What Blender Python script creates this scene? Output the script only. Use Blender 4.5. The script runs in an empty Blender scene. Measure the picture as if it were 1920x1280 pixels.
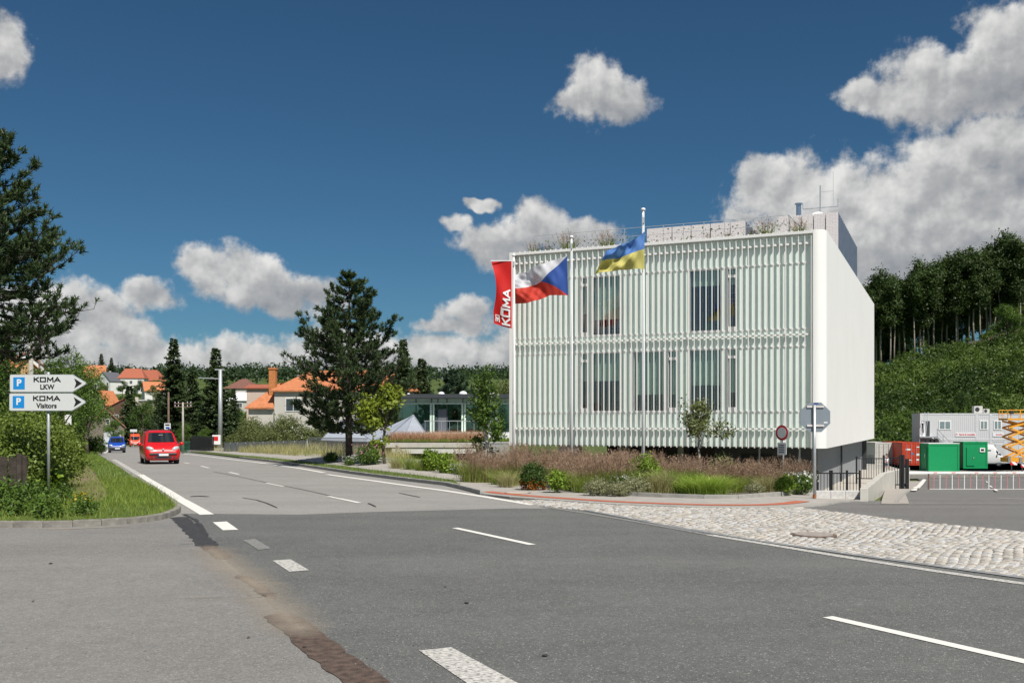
import bpy, bmesh, math, random
import numpy as np
from mathutils import Vector, Matrix
R = math.radians
scene = bpy.context.scene
COL = scene.collection
# ------------------------------------------------------------------ camera, sky, sun, exposure
F, CX, HY, EYE = 1850.0, 960.0, 792.0, 1.8          # focal length and horizon in photo pixels, eye height in m
cam = bpy.data.cameras.new('camera'); co = bpy.data.objects.new('camera', cam); COL.objects.link(co)
co.location = (0, 0, EYE); co.rotation_euler = (R(90), 0, 0)
cam.sensor_width = 36; cam.lens = F / 1920 * 36; cam.shift_y = (HY - 640) / 1920
cam.clip_start = 0.1; cam.clip_end = 6000
scene.camera = co
scene.view_settings.view_transform = 'Standard'; scene.view_settings.look = 'None'
scene.view_settings.gamma = 1; scene.view_settings.exposure = 0.24
SUN_AZ, SUN_EL = 29.0, 53.0                            # degrees right of straight behind the camera, elevation
sv = Vector((math.sin(R(SUN_AZ)) * math.cos(R(SUN_EL)), -math.cos(R(SUN_AZ)) * math.cos(R(SUN_EL)), math.sin(R(SUN_EL))))
sl = bpy.data.lights.new('sun', 'SUN'); so = bpy.data.objects.new('sun', sl); COL.objects.link(so)
sl.energy = 5.0; sl.angle = R(0.53); sl.color = (1.0, 0.955, 0.88)
so.rotation_euler = sv.to_track_quat('Z', 'Y').to_euler(); so.location = sv * 60

# clouds as a field over direction (azimuth, elevation); x, y, rx, ry written in photo pixels
CL = [(1115,155,50,48),(1080,195,56,32),(1160,192,66,42),
 (1885,62,85,50),(1860,165,140,70),(1740,160,95,62),(1665,180,56,34),(1612,172,40,28),
 (1860,275,150,50),(1500,395,125,88),(1425,345,52,46),(1610,378,110,66),(1725,395,150,92),(1860,385,160,90),
 (1700,485,190,80),(1870,470,160,100),(1500,480,110,70),(1640,565,90,50),
 (935,462,80,36),(1005,425,62,46),(1085,442,80,34),(862,425,28,18),(906,385,32,12),
 (872,586,52,32),(856,614,66,22),(815,658,70,30),(900,672,95,46),(760,695,100,55),
 (452,512,90,50),(398,500,46,28),(525,555,100,42),(600,554,42,32),
 (270,548,58,30),(150,590,95,56),(80,605,90,66),(215,622,62,36),
 (150,690,230,58),(340,690,180,56),(500,690,160,58),(630,680,120,60),(8,85,46,60),(1395,408,30,13)]
WH = [(1130,180,110,70),(1870,70,110,60),(1780,165,180,80),(1870,280,160,60),(1620,390,260,90),(1700,500,260,120),(990,450,140,60),(865,600,70,45),(860,680,180,60),(490,530,150,70),(270,548,65,36),(140,605,140,80),(330,695,420,70)]
w = bpy.data.worlds.new('World'); scene.world = w; w.use_nodes = True
nt = w.node_tree; nt.nodes.clear(); L = nt.links.new
def N(t, tree=None, **k):
    n = (tree or nt).nodes.new(t)
    for a, b in k.items(): setattr(n, a, b)
    return n
def mth(op, a, b=None, c=None, clamp=False):
    n = N('ShaderNodeMath', operation=op, use_clamp=clamp)
    for i, v in enumerate((a, b, c)):
        if v is None: continue
        if isinstance(v, (int, float)): n.inputs[i].default_value = v
        else: L(v, n.inputs[i])
    return n.outputs[0]
def px_dir(x, y):
    dx, dz = (x - CX) / F, (HY - y) / F
    return math.atan(dx), math.atan2(dz, math.sqrt(1 + dx * dx))
tc = N('ShaderNodeTexCoord')
sep = N('ShaderNodeSeparateXYZ'); L(tc.outputs['Generated'], sep.inputs[0])
az = mth('ARCTAN2', sep.outputs[0], sep.outputs[1]); el = mth('ARCSINE', sep.outputs[2])
cmb = N('ShaderNodeCombineXYZ'); L(az, cmb.inputs[0]); L(el, cmb.inputs[1])
def fbm(vec, scale, detail, rough=0.55):
    n = N('ShaderNodeTexNoise', noise_dimensions='2D'); L(vec, n.inputs['Vector'])
    n.inputs['Scale'].default_value = scale; n.inputs['Detail'].default_value = detail; n.inputs['Roughness'].default_value = rough
    return n
warp = fbm(cmb.outputs[0], 16, 3, 0.6)       # outlines billow
wv = N('ShaderNodeVectorMath', operation='MULTIPLY_ADD'); L(warp.outputs['Color'], wv.inputs[0])
wv.inputs[1].default_value = (0.030, 0.030, 0); L(cmb.outputs[0], wv.inputs[2])
def ellp(x, y, rx, ry, vec, off):
    a, e = px_dir(x, y); sx, sy = F / rx, F / ry
    m = N('ShaderNodeVectorMath', operation='MULTIPLY_ADD'); L(vec, m.inputs[0])
    m.inputs[1].default_value = (sx, sy, 0); m.inputs[2].default_value = (-(a + off) * sx, -(e + off) * sy, 0)
    ln = N('ShaderNodeVectorMath', operation='LENGTH'); L(m.outputs[0], ln.inputs[0])
    return m.outputs[0], ln.outputs['Value']
acc = None
for c in CL:
    d = ellp(c[0], c[1], c[2] * 1.22, c[3] * 1.22, wv.outputs[0], .015)[1]
    acc = d if acc is None else mth('SMOOTH_MIN', acc, d, 0.22)
f1 = fbm(cmb.outputs[0], 27, 6, 0.60)
shf = N('ShaderNodeVectorMath', operation='ADD'); L(cmb.outputs[0], shf.inputs[0]); shf.inputs[1].default_value = (-.005, .014, 0)
f1b = fbm(shf.outputs[0], 27, 3, 0.58)
f2 = fbm(cmb.outputs[0], 5.5, 3, 0.55)       # outside the frame the sky goes on with the same scattered cumulus
outm = mth('MINIMUM', mth('MAXIMUM', mth('MAXIMUM', mth('MULTIPLY', mth('SUBTRACT', mth('ABSOLUTE', az), 0.60), 6.0), mth('MULTIPLY', mth('SUBTRACT', el, 0.50), 6.0)), 0.0), 1.0)
gen = mth('SUBTRACT', mth('MULTIPLY', mth('SUBTRACT', f2.outputs[0], 0.55), 5.0), mth('MULTIPLY', mth('SUBTRACT', 1.0, outm), 6.0))
D0 = mth('ADD', mth('MAXIMUM', mth('SUBTRACT', 1.0, acc), gen), mth('MULTIPLY', mth('SUBTRACT', f1.outputs[0], 0.5), 1.25))
al = N('ShaderNodeMapRange', interpolation_type='SMOOTHSTEP'); L(D0, al.inputs[0])
al.inputs[1].default_value = 0.0; al.inputs[2].default_value = 0.44
ys_ = None
for c in WH:
    v, l = ellp(c[0], c[1], c[2], c[3], cmb.outputs[0], 0.)
    sp3 = N('ShaderNodeSeparateXYZ'); L(v, sp3.inputs[0])
    q = mth('MULTIPLY', mth('SUBTRACT', sp3.outputs[1], mth('MULTIPLY', sp3.outputs[0], .35)), mth('MAXIMUM', mth('SUBTRACT', 1.35, l), 0.0))
    ys_ = q if ys_ is None else mth('ADD', ys_, q)
lit = mth('ADD', mth('MULTIPLY', mth('SUBTRACT', f1.outputs[0], f1b.outputs[0]), .95), mth('MULTIPLY_ADD', ys_, .42, .56))
lit = mth('SUBTRACT', lit, mth('MULTIPLY', mth('MINIMUM', mth('MAXIMUM', D0, 0.0), 1.0), 0.10), clamp=True)
rmp = N('ShaderNodeValToRGB'); L(lit, rmp.inputs[0])
rmp.color_ramp.elements[0].position = 0.05; rmp.color_ramp.elements[0].color = (0.27, 0.29, 0.325, 1)
rmp.color_ramp.elements[1].position = 0.92; rmp.color_ramp.elements[1].color = (0.86, 0.855, 0.83, 1)
e = rmp.color_ramp.elements.new(0.46); e.color = (0.47, 0.475, 0.48, 1)
sky = N('ShaderNodeTexSky', sky_type='NISHITA', sun_disc=False)
sky.sun_elevation = R(SUN_EL); sky.sun_rotation = R(180 - SUN_AZ); sky.altitude = 600
sky.air_density = 1.0; sky.dust_density = 0.3; sky.ozone_density = 4.0
SKY_S = 0.05
csc = N('ShaderNodeVectorMath', operation='SCALE'); L(rmp.outputs[0], csc.inputs[0]); csc.inputs['Scale'].default_value = 0.80 / SKY_S
mx = N('ShaderNodeMix', data_type='RGBA'); L(mth('MULTIPLY', al.outputs[0], 0.96), mx.inputs[0])
tint = N('ShaderNodeVectorMath', operation='MULTIPLY'); L(sky.outputs[0], tint.inputs[0]); tint.inputs[1].default_value = (.47, .78, .90)   # deep polarised blue
L(tint.outputs[0], mx.inputs[6]); L(csc.outputs[0], mx.inputs[7])
bg = N('ShaderNodeBackground'); L(mx.outputs[2], bg.inputs[0]); bg.inputs[1].default_value = SKY_S
ow = N('ShaderNodeOutputWorld'); L(bg.outputs[0], ow.inputs[0])

# ------------------------------------------------------------------ materials
MATS = {}
def M(name, col=(.5,.5,.5), rough=.6, metal=0., var=.08, scale=3., bump=0., bscale=60., spec=.5, coat=0., detail=4.):
    if name in MATS: return MATS[name]
    m = bpy.data.materials.new(name); m.use_nodes = True; MATS[name] = m
    t = m.node_tree; b = t.nodes['Principled BSDF']
    b.inputs['Roughness'].default_value = rough; b.inputs['Metallic'].default_value = metal
    b.inputs['Specular IOR Level'].default_value = spec; b.inputs['Coat Weight'].default_value = coat
    tcn = t.nodes.new('ShaderNodeTexCoord')
    if var > 0:
        n = t.nodes.new('ShaderNodeTexNoise'); n.inputs['Scale'].default_value = scale; n.inputs['Detail'].default_value = detail
        t.links.new(tcn.outputs['Object'], n.inputs['Vector'])
        r = t.nodes.new('ShaderNodeValToRGB'); t.links.new(n.outputs[0], r.inputs[0])
        r.color_ramp.elements[0].position = .3; r.color_ramp.elements[1].position = .7
        r.color_ramp.elements[0].color = tuple(c * (1 - var) for c in col) + (1,)
        r.color_ramp.elements[1].color = tuple(min(1, c * (1 + var)) for c in col) + (1,)
        t.links.new(r.outputs[0], b.inputs['Base Color'])
    else: b.inputs['Base Color'].default_value = tuple(col) + (1,)
    if bump > 0:
        n2 = t.nodes.new('ShaderNodeTexNoise'); n2.inputs['Scale'].default_value = bscale; n2.inputs['Detail'].default_value = 3
        t.links.new(tcn.outputs['Object'], n2.inputs['Vector'])
        bn = t.nodes.new('ShaderNodeBump'); bn.inputs['Strength'].default_value = bump; bn.inputs['Distance'].default_value = .02
        t.links.new(n2.outputs[0], bn.inputs['Height']); t.links.new(bn.outputs[0], b.inputs['Normal'])
    return m
def leafmat(name, c1, c2, transl=.35, rough=.5, big=.35, con=1.4):
    """foliage: per-leaf colour between c1 and c2, some light passing through"""
    if name in MATS: return MATS[name]
    m = bpy.data.materials.new(name); m.use_nodes = True; MATS[name] = m
    t = m.node_tree; t.nodes.clear(); k = t.links.new
    geo = t.nodes.new('ShaderNodeNewGeometry'); oi = t.nodes.new('ShaderNodeTexCoord')
    n = t.nodes.new('ShaderNodeTexNoise'); n.inputs['Scale'].default_value = big; k(oi.outputs['Object'], n.inputs['Vector'])
    a = t.nodes.new('ShaderNodeMath'); a.operation = 'MULTIPLY_ADD'; k(geo.outputs['Random Per Island'], a.inputs[0]); a.inputs[1].default_value = .6
    s = t.nodes.new('ShaderNodeMath'); s.operation = 'MULTIPLY_ADD'; k(n.outputs[0], s.inputs[0]); s.inputs[1].default_value = con; s.inputs[2].default_value = .2 - con/2
    k(s.outputs[0], a.inputs[2])
    r = t.nodes.new('ShaderNodeValToRGB'); k(a.outputs[0], r.inputs[0])
    r.color_ramp.elements[0].color = tuple(c1) + (1,); r.color_ramp.elements[1].color = tuple(c2) + (1,)
    d = t.nodes.new('ShaderNodeBsdfPrincipled'); k(r.outputs[0], d.inputs['Base Color']); d.inputs['Roughness'].default_value = rough
    d.inputs['Specular IOR Level'].default_value = .3
    tr = t.nodes.new('ShaderNodeBsdfTranslucent'); k(r.outputs[0], tr.inputs[0])
    mxs = t.nodes.new('ShaderNodeMixShader'); mxs.inputs[0].default_value = transl
    k(d.outputs[0], mxs.inputs[1]); k(tr.outputs[0], mxs.inputs[2])
    o = t.nodes.new('ShaderNodeOutputMaterial'); k(mxs.outputs[0], o.inputs[0])
    return m
def glassmat(name, tint=(.5,.6,.58), clear=.75, rough=.02):
    if name in MATS: return MATS[name]
    m = bpy.data.materials.new(name); m.use_nodes = True; MATS[name] = m
    t = m.node_tree; t.nodes.clear(); k = t.links.new
    tr = t.nodes.new('ShaderNodeBsdfTransparent'); tr.inputs[0].default_value = tuple(tint) + (1,)
    gl = t.nodes.new('ShaderNodeBsdfGlossy'); gl.inputs['Roughness'].default_value = rough; gl.inputs[0].default_value = (1,1,1,1)
    lw = t.nodes.new('ShaderNodeLayerWeight'); lw.inputs[0].default_value = .5
    pw_ = t.nodes.new('ShaderNodeMath'); pw_.operation = 'POWER'; k(lw.outputs['Facing'], pw_.inputs[0]); pw_.inputs[1].default_value = 4.
    ad = t.nodes.new('ShaderNodeMath'); ad.operation = 'MULTIPLY_ADD'; k(pw_.outputs[0], ad.inputs[0]); ad.inputs[1].default_value = .85; ad.inputs[2].default_value = 1 - clear; ad.use_clamp = True
    mxs = t.nodes.new('ShaderNodeMixShader'); k(ad.outputs[0], mxs.inputs[0]); k(tr.outputs[0], mxs.inputs[1]); k(gl.outputs[0], mxs.inputs[2])
    o = t.nodes.new('ShaderNodeOutputMaterial'); k(mxs.outputs[0], o.inputs[0])
    return m

# ------------------------------------------------------------------ object helpers
def tag(o, label=None, cat=None, group=None, kind=None):
    if label: o['label'] = label
    if cat: o['category'] = cat
    if group: o['group'] = group
    if kind: o['kind'] = kind
    return o
def link(name, me, parent=None, loc=(0,0,0)):
    o = bpy.data.objects.new(name, me); COL.objects.link(o)
    if parent: o.parent = parent
    o.location = loc
    return o
def thing(name, label, cat, loc=(0,0,0), rotz=0., group=None, scale=None):
    o = link(name, None, None, loc); o.rotation_euler = (0, 0, rotz); o.empty_display_size = .2
    if scale: o.scale = (scale,) * 3
    return tag(o, label, cat, group)
def np_mesh(name, V, faces_k, mat, smooth=False):
    """V (n,3) float, faces_k (m,k) int"""
    me = bpy.data.meshes.new(name); V = np.asarray(V, np.float32); Fk = np.asarray(faces_k, np.int32)
    me.vertices.add(len(V)); me.vertices.foreach_set('co', V.ravel())
    m, k = Fk.shape
    me.loops.add(m * k); me.loops.foreach_set('vertex_index', Fk.ravel())
    me.polygons.add(m); me.polygons.foreach_set('loop_start', np.arange(m, dtype=np.int32) * k)
    me.polygons.foreach_set('loop_total', np.full(m, k, np.int32))
    if smooth: me.polygons.foreach_set('use_smooth', np.ones(m, bool))
    me.update(calc_edges=True)
    if mat: me.materials.append(mat)
    return me
def qmesh(name, Q, mat):
    n, k, _ = Q.shape
    return np_mesh(name, Q.reshape(-1, 3), np.arange(n * k).reshape(n, k), mat)
class MB:
    """collects boxes, tubes and prisms into one mesh"""
    def __init__(s): s.v = []; s.f = []
    def add(s, vs, fs):
        o = len(s.v); s.v += [tuple(p) for p in vs]; s.f += [tuple(i + o for i in f) for f in fs]; return s
    def box(s, x0, x1, y0, y1, z0, z1):
        return s.add([(x0,y0,z0),(x1,y0,z0),(x1,y1,z0),(x0,y1,z0),(x0,y0,z1),(x1,y0,z1),(x1,y1,z1),(x0,y1,z1)],
                     [(0,3,2,1),(4,5,6,7),(0,1,5,4),(1,2,6,5),(2,3,7,6),(3,0,4,7)])
    def tube(s, pts, rad, n=8, cap=True):
        pts = [Vector(p) for p in pts]; rad = [rad] * len(pts) if isinstance(rad, (int, float)) else rad
        vs = []; 
        for i, p in enumerate(pts):
            d = (pts[min(i+1, len(pts)-1)] - pts[max(i-1, 0)]).normalized()
            a = d.orthogonal().normalized() if i == 0 else (a - d * a.dot(d)).normalized()
            b = d.cross(a)
            vs += [p + (a * math.cos(2*math.pi*j/n) + b * math.sin(2*math.pi*j/n)) * rad[i] for j in range(n)]
        fs = [(i*n+j, i*n+(j+1)%n, (i+1)*n+(j+1)%n, (i+1)*n+j) for i in range(len(pts)-1) for j in range(n)]
        if cap: fs += [tuple(range(n))[::-1], tuple(range((len(pts)-1)*n, len(pts)*n))]
        return s.add(vs, fs)
    def bar(s, p0, p1, wd, ht=None):
        """square bar between two points"""
        p0, p1 = Vector(p0), Vector(p1); ht = ht or wd; d = (p1 - p0).normalized()
        up = Vector((0,0,1)) if abs(d.z) < .95 else Vector((0,1,0))
        a = d.cross(up).normalized() * wd / 2; b = a.cross(d).normalized() * ht / 2
        vs = [p + q for p in (p0, p1) for q in (-a-b, a-b, a+b, -a+b)]
        return s.add(vs, [(0,1,2,3),(7,6,5,4),(0,4,5,1),(1,5,6,2),(2,6,7,3),(3,7,4,0)])
    def prism(s, poly, h0, h1, axis='z'):
        """poly in 2D extruded between h0 and h1 along axis; x -> (h, p0, p1), y -> (p0, h, p1), z -> (p0, p1, h)"""
        f = {'z': lambda p, h: (p[0], p[1], h), 'y': lambda p, h: (p[0], h, p[1]), 'x': lambda p, h: (h, p[0], p[1])}[axis]
        n = len(poly)
        return s.add([f(p, h0) for p in poly] + [f(p, h1) for p in poly],
                     [tuple(range(n))[::-1], tuple(range(n, 2*n))] + [(i, (i+1)%n, n+(i+1)%n, n+i) for i in range(n)])
    def sphere(s, c, r, n=8, m=6, sz=1.):
        vs = [(c[0], c[1], c[2]-r*sz)]
        for i in range(1, m):
            t = -math.pi/2 + math.pi*i/m
            vs += [(c[0]+r*math.cos(t)*math.cos(2*math.pi*j/n), c[1]+r*math.cos(t)*math.sin(2*math.pi*j/n), c[2]+r*sz*math.sin(t)) for j in range(n)]
        vs.append((c[0], c[1], c[2]+r*sz)); top = len(vs)-1
        fs = [(0, 1+(j+1)%n, 1+j) for j in range(n)]
        for i in range(m-2): fs += [(1+i*n+j, 1+i*n+(j+1)%n, 1+(i+1)*n+(j+1)%n, 1+(i+1)*n+j) for j in range(n)]
        fs += [(1+(m-2)*n+j, 1+(m-2)*n+(j+1)%n, top) for j in range(n)]
        return s.add(vs, fs)
    def xf(s, fn): s.v = [tuple(fn(Vector(p))) for p in s.v]; return s
    def mesh(s, name, mat, smooth=False, fix=True):
        me = bpy.data.meshes.new(name); me.from_pydata(s.v, [], s.f)
        if fix:
            bm = bmesh.new(); bm.from_mesh(me); bmesh.ops.recalc_face_normals(bm, faces=bm.faces); bm.to_mesh(me); bm.free()
        if smooth: me.polygons.foreach_set('use_smooth', np.ones(len(me.polygons), bool))
        me.materials.append(mat); me.update(); return me
    def build(s, name, mat, parent=None, smooth=False, loc=(0,0,0)):
        return link(name, s.mesh(name, mat, smooth), parent, loc)
def bevel(o, wd=.01, seg=2):
    b = o.modifiers.new('bevel', 'BEVEL'); b.width = wd; b.segments = seg; b.limit_method = 'ANGLE'; return o
def text(body, name, mat, parent, loc, size, rot=(90,0,0), xs=1., bold=0., align='CENTER', ext=.002):
    c = bpy.data.curves.new('t', 'FONT'); c.body = body; c.size = size; c.align_x = align; c.align_y = 'CENTER'
    c.extrude = ext; c.offset = bold; c.resolution_u = 3
    t = bpy.data.objects.new('t', c); COL.objects.link(t)
    me = bpy.data.meshes.new_from_object(t.evaluated_get(bpy.context.evaluated_depsgraph_get()))
    bpy.data.objects.remove(t); me.materials.clear(); me.materials.append(mat)
    o = link(name, me, parent, loc); o.rotation_euler = tuple(R(a) for a in rot); o.scale = (xs, 1, 1)
    return o
def copy_tree(o, parent=None):
    c = o.copy(); COL.objects.link(c); c.parent = parent
    for ch in o.children: copy_tree(ch, c)
    return c

# ------------------------------------------------------------------ lie of the land
def table(pts, smooth=7.):
    ys = np.arange(-60, 1500, .5); z = np.interp(ys, [p[0] for p in pts], [p[1] for p in pts])
    k = int(smooth / .5) | 1
    return ys, np.convolve(np.pad(z, k//2, mode='edge'), np.ones(k)/k, 'valid')
TL = table([(0,0),(18,0),(25,-.06),(33,-.2),(42,-.28),(50,-.385),(55,-.43),(80,-.88),(108,-1.44),(150,-2.2),(200,-3.),(230,-3.1),(280,1),(330,6),(460,15.5),(700,33),(1000,42),(1500,46)])
TR = table([(0,0),(22,0),(30,-.3),(38,-.75),(42,-1.05),(60,-2.1),(95,-3.05),(1500,-3.05)])
def sst(a, b, x):
    t = np.clip((x - a) / (b - a), 0, 1); return t * t * (3 - 2 * t)
def g(x, y):
    x = np.asarray(x, float); y = np.asarray(y, float)
    t = x / np.maximum(y, 3.)
    w_ = sst(.27, .35, t) * sst(14, 20, y)
    l = np.interp(y, *TL); r = np.interp(y, *TR)
    # wooded hill behind the yard: rises to the right
    top = 14.6 + np.clip((t - .3676) / .15, -1.2, 3) * 9.3
    r = r + sst(126, 236, y) * (top + 3) + np.clip(y - 236, 0, 500) * .02
    return l * (1 - w_) + r * w_
g_flat = g
BANK = []
def g(x, y):
    # the ground behind the far kerb is banked up a little
    z = g_flat(x, y)
    if not BANK: return z
    x = np.asarray(x, float); y = np.asarray(y, float); best = np.full(np.broadcast(x, y).shape, 1e9); sd = np.zeros_like(best)
    for (ax, ay), (bx, by) in zip(BANK, BANK[1:]):
        dx, dy = bx - ax, by - ay; q = np.clip(((x - ax) * dx + (y - ay) * dy) / (dx * dx + dy * dy), 0, 1); d = np.hypot(x - ax - q * dx, y - ay - q * dy)
        s = -(dy * (x - ax) - dx * (y - ay)); k = d < best; best = np.where(k, d, best); sd = np.where(k, np.sign(s) * d, sd)
    return z + .34 * sst(.3, 4., sd) * (1 - sst(-.18, -.075, x / np.maximum(y, 3.)))
def gz(x, y): return float(g(x, y))
def PT(x, y, d): return Vector(((x - CX) / F * d, d, EYE + (HY - y) / F * d))
def GP(x, y):
    k = (x - CX) / F; s = (y - HY) / F
    f = lambda d: EYE - s * d - gz(k * d, d)
    d = 3.
    while f(d) > 0 and d < 400: d += .5
    a, b = d - .5, d
    for _ in range(24):
        m_ = (a + b) / 2
        if f(m_) > 0: a = m_
        else: b = m_
    return Vector((k * a, a, gz(k * a, a)))
def GD(x, d): X = (x - CX) / F * d; return Vector((X, d, gz(X, d)))
def pxs(*p): return [GP(a, b) for a, b in p]
def sheet(name, poly, dz, mat, step=1., skirt=0., parent=None, z=None):
    """ground sheet that follows the land"""
    bm = bmesh.new(); vs = [bm.verts.new((p[0], p[1], 0)) for p in poly]
    f = bm.faces.new(vs); bmesh.ops.triangulate(bm, faces=[f])
    xs = [p[0] for p in poly]; ys = [p[1] for p in poly]
    def cuts(a, b, st):
        return np.arange(math.ceil(a/st)*st, b, st)
    for c in cuts(min(xs), max(xs), step): bmesh.ops.bisect_plane(bm, geom=bm.verts[:]+bm.edges[:]+bm.faces[:], plane_co=(c,0,0), plane_no=(1,0,0))
    for c in cuts(min(ys), max(ys), step): bmesh.ops.bisect_plane(bm, geom=bm.verts[:]+bm.edges[:]+bm.faces[:], plane_co=(0,c,0), plane_no=(0,1,0))
    bm.verts.ensure_lookup_table()
    P = np.array([v.co[:] for v in bm.verts]); Z = g(P[:,0], P[:,1]) + (dz(P[:,0], P[:,1]) if callable(dz) else dz) if z is None else np.full(len(P), z)
    for v, zz in zip(bm.verts, Z): v.co.z = zz
    bmesh.ops.recalc_face_normals(bm, faces=bm.faces)
    for f in bm.faces:
        if f.normal.z < 0: f.normal_flip()
    if skirt:
        r = bmesh.ops.extrude_edge_only(bm, edges=[e for e in bm.edges if e.is_boundary])
        for v in r['geom']:
            if isinstance(v, bmesh.types.BMVert): v.co.z -= skirt
    me = bpy.data.meshes.new(name); bm.to_mesh(me); bm.free(); me.materials.append(mat)
    return link(name, me, parent)
def resample(pts, st):
    pts = [Vector((p[0], p[1])) for p in pts]; out = [pts[0]]; carry = 0
    for a, b in zip(pts, pts[1:]):
        l = (b - a).length; n = max(1, round(l / st))
        out += [a.lerp(b, (i + 1) / n) for i in range(n)]
    return out
def smooth_line(pts, it=2):
    pts = [Vector((p[0], p[1])) for p in pts]
    for _ in range(it):
        q = [pts[0]]
        for a, b in zip(pts, pts[1:]): q += [a.lerp(b, .25), a.lerp(b, .75)]
        pts = q + [pts[-1]]
    return pts
def offs(pts, o):
    pts = [Vector((p[0], p[1])) for p in pts]; r = []
    for i, p in enumerate(pts):
        d = (pts[min(i+1, len(pts)-1)] - pts[max(i-1, 0)]).normalized(); r.append(p + Vector((-d.y, d.x)) * o)
    return r
def strip(name, pts, wd, dz, mat, parent=None, st=.7, centre=0.):
    p = resample(pts, st); a = offs(p, centre + wd/2); b = offs(p, centre - wd/2); m = MB()
    vs = [(q.x, q.y, gz(q.x, q.y) + dz) for q in a] + [(q.x, q.y, gz(q.x, q.y) + dz) for q in b]; n = len(p)
    m.add(vs, [(i, n+i, n+i+1, i+1) for i in range(n-1)])
    me = m.mesh(name, mat, fix=False)
    return link(name, me, parent)
def kerb(pts, wd, z0, z1, mat, parent, st=1., name='kerb_stone'):
    """row of single kerb stones along a line, each its own piece with a joint"""
    p = resample(pts, st); a = offs(p, wd/2); b = offs(p, -wd/2)
    for i in range(len(p)-1):
        gap = .004
        def lp(q, t): v = q[i].lerp(q[i+1], t); return v
        L_ = max((p[i+1]-p[i]).length, .05); e_ = gap / L_
        c = [lp(a, e_), lp(b, e_), lp(b, 1-e_), lp(a, 1-e_)]
        cx = sum((q.x for q in c))/4; cy = sum((q.y for q in c))/4; zc = gz(cx, cy); j = random.uniform(-.004, .004)
        m = MB(); bv = .015
        lo = [(q.x-cx, q.y-cy, gz(q.x,q.y)+z0-zc) for q in c]
        md = [(q.x-cx, q.y-cy, gz(q.x,q.y)+z1-bv-zc+j) for q in c]
        tp = [((q.x-cx)*(1-.06), (q.y-cy)*(1-.06), gz(q.x,q.y)+z1-zc+j) for q in c]
        m.add(lo+md+tp, [(0,3,2,1),(8,9,10,11)] + [(k,(k+1)%4,4+(k+1)%4,4+k) for k in range(4)] + [(4+k,4+(k+1)%4,8+(k+1)%4,8+k) for k in range(4)])
        link(name, m.mesh(name, mat), parent, (cx, cy, zc))
# ------------------------------------------------------------------ ground, roads, pavement
RFAR = [p.xy for p in pxs((282,833.5),(305,838),(345,847),(450,859),(560,873),(660,888),(769,902),(838,910),(868,917))]
BANK += [(p[0], p[1]) for p in RFAR]
random.seed(5); rng = np.random.default_rng(5)
def asphalt(name, c0, c1, patch, track=1.12):
    m = bpy.data.materials.new(name); m.use_nodes = True; t = m.node_tree; b = t.nodes['Principled BSDF']; k = t.links.new
    tcn = t.nodes.new('ShaderNodeTexCoord')
    def nz(s, d=2., r=.5, vec=None):
        n = t.nodes.new('ShaderNodeTexNoise'); n.inputs['Scale'].default_value = s; n.inputs['Detail'].default_value = d; n.inputs['Roughness'].default_value = r
        k(vec or tcn.outputs['Object'], n.inputs['Vector']); return n.outputs[0]
    def mul(a, f, c=0.):
        n = t.nodes.new('ShaderNodeMath'); n.operation = 'MULTIPLY_ADD'; k(a, n.inputs[0]); n.inputs[1].default_value = f; n.inputs[2].default_value = c; return n.outputs[0]
    def add(a, b_):
        n = t.nodes.new('ShaderNodeMath'); n.operation = 'ADD'; k(a, n.inputs[0]); k(b_, n.inputs[1]); return n.outputs[0]
    vo = t.nodes.new('ShaderNodeTexVoronoi'); vo.inputs['Scale'].default_value = 95; k(tcn.outputs['Object'], vo.inputs['Vector'])
    sp = t.nodes.new('ShaderNodeSeparateColor'); k(vo.outputs['Color'], sp.inputs[0])
    vo2 = t.nodes.new('ShaderNodeTexVoronoi'); vo2.inputs['Scale'].default_value = 30; k(tcn.outputs['Object'], vo2.inputs['Vector'])
    sp2 = t.nodes.new('ShaderNodeSeparateColor'); k(vo2.outputs['Color'], sp2.inputs[0])
    mp = t.nodes.new('ShaderNodeMapping'); mp.inputs['Rotation'].default_value = (0, 0, track); mp.inputs['Scale'].default_value = (.07, .75, 1); k(tcn.outputs['Object'], mp.inputs['Vector'])
    f = add(add(mul(nz(1., 3, .5, mp.outputs[0]), .42, -.21), add(mul(sp.outputs[0], .34), mul(sp2.outputs[1], .18))), add(mul(nz(.55, 5, .6), patch, -patch/2), mul(nz(3.5, 4, .6), .28, .10)))
    r = t.nodes.new('ShaderNodeValToRGB'); k(f, r.inputs[0])
    r.color_ramp.elements[0].position = .12; r.color_ramp.elements[1].position = .92
    r.color_ramp.elements[0].color = c0 + (1,); r.color_ramp.elements[1].color = c1 + (1,)
    # few pale chips
    gt = t.nodes.new('ShaderNodeMath'); gt.operation = 'GREATER_THAN'; k(sp.outputs[1], gt.inputs[0]); gt.inputs[1].default_value = .965
    mxn = t.nodes.new('ShaderNodeMix'); mxn.data_type = 'RGBA'; k(mul(gt.outputs[0], .55), mxn.inputs[0]); k(r.outputs[0], mxn.inputs[6]); mxn.inputs[7].default_value = (.42, .40, .37, 1)
    k(mxn.outputs[2], b.inputs['Base Color']); b.inputs['Roughness'].default_value = .85; b.inputs['Specular IOR Level'].default_value = .25
    bn = t.nodes.new('ShaderNodeBump'); bn.inputs['Strength'].default_value = .5; bn.inputs['Distance'].default_value = .008
    k(vo.outputs['Distance'], bn.inputs['Height']); k(bn.outputs[0], b.inputs['Normal'])
    return m
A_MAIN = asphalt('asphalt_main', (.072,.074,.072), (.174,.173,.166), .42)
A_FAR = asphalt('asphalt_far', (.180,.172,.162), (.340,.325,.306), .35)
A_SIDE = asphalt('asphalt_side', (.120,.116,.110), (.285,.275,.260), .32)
A_YARD = asphalt('asphalt_yard', (.105,.102,.097), (.205,.198,.189), .3)
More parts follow.
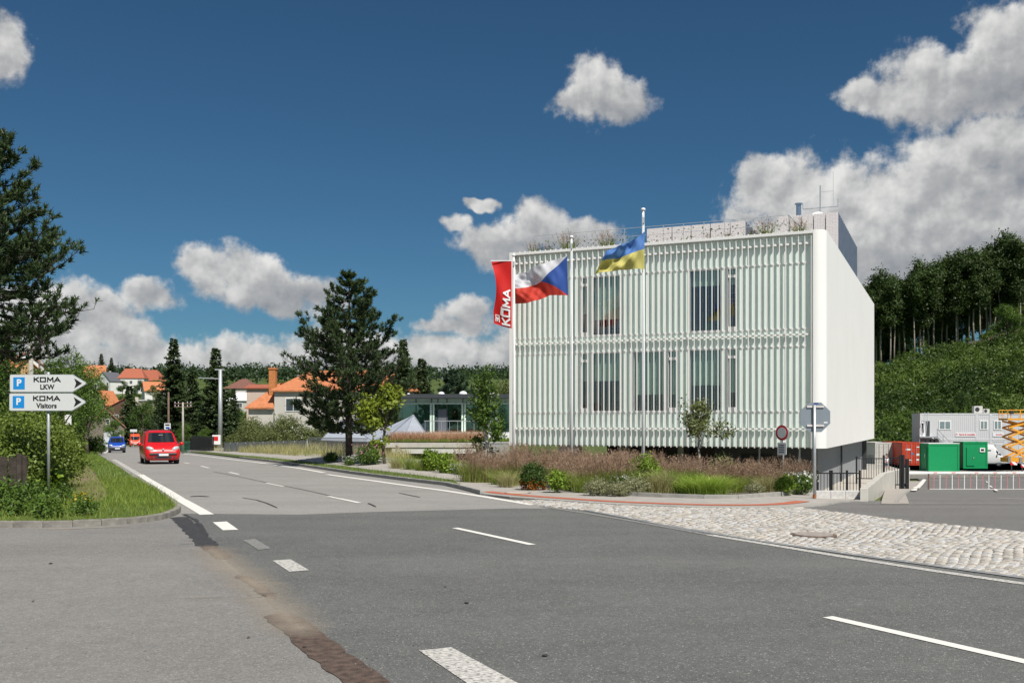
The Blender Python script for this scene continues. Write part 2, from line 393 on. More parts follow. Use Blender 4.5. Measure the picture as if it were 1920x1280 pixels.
def speckmat(name, c1, c2, scale, c3=None, bump=.6, big=.4):
    m = bpy.data.materials.new(name); m.use_nodes = True; t = m.node_tree; b = t.nodes['Principled BSDF']; k = t.links.new
    tcn = t.nodes.new('ShaderNodeTexCoord'); n = t.nodes.new('ShaderNodeTexNoise'); n.inputs['Scale'].default_value = scale; n.inputs['Detail'].default_value = 6; n.inputs['Roughness'].default_value = .7
    k(tcn.outputs['Object'], n.inputs['Vector']); r = t.nodes.new('ShaderNodeValToRGB'); k(n.outputs[0], r.inputs[0])
    r.color_ramp.elements[0].position = .33; r.color_ramp.elements[1].position = .67
    r.color_ramp.elements[0].color = c1 + (1,); r.color_ramp.elements[1].color = c2 + (1,); out = r.outputs[0]
    if c3:
        n3 = t.nodes.new('ShaderNodeTexNoise'); n3.inputs['Scale'].default_value = big; n3.inputs['Detail'].default_value = 4; k(tcn.outputs['Object'], n3.inputs['Vector'])
        mr = t.nodes.new('ShaderNodeMapRange'); k(n3.outputs[0], mr.inputs[0]); mr.inputs[1].default_value = .48; mr.inputs[2].default_value = .62
        mxn = t.nodes.new('ShaderNodeMix'); mxn.data_type = 'RGBA'; k(mr.outputs[0], mxn.inputs[0]); k(out, mxn.inputs[6]); mxn.inputs[7].default_value = c3 + (1,); out = mxn.outputs[2]
    k(out, b.inputs['Base Color']); b.inputs['Roughness'].default_value = .9; b.inputs['Specular IOR Level'].default_value = .2
    bn = t.nodes.new('ShaderNodeBump'); bn.inputs['Strength'].default_value = bump; bn.inputs['Distance'].default_value = .03; k(n.outputs[0], bn.inputs['Height']); k(bn.outputs[0], b.inputs['Normal'])
    return m
SOIL = speckmat('soil', (.06,.05,.04), (.17,.14,.11), 22)
GRASSG = speckmat('grass_ground', (.045,.075,.018), (.11,.14,.04), 3.)
VERGE = speckmat('verge_ground', (.05,.08,.02), (.12,.14,.045), 9.)
BARE = speckmat('bare_earth', (.13,.105,.06), (.27,.21,.13), 9.)
PAVE = M('paving', (.34,.315,.285), .85, var=.12, scale=2.2, bump=.2, bscale=40)
KERBM = M('kerb_concrete', (.30,.29,.265), .85, var=.18, scale=5, bump=.3, bscale=80)
CONC = M('concrete', (.46,.44,.395), .8, var=.12, scale=2.5, bump=.15, bscale=30)
REDP = M('red_tactile', (.42,.115,.06), .8, var=.12, scale=6, bump=.3, bscale=60)
RUST = M('rusty_iron', (.17,.12,.09), .7, .3, var=.3, scale=9, bump=.3)
def paintmat(name, col, wear=.5):
    m = bpy.data.materials.new(name); m.use_nodes = True; t = m.node_tree; b = t.nodes['Principled BSDF']; k = t.links.new
    tcn = t.nodes.new('ShaderNodeTexCoord'); mp = t.nodes.new('ShaderNodeMapping'); mp.inputs['Scale'].default_value = (22, 60, 1); k(tcn.outputs['Object'], mp.inputs['Vector'])
    n = t.nodes.new('ShaderNodeTexNoise'); n.inputs['Scale'].default_value = 1.; n.inputs['Detail'].default_value = 5; k(mp.outputs[0], n.inputs['Vector'])
    r = t.nodes.new('ShaderNodeValToRGB'); k(n.outputs[0], r.inputs[0]); r.color_ramp.elements[0].position = max(.0, wear-.06); r.color_ramp.elements[1].position = wear + .06
    r.color_ramp.elements[0].color = (.15,.148,.14,1); r.color_ramp.elements[1].color = tuple(col) + (1,)
    k(r.outputs[0], b.inputs['Base Color']); b.inputs['Roughness'].default_value = .7
    return m
PAINT = paintmat('road_paint', (.70,.68,.63), .33); PAINTW = paintmat('road_paint_worn', (.56,.54,.50), .46); PAINTF = paintmat('road_paint_faint', (.36,.35,.33), .56)

# terrain
ys = np.unique(np.concatenate([np.arange(-60, 130, 2.), np.arange(130, 300, 5.), np.geomspace(300, 4000, 34)]))
xh = np.concatenate([np.arange(0, 60, 2.), np.arange(60, 140, 5), np.geomspace(140, 3000, 26)]); xs = np.concatenate([-xh[:0:-1], xh])
X, Y = np.meshgrid(xs, ys); BA = np.array((-.11, 40.)); BU = np.array((.914, -.406)); BV = np.array((.406, .914))
def buv(x, y): return (x - BA[0]) * BU[0] + (y - BA[1]) * BU[1], (x - BA[0]) * BV[0] + (y - BA[1]) * BV[1]
Z = g(X, Y) - .10; U_, V_ = buv(X, Y)
foot = (U_ > -1) & (U_ < 17.5) & (V_ > -4.5) & (V_ < 30) & (X / np.maximum(Y, 3) < .40)
Z = np.where(foot & (V_ > 1), np.minimum(Z, -1.5), Z)
Z = np.where(foot & (U_ > 10) & (Y > 27), np.minimum(Z, -1.5), Z)
ny, nx = X.shape; idx = np.arange(ny * nx).reshape(ny, nx)
fq = np.stack([idx[:-1,:-1], idx[:-1,1:], idx[1:,1:], idx[1:,:-1]], -1).reshape(-1, 4)
tag(link('ground', np_mesh('ground', np.stack([X, Y, Z], -1).reshape(-1, 3), fq, GRASSG, True)), kind='structure')

LEFTK = smooth_line([Vector((-45, 17.6))] + [p.xy for p in pxs((0,988),(110,988),(215,984),(290,976),(320,968),(333,961),(334,954),(322,944))], 1)
LEFT = [p.xy for p in pxs((311,935),(247,893.5),(203,864.5),(179,850.5),(187,842),(214,836),(236,833.5))]
RNEAR = [p.xy for p in pxs((905,927),(960,933),(1060,940.5),(1160,947),(1300,952),(1420,953),(1500,951),(1540,948),(1575,941.5),(1597,940))]
APR = [p.xy for p in pxs((905,928),(1000,946),(1100,956),(1280,990),(1447,1017),(1613,1041),(1920,1083))]
YL = 22.2
# three surfaces butted end to end: side road | main road near | main road far
SEAM = [p.xy for p in pxs((340,962),(400,1031),(470,1092),(530,1158),(610,1222),(690,1288))] + [Vector((1.0, 3.)), Vector((5, -15))]
FARL = [p.xy for p in pxs((343,967),(560,964),(700,959),(960,952.5),(1060,953))]
side = LEFTK[:-2] + SEAM + [Vector((-45, -15))]
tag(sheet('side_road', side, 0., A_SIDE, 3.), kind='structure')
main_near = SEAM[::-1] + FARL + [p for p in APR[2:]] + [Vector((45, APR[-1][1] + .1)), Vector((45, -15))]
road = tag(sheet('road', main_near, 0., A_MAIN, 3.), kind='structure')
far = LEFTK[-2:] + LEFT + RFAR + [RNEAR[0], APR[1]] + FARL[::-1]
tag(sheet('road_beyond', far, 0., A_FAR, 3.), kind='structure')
# entrance lane between cobbles and yard, then the yard itself
ent_lo = [p.xy for p in pxs((1510,952.5),(1540,957),(1713,978),(1920,997))]
ent = ent_lo + [Vector((45, ent_lo[-1][1] + .2)), Vector((45, YL)), Vector((8.9, YL)), Vector((8.9, 23.7)), RNEAR[-1] + Vector((0, .6)), RNEAR[-2] + Vector((0, .6)), RNEAR[-3] + Vector((0, .3)), RNEAR[-4] + Vector((0, .1))] 
tag(sheet('entrance_lane', ent, 0., A_YARD, 2.), kind='structure')
yard = [Vector((GP(1680,942)[0], YL + .06)), Vector((45, YL + .06)), Vector((150, 60)), Vector((150, 128)), Vector((46, 128)), GD(1700, 100).xy, GD(1728, 70).xy, GD(1722, 48).xy, GD(1712, 36).xy, GD(1695, 28).xy]
tag(sheet('yard', yard, 0., A_YARD, 2.), kind='structure')
gut = strip('gutter', [(GP(1600,942)[0], YL + .03), (45, YL + .03)], .14, .012, KERBM); tag(gut, kind='structure')

# apron of granite setts
apron_hi = [p for p in RNEAR[:7]] + ent_lo
apoly = APR + [Vector((45, APR[-1][1] + .1)), Vector((45, ent_lo[-1][1] + .2))] + apron_hi[::-1]
apoly = APR[1:] + [Vector((22, APR[-1][1] + .35)), Vector((22, ent_lo[-1][1] + .2))] + apron_hi[::-1]
apron = tag(sheet('cobbled_apron', apoly, -.03, M('joint_sand', (.24,.22,.19), .95, var=.2, scale=12), 2., parent=None), kind='structure')
def inpoly(x, y, poly):
    c = np.zeros(len(x), bool); n = len(poly)
    for i in range(n):
        x0, y0 = poly[i][0], poly[i][1]; x1, y1 = poly[i-1][0], poly[i-1][1]
        with np.errstate(divide='ignore', invalid='ignore'):
            c ^= ((y0 > y) != (y1 > y)) & (x < (x1 - x0) * (y - y0) / (y1 - y0) + x0)
    return c
ax_ = Vector((APR[-1] - APR[2])); ang = math.atan2(ax_.y, ax_.x); ca, sa = math.cos(ang), math.sin(ang)
cp = []
for i in range(-10, 190):
    for j in range(-20, 95):
        # rows bow in shallow arcs as setts are laid
        u = i * .125 + (j % 2) * .06; v = j * .105 + .16 * math.sin(u * 2.4)
        u += random.uniform(-.01, .01); v += random.uniform(-.012, .012)
        cp.append((APR[1][0] + u * ca - v * sa, APR[1][1] + u * sa + v * ca))
cp = np.array(cp); cp = cp[inpoly(cp[:,0], cp[:,1], apoly) & (cp[:,0] < 17)]
MANH = [GP(1525, 1004), GP(970, 926)]
cp = cp[np.hypot(cp[:,0]-MANH[0].x, cp[:,1]-MANH[0].y) > .36]
COB = bpy.data.materials.new('granite_sett'); COB.use_nodes = True; t_ = COB.node_tree; b_ = t_.nodes['Principled BSDF']
g_ = t_.nodes.new('ShaderNodeNewGeometry'); oi_ = t_.nodes.new('ShaderNodeObjectInfo'); a_ = t_.nodes.new('ShaderNodeMath'); a_.operation = 'ADD'
t_.links.new(g_.outputs['Random Per Island'], a_.inputs[0]); t_.links.new(oi_.outputs['Random'], a_.inputs[1])
f_ = t_.nodes.new('ShaderNodeMath'); f_.operation = 'FRACT'; t_.links.new(a_.outputs[0], f_.inputs[0]); r_ = t_.nodes.new('ShaderNodeValToRGB'); t_.links.new(f_.outputs[0], r_.inputs[0])
r_.color_ramp.elements[0].color = (.27,.26,.24,1); r_.color_ramp.elements[1].color = (.52,.49,.445,1); e_ = r_.color_ramp.elements.new(.5); e_.color = (.43,.385,.325,1); e_ = r_.color_ramp.elements.new(.75); e_.color = (.40,.40,.40,1)
t_.links.new(r_.outputs[0], b_.inputs['Base Color']); b_.inputs['Roughness'].default_value = .75
nn = t_.nodes.new('ShaderNodeTexNoise'); nn.inputs['Scale'].default_value = 60; bb_ = t_.nodes.new('ShaderNodeBump'); bb_.inputs['Strength'].default_value = .4; bb_.inputs['Distance'].default_value = .01
tc_ = t_.nodes.new('ShaderNodeTexCoord'); t_.links.new(tc_.outputs['Object'], nn.inputs['Vector']); t_.links.new(nn.outputs[0], bb_.inputs['Height']); t_.links.new(bb_.outputs[0], b_.inputs['Normal'])
def sett_geo(hx, hy, rg):
    j = lambda a=.006: rg.uniform(-a, a)
    lo = [(sx*(hx)+j(), sy*(hy)+j(), -.05) for sx, sy in ((-1,-1),(1,-1),(1,1),(-1,1))]
    md = [(p[0], p[1], .004 + j(.003)) for p in lo]; hz = .014 + j(.005)
    tp = [(p[0]*.74, p[1]*.74, hz + j(.003)) for p in lo]
    return lo + md + tp, [(k,(k+1)%4,4+(k+1)%4,4+k) for k in range(4)] + [(4+k,4+(k+1)%4,8+(k+1)%4,8+k) for k in range(4)] + [(8,9,10,11)]
SETT = []
for q in range(6):
    v_, f__ = sett_geo(.055 + rng.uniform(-.006, .004), .046 + rng.uniform(-.005, .003), rng); m = MB(); m.add(v_, f__); SETT.append(m.mesh('sett', COB, fix=False))
order = np.argsort(np.where(cp[:,0] / cp[:,1] < .53, np.hypot(cp[:,0], cp[:,1]), 99)); near, rest = cp[order[:300]], cp[order[300:]]
for k, (x, y) in enumerate(near):
    o = link('granite_sett', SETT[k % 6], apron, (x, y, gz(x, y))); o.rotation_euler = (rng.uniform(-.03,.03), rng.uniform(-.03,.03), ang + rng.uniform(-.08,.08))
base = []; 
for q in range(6): base.append(np.array([v.co[:] for v in SETT[q].vertices]))
fs0 = np.array([list(p.vertices) for p in SETT[0].polygons]); VV = []; FF = []
zz = g(rest[:,0], rest[:,1])
for k, (x, y) in enumerate(rest):
    a = ang + rng.uniform(-.1, .1); c, s = math.cos(a), math.sin(a); B_ = base[k % 6]
    VV.append(np.stack([x + B_[:,0]*c - B_[:,1]*s, y + B_[:,0]*s + B_[:,1]*c, zz[k] + B_[:,2] + rng.uniform(-.004,.004)], 1)); FF.append(fs0 + 12 * k)
tag(link('granite_sett', np_mesh('setts_rest', np.concatenate(VV), np.concatenate(FF), COB), apron), kind='stuff')
# smooth grey gutter row beside the apron
tag(strip('gutter_strip', APR[2:] + [Vector((30, APR[-1][1]-1.5))], .16, .010, M('gutter_grey', (.22,.225,.23), .8, var=.15), centre=-.02), kind='structure')

# painted markings
def mark(px, mat, dz=.006): return sheet('painted_mark', [p.xy for p in pxs(*px)], dz, mat, 2., parent=road)
def dash(p0, p1, wd, mat=PAINT): return strip('lane_dash', [GP(*p0).xy, GP(*p1).xy], wd, .006, mat, road)
dash((853,989.5),(998,1021), .125); dash((616,930),(674,942.5), .125); dash((500,905),(532,911.5), .125); dash((430,885),(448,889), .125); dash((377,873.5),(392,877), .125); dash((345,867),(355,868.8), .125)
a, b = GP(1552,1156.5), GP(1925,1241); b = a + (b - a) * 1.45; strip('lane_dash', [a.xy, b.xy], .13, .006, PAINT, road)
strip('edge_line', [GP(*p).xy for p in ((345,850.5),(450,863),(560,877.5),(608,886))], .22, .006, PAINT, road)
strip('edge_line', [GP(*p).xy for p in ((613,889),(700,901),(830,919),(920,933),(1000,946.5))], .22, .006, PAINT, road)
strip('edge_line', [GP(*p).xy for p in ((1015,949),(1100,962),(1200,979),(1330,1002.5))], .15, .006, PAINTF, road)
strip('edge_line', [GP(*p).xy for p in ((1330,1002.5),(1413,1016),(1580,1043.5),(1747,1069.5),(1925,1095))], .16, .006, PAINTW, road)
strip('edge_line', [GP(*p).xy for p in ((212,861),(236,875),(262,890.5))], .26, .006, PAINTW, road)
strip('edge_line', [GP(*p).xy for p in ((262,889),(300,912),(338,936))], .26, .006, PAINT, road)
strip('edge_line', [GP(*p).xy for p in ((338,936),(388,964.5))], .27, .006, PAINT, road)
strip('edge_line', [GP(*p).xy for p in ((196,849),(206,841.5))], .2, .006, PAINT, road)
mark([(399,979),(425,977.5),(447,993),(418,994)], PAINT)
mark([(456,1013),(478,1010),(508,1028),(485,1031)], PAINTF)
mark([(511,1051),(545,1048.5),(580,1069),(543,1072)], PAINTW)
mark([(786,1220),(846,1213.5),(1010,1302),(930,1318)], PAINTW)
# sealed and milled strip along the seam of the side road, and cracks
TAR = M('bitumen', (.045,.042,.040), .6, var=.35, scale=9, bump=.6, bscale=40); MILL = M('milled_asphalt', (.115,.078,.060), .9, var=.45, scale=14, bump=1., bscale=120)
def ragged(name, pts, wd, dz, mat, st=.12, amp=.35):
    p = resample([q.xy for q in pxs(*pts)], st); n = len(p)
    wl = [wd/2*(1+random.uniform(-amp, amp)) for _ in p]; wr = [wd/2*(1+random.uniform(-amp, amp)) for _ in p]; wl[0] = wr[0] = wl[-1] = wr[-1] = wd*.1
    vs = []; 
    for i, q in enumerate(p):
        d = (p[min(i+1,n-1)]-p[max(i-1,0)]).normalized(); nn_ = Vector((-d.y, d.x)); a_ = q + nn_*wl[i]; c_ = q - nn_*wr[i]
        vs += [(a_.x, a_.y, gz(a_.x,a_.y)+dz), (c_.x, c_.y, gz(c_.x,c_.y)+dz)]
    me = bpy.data.meshes.new(name); me.from_pydata(vs, [], [(2*i,2*i+1,2*i+3,2*i+2) for i in range(n-1)]); me.materials.append(mat)
    return link(name, me, road)
ragged('tar_patch', [(336,969),(352,985),(372,1004),(392,1024)], .30, .005, TAR, amp=.2)
ragged('tar_patch', [(390,1023),(405,1035),(425,1048)], .22, .006, MILL)
ragged('tar_patch', [(448,1078),(478,1094),(498,1112),(515,1122)], .14, .006, MILL)
ragged('tar_patch', [(518,1150),(560,1180),(610,1222),(680,1275),(740,1325)], .30, .006, MILL, amp=.12)
ragged('tar_patch', [(340,1020),(362,1019)], .10, .005, TAR)
ragged('tar_patch', [(345,964),(368,975),(380,992),(388,1004)], .07, .008, TAR, amp=.6)
SAND = bpy.data.materials.new('drifted_sand'); SAND.use_nodes = True; st_ = SAND.node_tree; sb = st_.nodes['Principled BSDF']; sb.inputs['Roughness'].default_value = .95
tc_ = st_.nodes.new('ShaderNodeTexCoord'); gr = st_.nodes.new('ShaderNodeTexNoise'); gr.inputs['Scale'].default_value = 1.6; gr.inputs['Detail'].default_value = 8; gr.inputs['Roughness'].default_value = .75; st_.links.new(tc_.outputs['Object'], gr.inputs['Vector'])
uvn = st_.nodes.new('ShaderNodeAttribute'); uvn.attribute_name = 'fade'
ad_ = st_.nodes.new('ShaderNodeMath'); ad_.operation = 'ADD'; st_.links.new(gr.outputs[0], ad_.inputs[0]); st_.links.new(uvn.outputs['Fac'], ad_.inputs[1])
mr_ = st_.nodes.new('ShaderNodeMapRange'); st_.links.new(ad_.outputs[0], mr_.inputs[0]); mr_.inputs[1].default_value = .80; mr_.inputs[2].default_value = 1.6; mr_.inputs[4].default_value = .6
st_.links.new(mr_.outputs[0], sb.inputs['Alpha']); sb.inputs['Base Color'].default_value = (.36,.31,.245,1)
def sand(pts, wd):
    """thin drift of sand, ragged and thinning out to its edges"""
    p = resample([q.xy for q in pxs(*pts)], .15); n = len(p); vs = []; fd = []; rows = 9
    for i, q in enumerate(p):
        d = (p[min(i+1,n-1)]-p[max(i-1,0)]).normalized(); nn_ = Vector((-d.y, d.x)); e_ = min(1, min(i, n-1-i)/6)
        for r_i in range(rows):
            s = r_i/(rows-1)*2-1; a_ = q + nn_*s*wd/2; vs.append((a_.x, a_.y, gz(a_.x,a_.y)+.010)); fd.append((1-abs(s))*e_)
    me = bpy.data.meshes.new('sand'); me.from_pydata(vs, [], [(i*rows+k, i*rows+k+1, (i+1)*rows+k+1, (i+1)*rows+k) for i in range(n-1) for k in range(rows-1)])
    at = me.attributes.new('fade', 'FLOAT', 'POINT'); at.data.foreach_set('value', fd); me.materials.append(SAND)
    return tag(link('sand', me), kind='stuff')
sand([(385,1018),(430,1062),(480,1098),(540,1160),(600,1215)], 1.1); sand([(0,993),(120,992),(230,987),(300,980)], .45); sand([(270,1122),(400,1120),(520,1115)], .35)
for pts, wd in (([(357,931),(372,929.5),(392,931)], .16), ([(455,933),(480,937),(500,943),(520,952)], .05), ([(748,924),(772,929),(788,932)], .06), ([(400,884),(470,898),(560,916),(640,934)], .035), ([(690,943),(705,950)], .06)): ragged('tar_crack', pts, wd, .007, TAR)
for px_ in ((875,1131,.05),(1022,1230,.05),(95,1057,.05),(62,1128,.03),(466,1196,.03),(571,1214,.035),(835,1101,.03)):
    p = GP(px_[0], px_[1]); m = MB(); m.sphere((0,0,0), px_[2]*.5, 7, 4, .3); tag(m.build('pebble', M('dark_debris', (.04,.038,.036), .9), None, True, (p.x, p.y, p.z+.012)), 'small dark scrap lying on the asphalt', 'debris', 'scraps on the asphalt')
# grit scattered on the road shoulder
def grit(n, box, s0, s1):
    q = rng.random((n, 2)); xx = box[0] + (box[1]-box[0])*q[:,0]; yy = box[2] + (box[3]-box[2])*q[:,1]; C = np.array([GP(a, b)[:] for a, b in zip(xx, yy)])
    s = rng.uniform(s0, s1, n)[:,None,None]; T = rng.normal(size=(n,4,3)); T[:,:,2] = np.abs(T[:,:,2])*.6; T /= np.linalg.norm(T, axis=2, keepdims=True)
    Vg = C[:,None,:] + T*s; Fg = np.arange(4*n).reshape(n,4); tri = np.concatenate([Fg[:,[0,1,2]], Fg[:,[0,2,3]], Fg[:,[0,3,1]], Fg[:,[1,3,2]]])
    tag(link('gravel', np_mesh('gravel', Vg.reshape(-1,3), tri, M('grit', (.30,.28,.25), .9, var=.3, scale=30))), kind='stuff')
grit(260, (640, 830, 1090, 1260), .005, .014); grit(120, (0, 620, 1000, 1280), .004, .010)

# verge on the left with kerb, bare path, grass
verge = LEFTK[:-1] + LEFT + [Vector((-60, 200)), Vector((-90, 200)), Vector((-45, 60))]
vg = tag(sheet('verge', verge, lambda x, y: .09 - .05*sst(20, 24, y), VERGE, 2., skirt=.2), kind='structure')
kerb(resample(LEFTK[1:], .99), .12, -.1, .112, M('kerb_old', (.22,.205,.18), .9, var=.3, scale=6, bump=.5), vg)
bare = [p.xy for p in pxs((128,885),(160,870),(178,890),(205,930),(190,945),(150,947),(128,920))]
for q in bare: pass
bp = sheet('bare_path', smooth_line(bare + [bare[0]], 2)[:-1], lambda x, y: .104 - .05*sst(20, 24, y), BARE, .6, parent=vg)
# pavement on the far side: grass strip, footway, red strip
FW_lo = [p.xy for p in pxs((345,843.5),(450,855),(560,866.5),(700,885),(790,896),(850,904.5),(872,909))]
FW_hi = [p.xy for p in pxs((345,841),(450,850),(560,857.5),(660,866),(760,874.5),(860,886.5),(915,892),(960,897.5),(980,900.5),(1002,909.5),(1037,916.7),(1080,924),(1160,930.5),(1240,934),(1320,936.5),(1383,936.5),(1460,931),(1505,926),(1524,924))]
pav_edge = RFAR[-1:] + RNEAR
pav_poly = FW_lo[:-1] + pav_edge[:] + [GP(1624,938.5).xy, GP(1612,929).xy] + FW_hi[::-1]
pav = tag(sheet('pavement', pav_poly, lambda x, y: .10 - .072*sst(-.075, -.03, x/y), PAVE, 2., skirt=.2), kind='structure')
gs = tag(sheet('grass_strip', RFAR[2:] + FW_lo[::-1][1:], .095, VERGE, 2., skirt=.2), kind='structure')
kerb(resample(RFAR[3:] + [RNEAR[0]], 1.), .13, -.1, .115, KERBM, pav)
kerb(resample(RNEAR + [GP(1624,938.5).xy], 1.), .13, -.1, .036, KERBM, pav)
kerb(resample(FW_hi[3:], 1.), .07, -.03, .125, KERBM, pav, name='edging_stone')
strip('tactile_strip', smooth_line([p.xy for p in pxs((884,917.5),(905,922.5),(960,929),(1060,936.5),(1160,943),(1300,948.3),(1400,949.3),(1470,947),(1505,941.5))], 2), .36, .036, REDP, pav)
for k, (p, lab) in enumerate(((MANH[0], 'round iron manhole cover set in the granite setts'), (MANH[1], 'round pale manhole cover in the footway by the red strip'))):
    dz = .02 if k == 0 else .034; t0 = thing('manhole_cover', lab, 'manhole cover', (p.x, p.y, p.z + dz))
    m = MB(); m.tube([(0,0,-.04),(0,0,.004)], .36, 28); m.build('rim', RUST, t0); m = MB(); m.tube([(0,0,-.03),(0,0,.012)], .30, 28)
    m.build('lid', M('manhole_lid', (.30,.26,.23), .7, var=.2, scale=14) if k == 0 else M('manhole_lid_pale', (.46,.40,.34), .8), t0)
# planting bed
BEDF = FW_hi[8:]
bed_poly = FW_hi[3:] + [GD(1530, 27.5).xy, GD(1500, 33).xy, Vector(BA + BU*9 - BV*1.2), Vector(BA + BU*(-1) + BV*1.5), GD(860, 50).xy, GD(700, 56).xy, GD(560, 66).xy]
bed = tag(sheet('planting_bed', bed_poly, .05, SOIL, 2., skirt=.3), kind='structure')
back = [GD(560, 66).xy, GD(700, 56).xy, GD(860, 50).xy, Vector((-2, 60)), Vector((-8, 130)), Vector((-30, 130)), GD(420, 118).xy, GD(345, 112).xy, FW_hi[0], FW_hi[1], FW_hi[2]]
tag(sheet('lawn', back, .04, GRASSG, 4.), kind='structure')
# ------------------------------------------------------------------ the white building
WHITE = M('white_render', (.80,.79,.765), .55, var=.02, scale=.6); FINM = M('fin_white', (.78,.76,.725), .45, var=.03)
MINT = M('mint_glass', (.74,.84,.77), .12, var=.03, scale=.5, spec=.6); FRAME = M('window_frame_white', (.80,.79,.77), .4, var=.02)
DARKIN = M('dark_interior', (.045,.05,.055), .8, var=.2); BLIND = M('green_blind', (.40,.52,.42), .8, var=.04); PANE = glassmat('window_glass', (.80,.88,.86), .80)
CORR = M('grey_cladding', (.25,.262,.275), .5, .2, var=.06); DGREY = M('dark_grey_metal', (.05,.054,.058), .5, .2, var=.1)
GALV = M('galvanised', (.46,.48,.49), .45, .5, var=.12, scale=8); BLACK = M('black_steel', (.012,.012,.013), .45, var=.1); WHITEM = M('white_metal', (.80,.80,.80), .35, var=.03)
BZ0, BZ1 = .90, 8.66
bld = thing('office_building', 'white box-shaped office building with glazed fin facade over a dark recessed ground floor', 'building', (BA[0], BA[1], 0), math.atan2(BU[1], BU[0]))
def ux(x, v=0.):
    k = (x - CX) / F; ax, ay = BA[0] + BV[0]*v, BA[1] + BV[1]*v
    return (ay*k - ax) / (BU[0] - BU[1]*k)
arc = [(11.86 + .44*math.sin(R(a)), .44 - .44*math.cos(R(a))) for a in range(0, 91, 6)]
m = MB(); m.prism([(11.86,.62)] + arc + [(12.3,24.4),(12.06,24.4),(12.06,.62)], BZ0-.02, BZ1+.02); o = m.build('side_wall', WHITE, bld)
m = MB(); m.box(0,.17,0,24.4,BZ0-.02,BZ1+.02); m.build('side_wall', WHITE, bld)
m = MB(); m.box(.173,11.857,.0,.30,BZ1-.10,BZ1); m.build('top_trim', WHITE, bld)
m = MB(); m.box(.173,12.055,.30,24.4,BZ1-.34,BZ1-.12); m.build('roof_deck', M('roof_gravel', (.25,.24,.22), .9, var=.2), bld)
m = MB(); m.box(.173,12.055,.26,24.4,BZ0-.01,BZ0+.14); m.build('underside', M('soffit', (.42,.42,.41), .7, var=.05), bld)
m = MB(); m.box(.173,12.055,24.2,24.4,BZ0+.15,BZ1-.35); m.build('rear_wall', WHITE, bld)
rows = [BZ0+.01, 2.21, 4.56, 5.19, 7.55, BZ1-.105]
WIN = {3: [(1087,1103,'n',.62),(1108.5,1166,'w',.73),(1292,1353,'w',.26),(1362.5,1382,'n',.26)], 1: [(1087,1103,'n',.48),(1108.5,1166,'w',.48),(1186,1247,'w',.72),(1251,1270,'n',.72),(1292,1353,'w',.58),(1362.5,1382,'n',.70)]}
GV = .20
cols = [.18, ux(1073), ux(1178), ux(1286.5), ux(1401.5), ux(1470), 11.85]
def panel(u0, u1, z0, z1):
    m = MB(); m.box(u0+.006, u1-.006, GV, GV+.03, z0+.006, z1-.006); m.build('glass_panel', MINT, bld)
for r_i in range(5):
    z0, z1 = rows[r_i], rows[r_i+1]
    if r_i in WIN:
        ws = [(ux(a, GV), ux(b, GV)) for a, b, _, _ in WIN[r_i]]
        for c0, c1 in zip(cols, cols[1:]):
            cur = c0
            for a, b in ws:
                if c0 <= a < c1:
                    if a - cur > .05: panel(cur, a, z0, z1)
                    cur = b
            if c1 - cur > .05: panel(cur, c1, z0, z1)
    else:
        for c0, c1 in zip(cols, cols[1:]): panel(c0, c1, z0, z1)
for z in rows[1:-1]:
    m = MB(); m.box(.175, 11.85, GV-.03, GV-.001, z-.022, z+.022); m.build('transom', FRAME, bld)
for c in cols[1:-1]:
    for z0, z1 in ((rows[0], rows[1]-.03), (rows[2]+.03, rows[3]-.03), (rows[4]+.03, rows[5])):
        m = MB(); m.box(c-.02, c+.02, GV-.022, GV-.002, z0, z1); m.build('joint_cover', FRAME, bld)
for z in (8.23, 4.97, 1.57):
    m = MB(); m.box(.175, 11.85, .108, .15, z-.025, z+.025); m.build('rail', FINM, bld)
fin_me = MB().box(-.0145,.0145,.035,.097,BZ0-.03,BZ1+.035).mesh('fin', FINM)
brk_me = MB().box(.017,.075,.05,.13,-.038,.038).mesh('bracket', FRAME)
NF = 53
for i in range(NF):
    u = .215 + (11.80-.215)*i/(NF-1)
    f = link('fin', fin_me, bld, (u, 0, 0))
    for z in (8.23, 4.97, 1.57): link('bracket', brk_me, f, (0, 0, z))
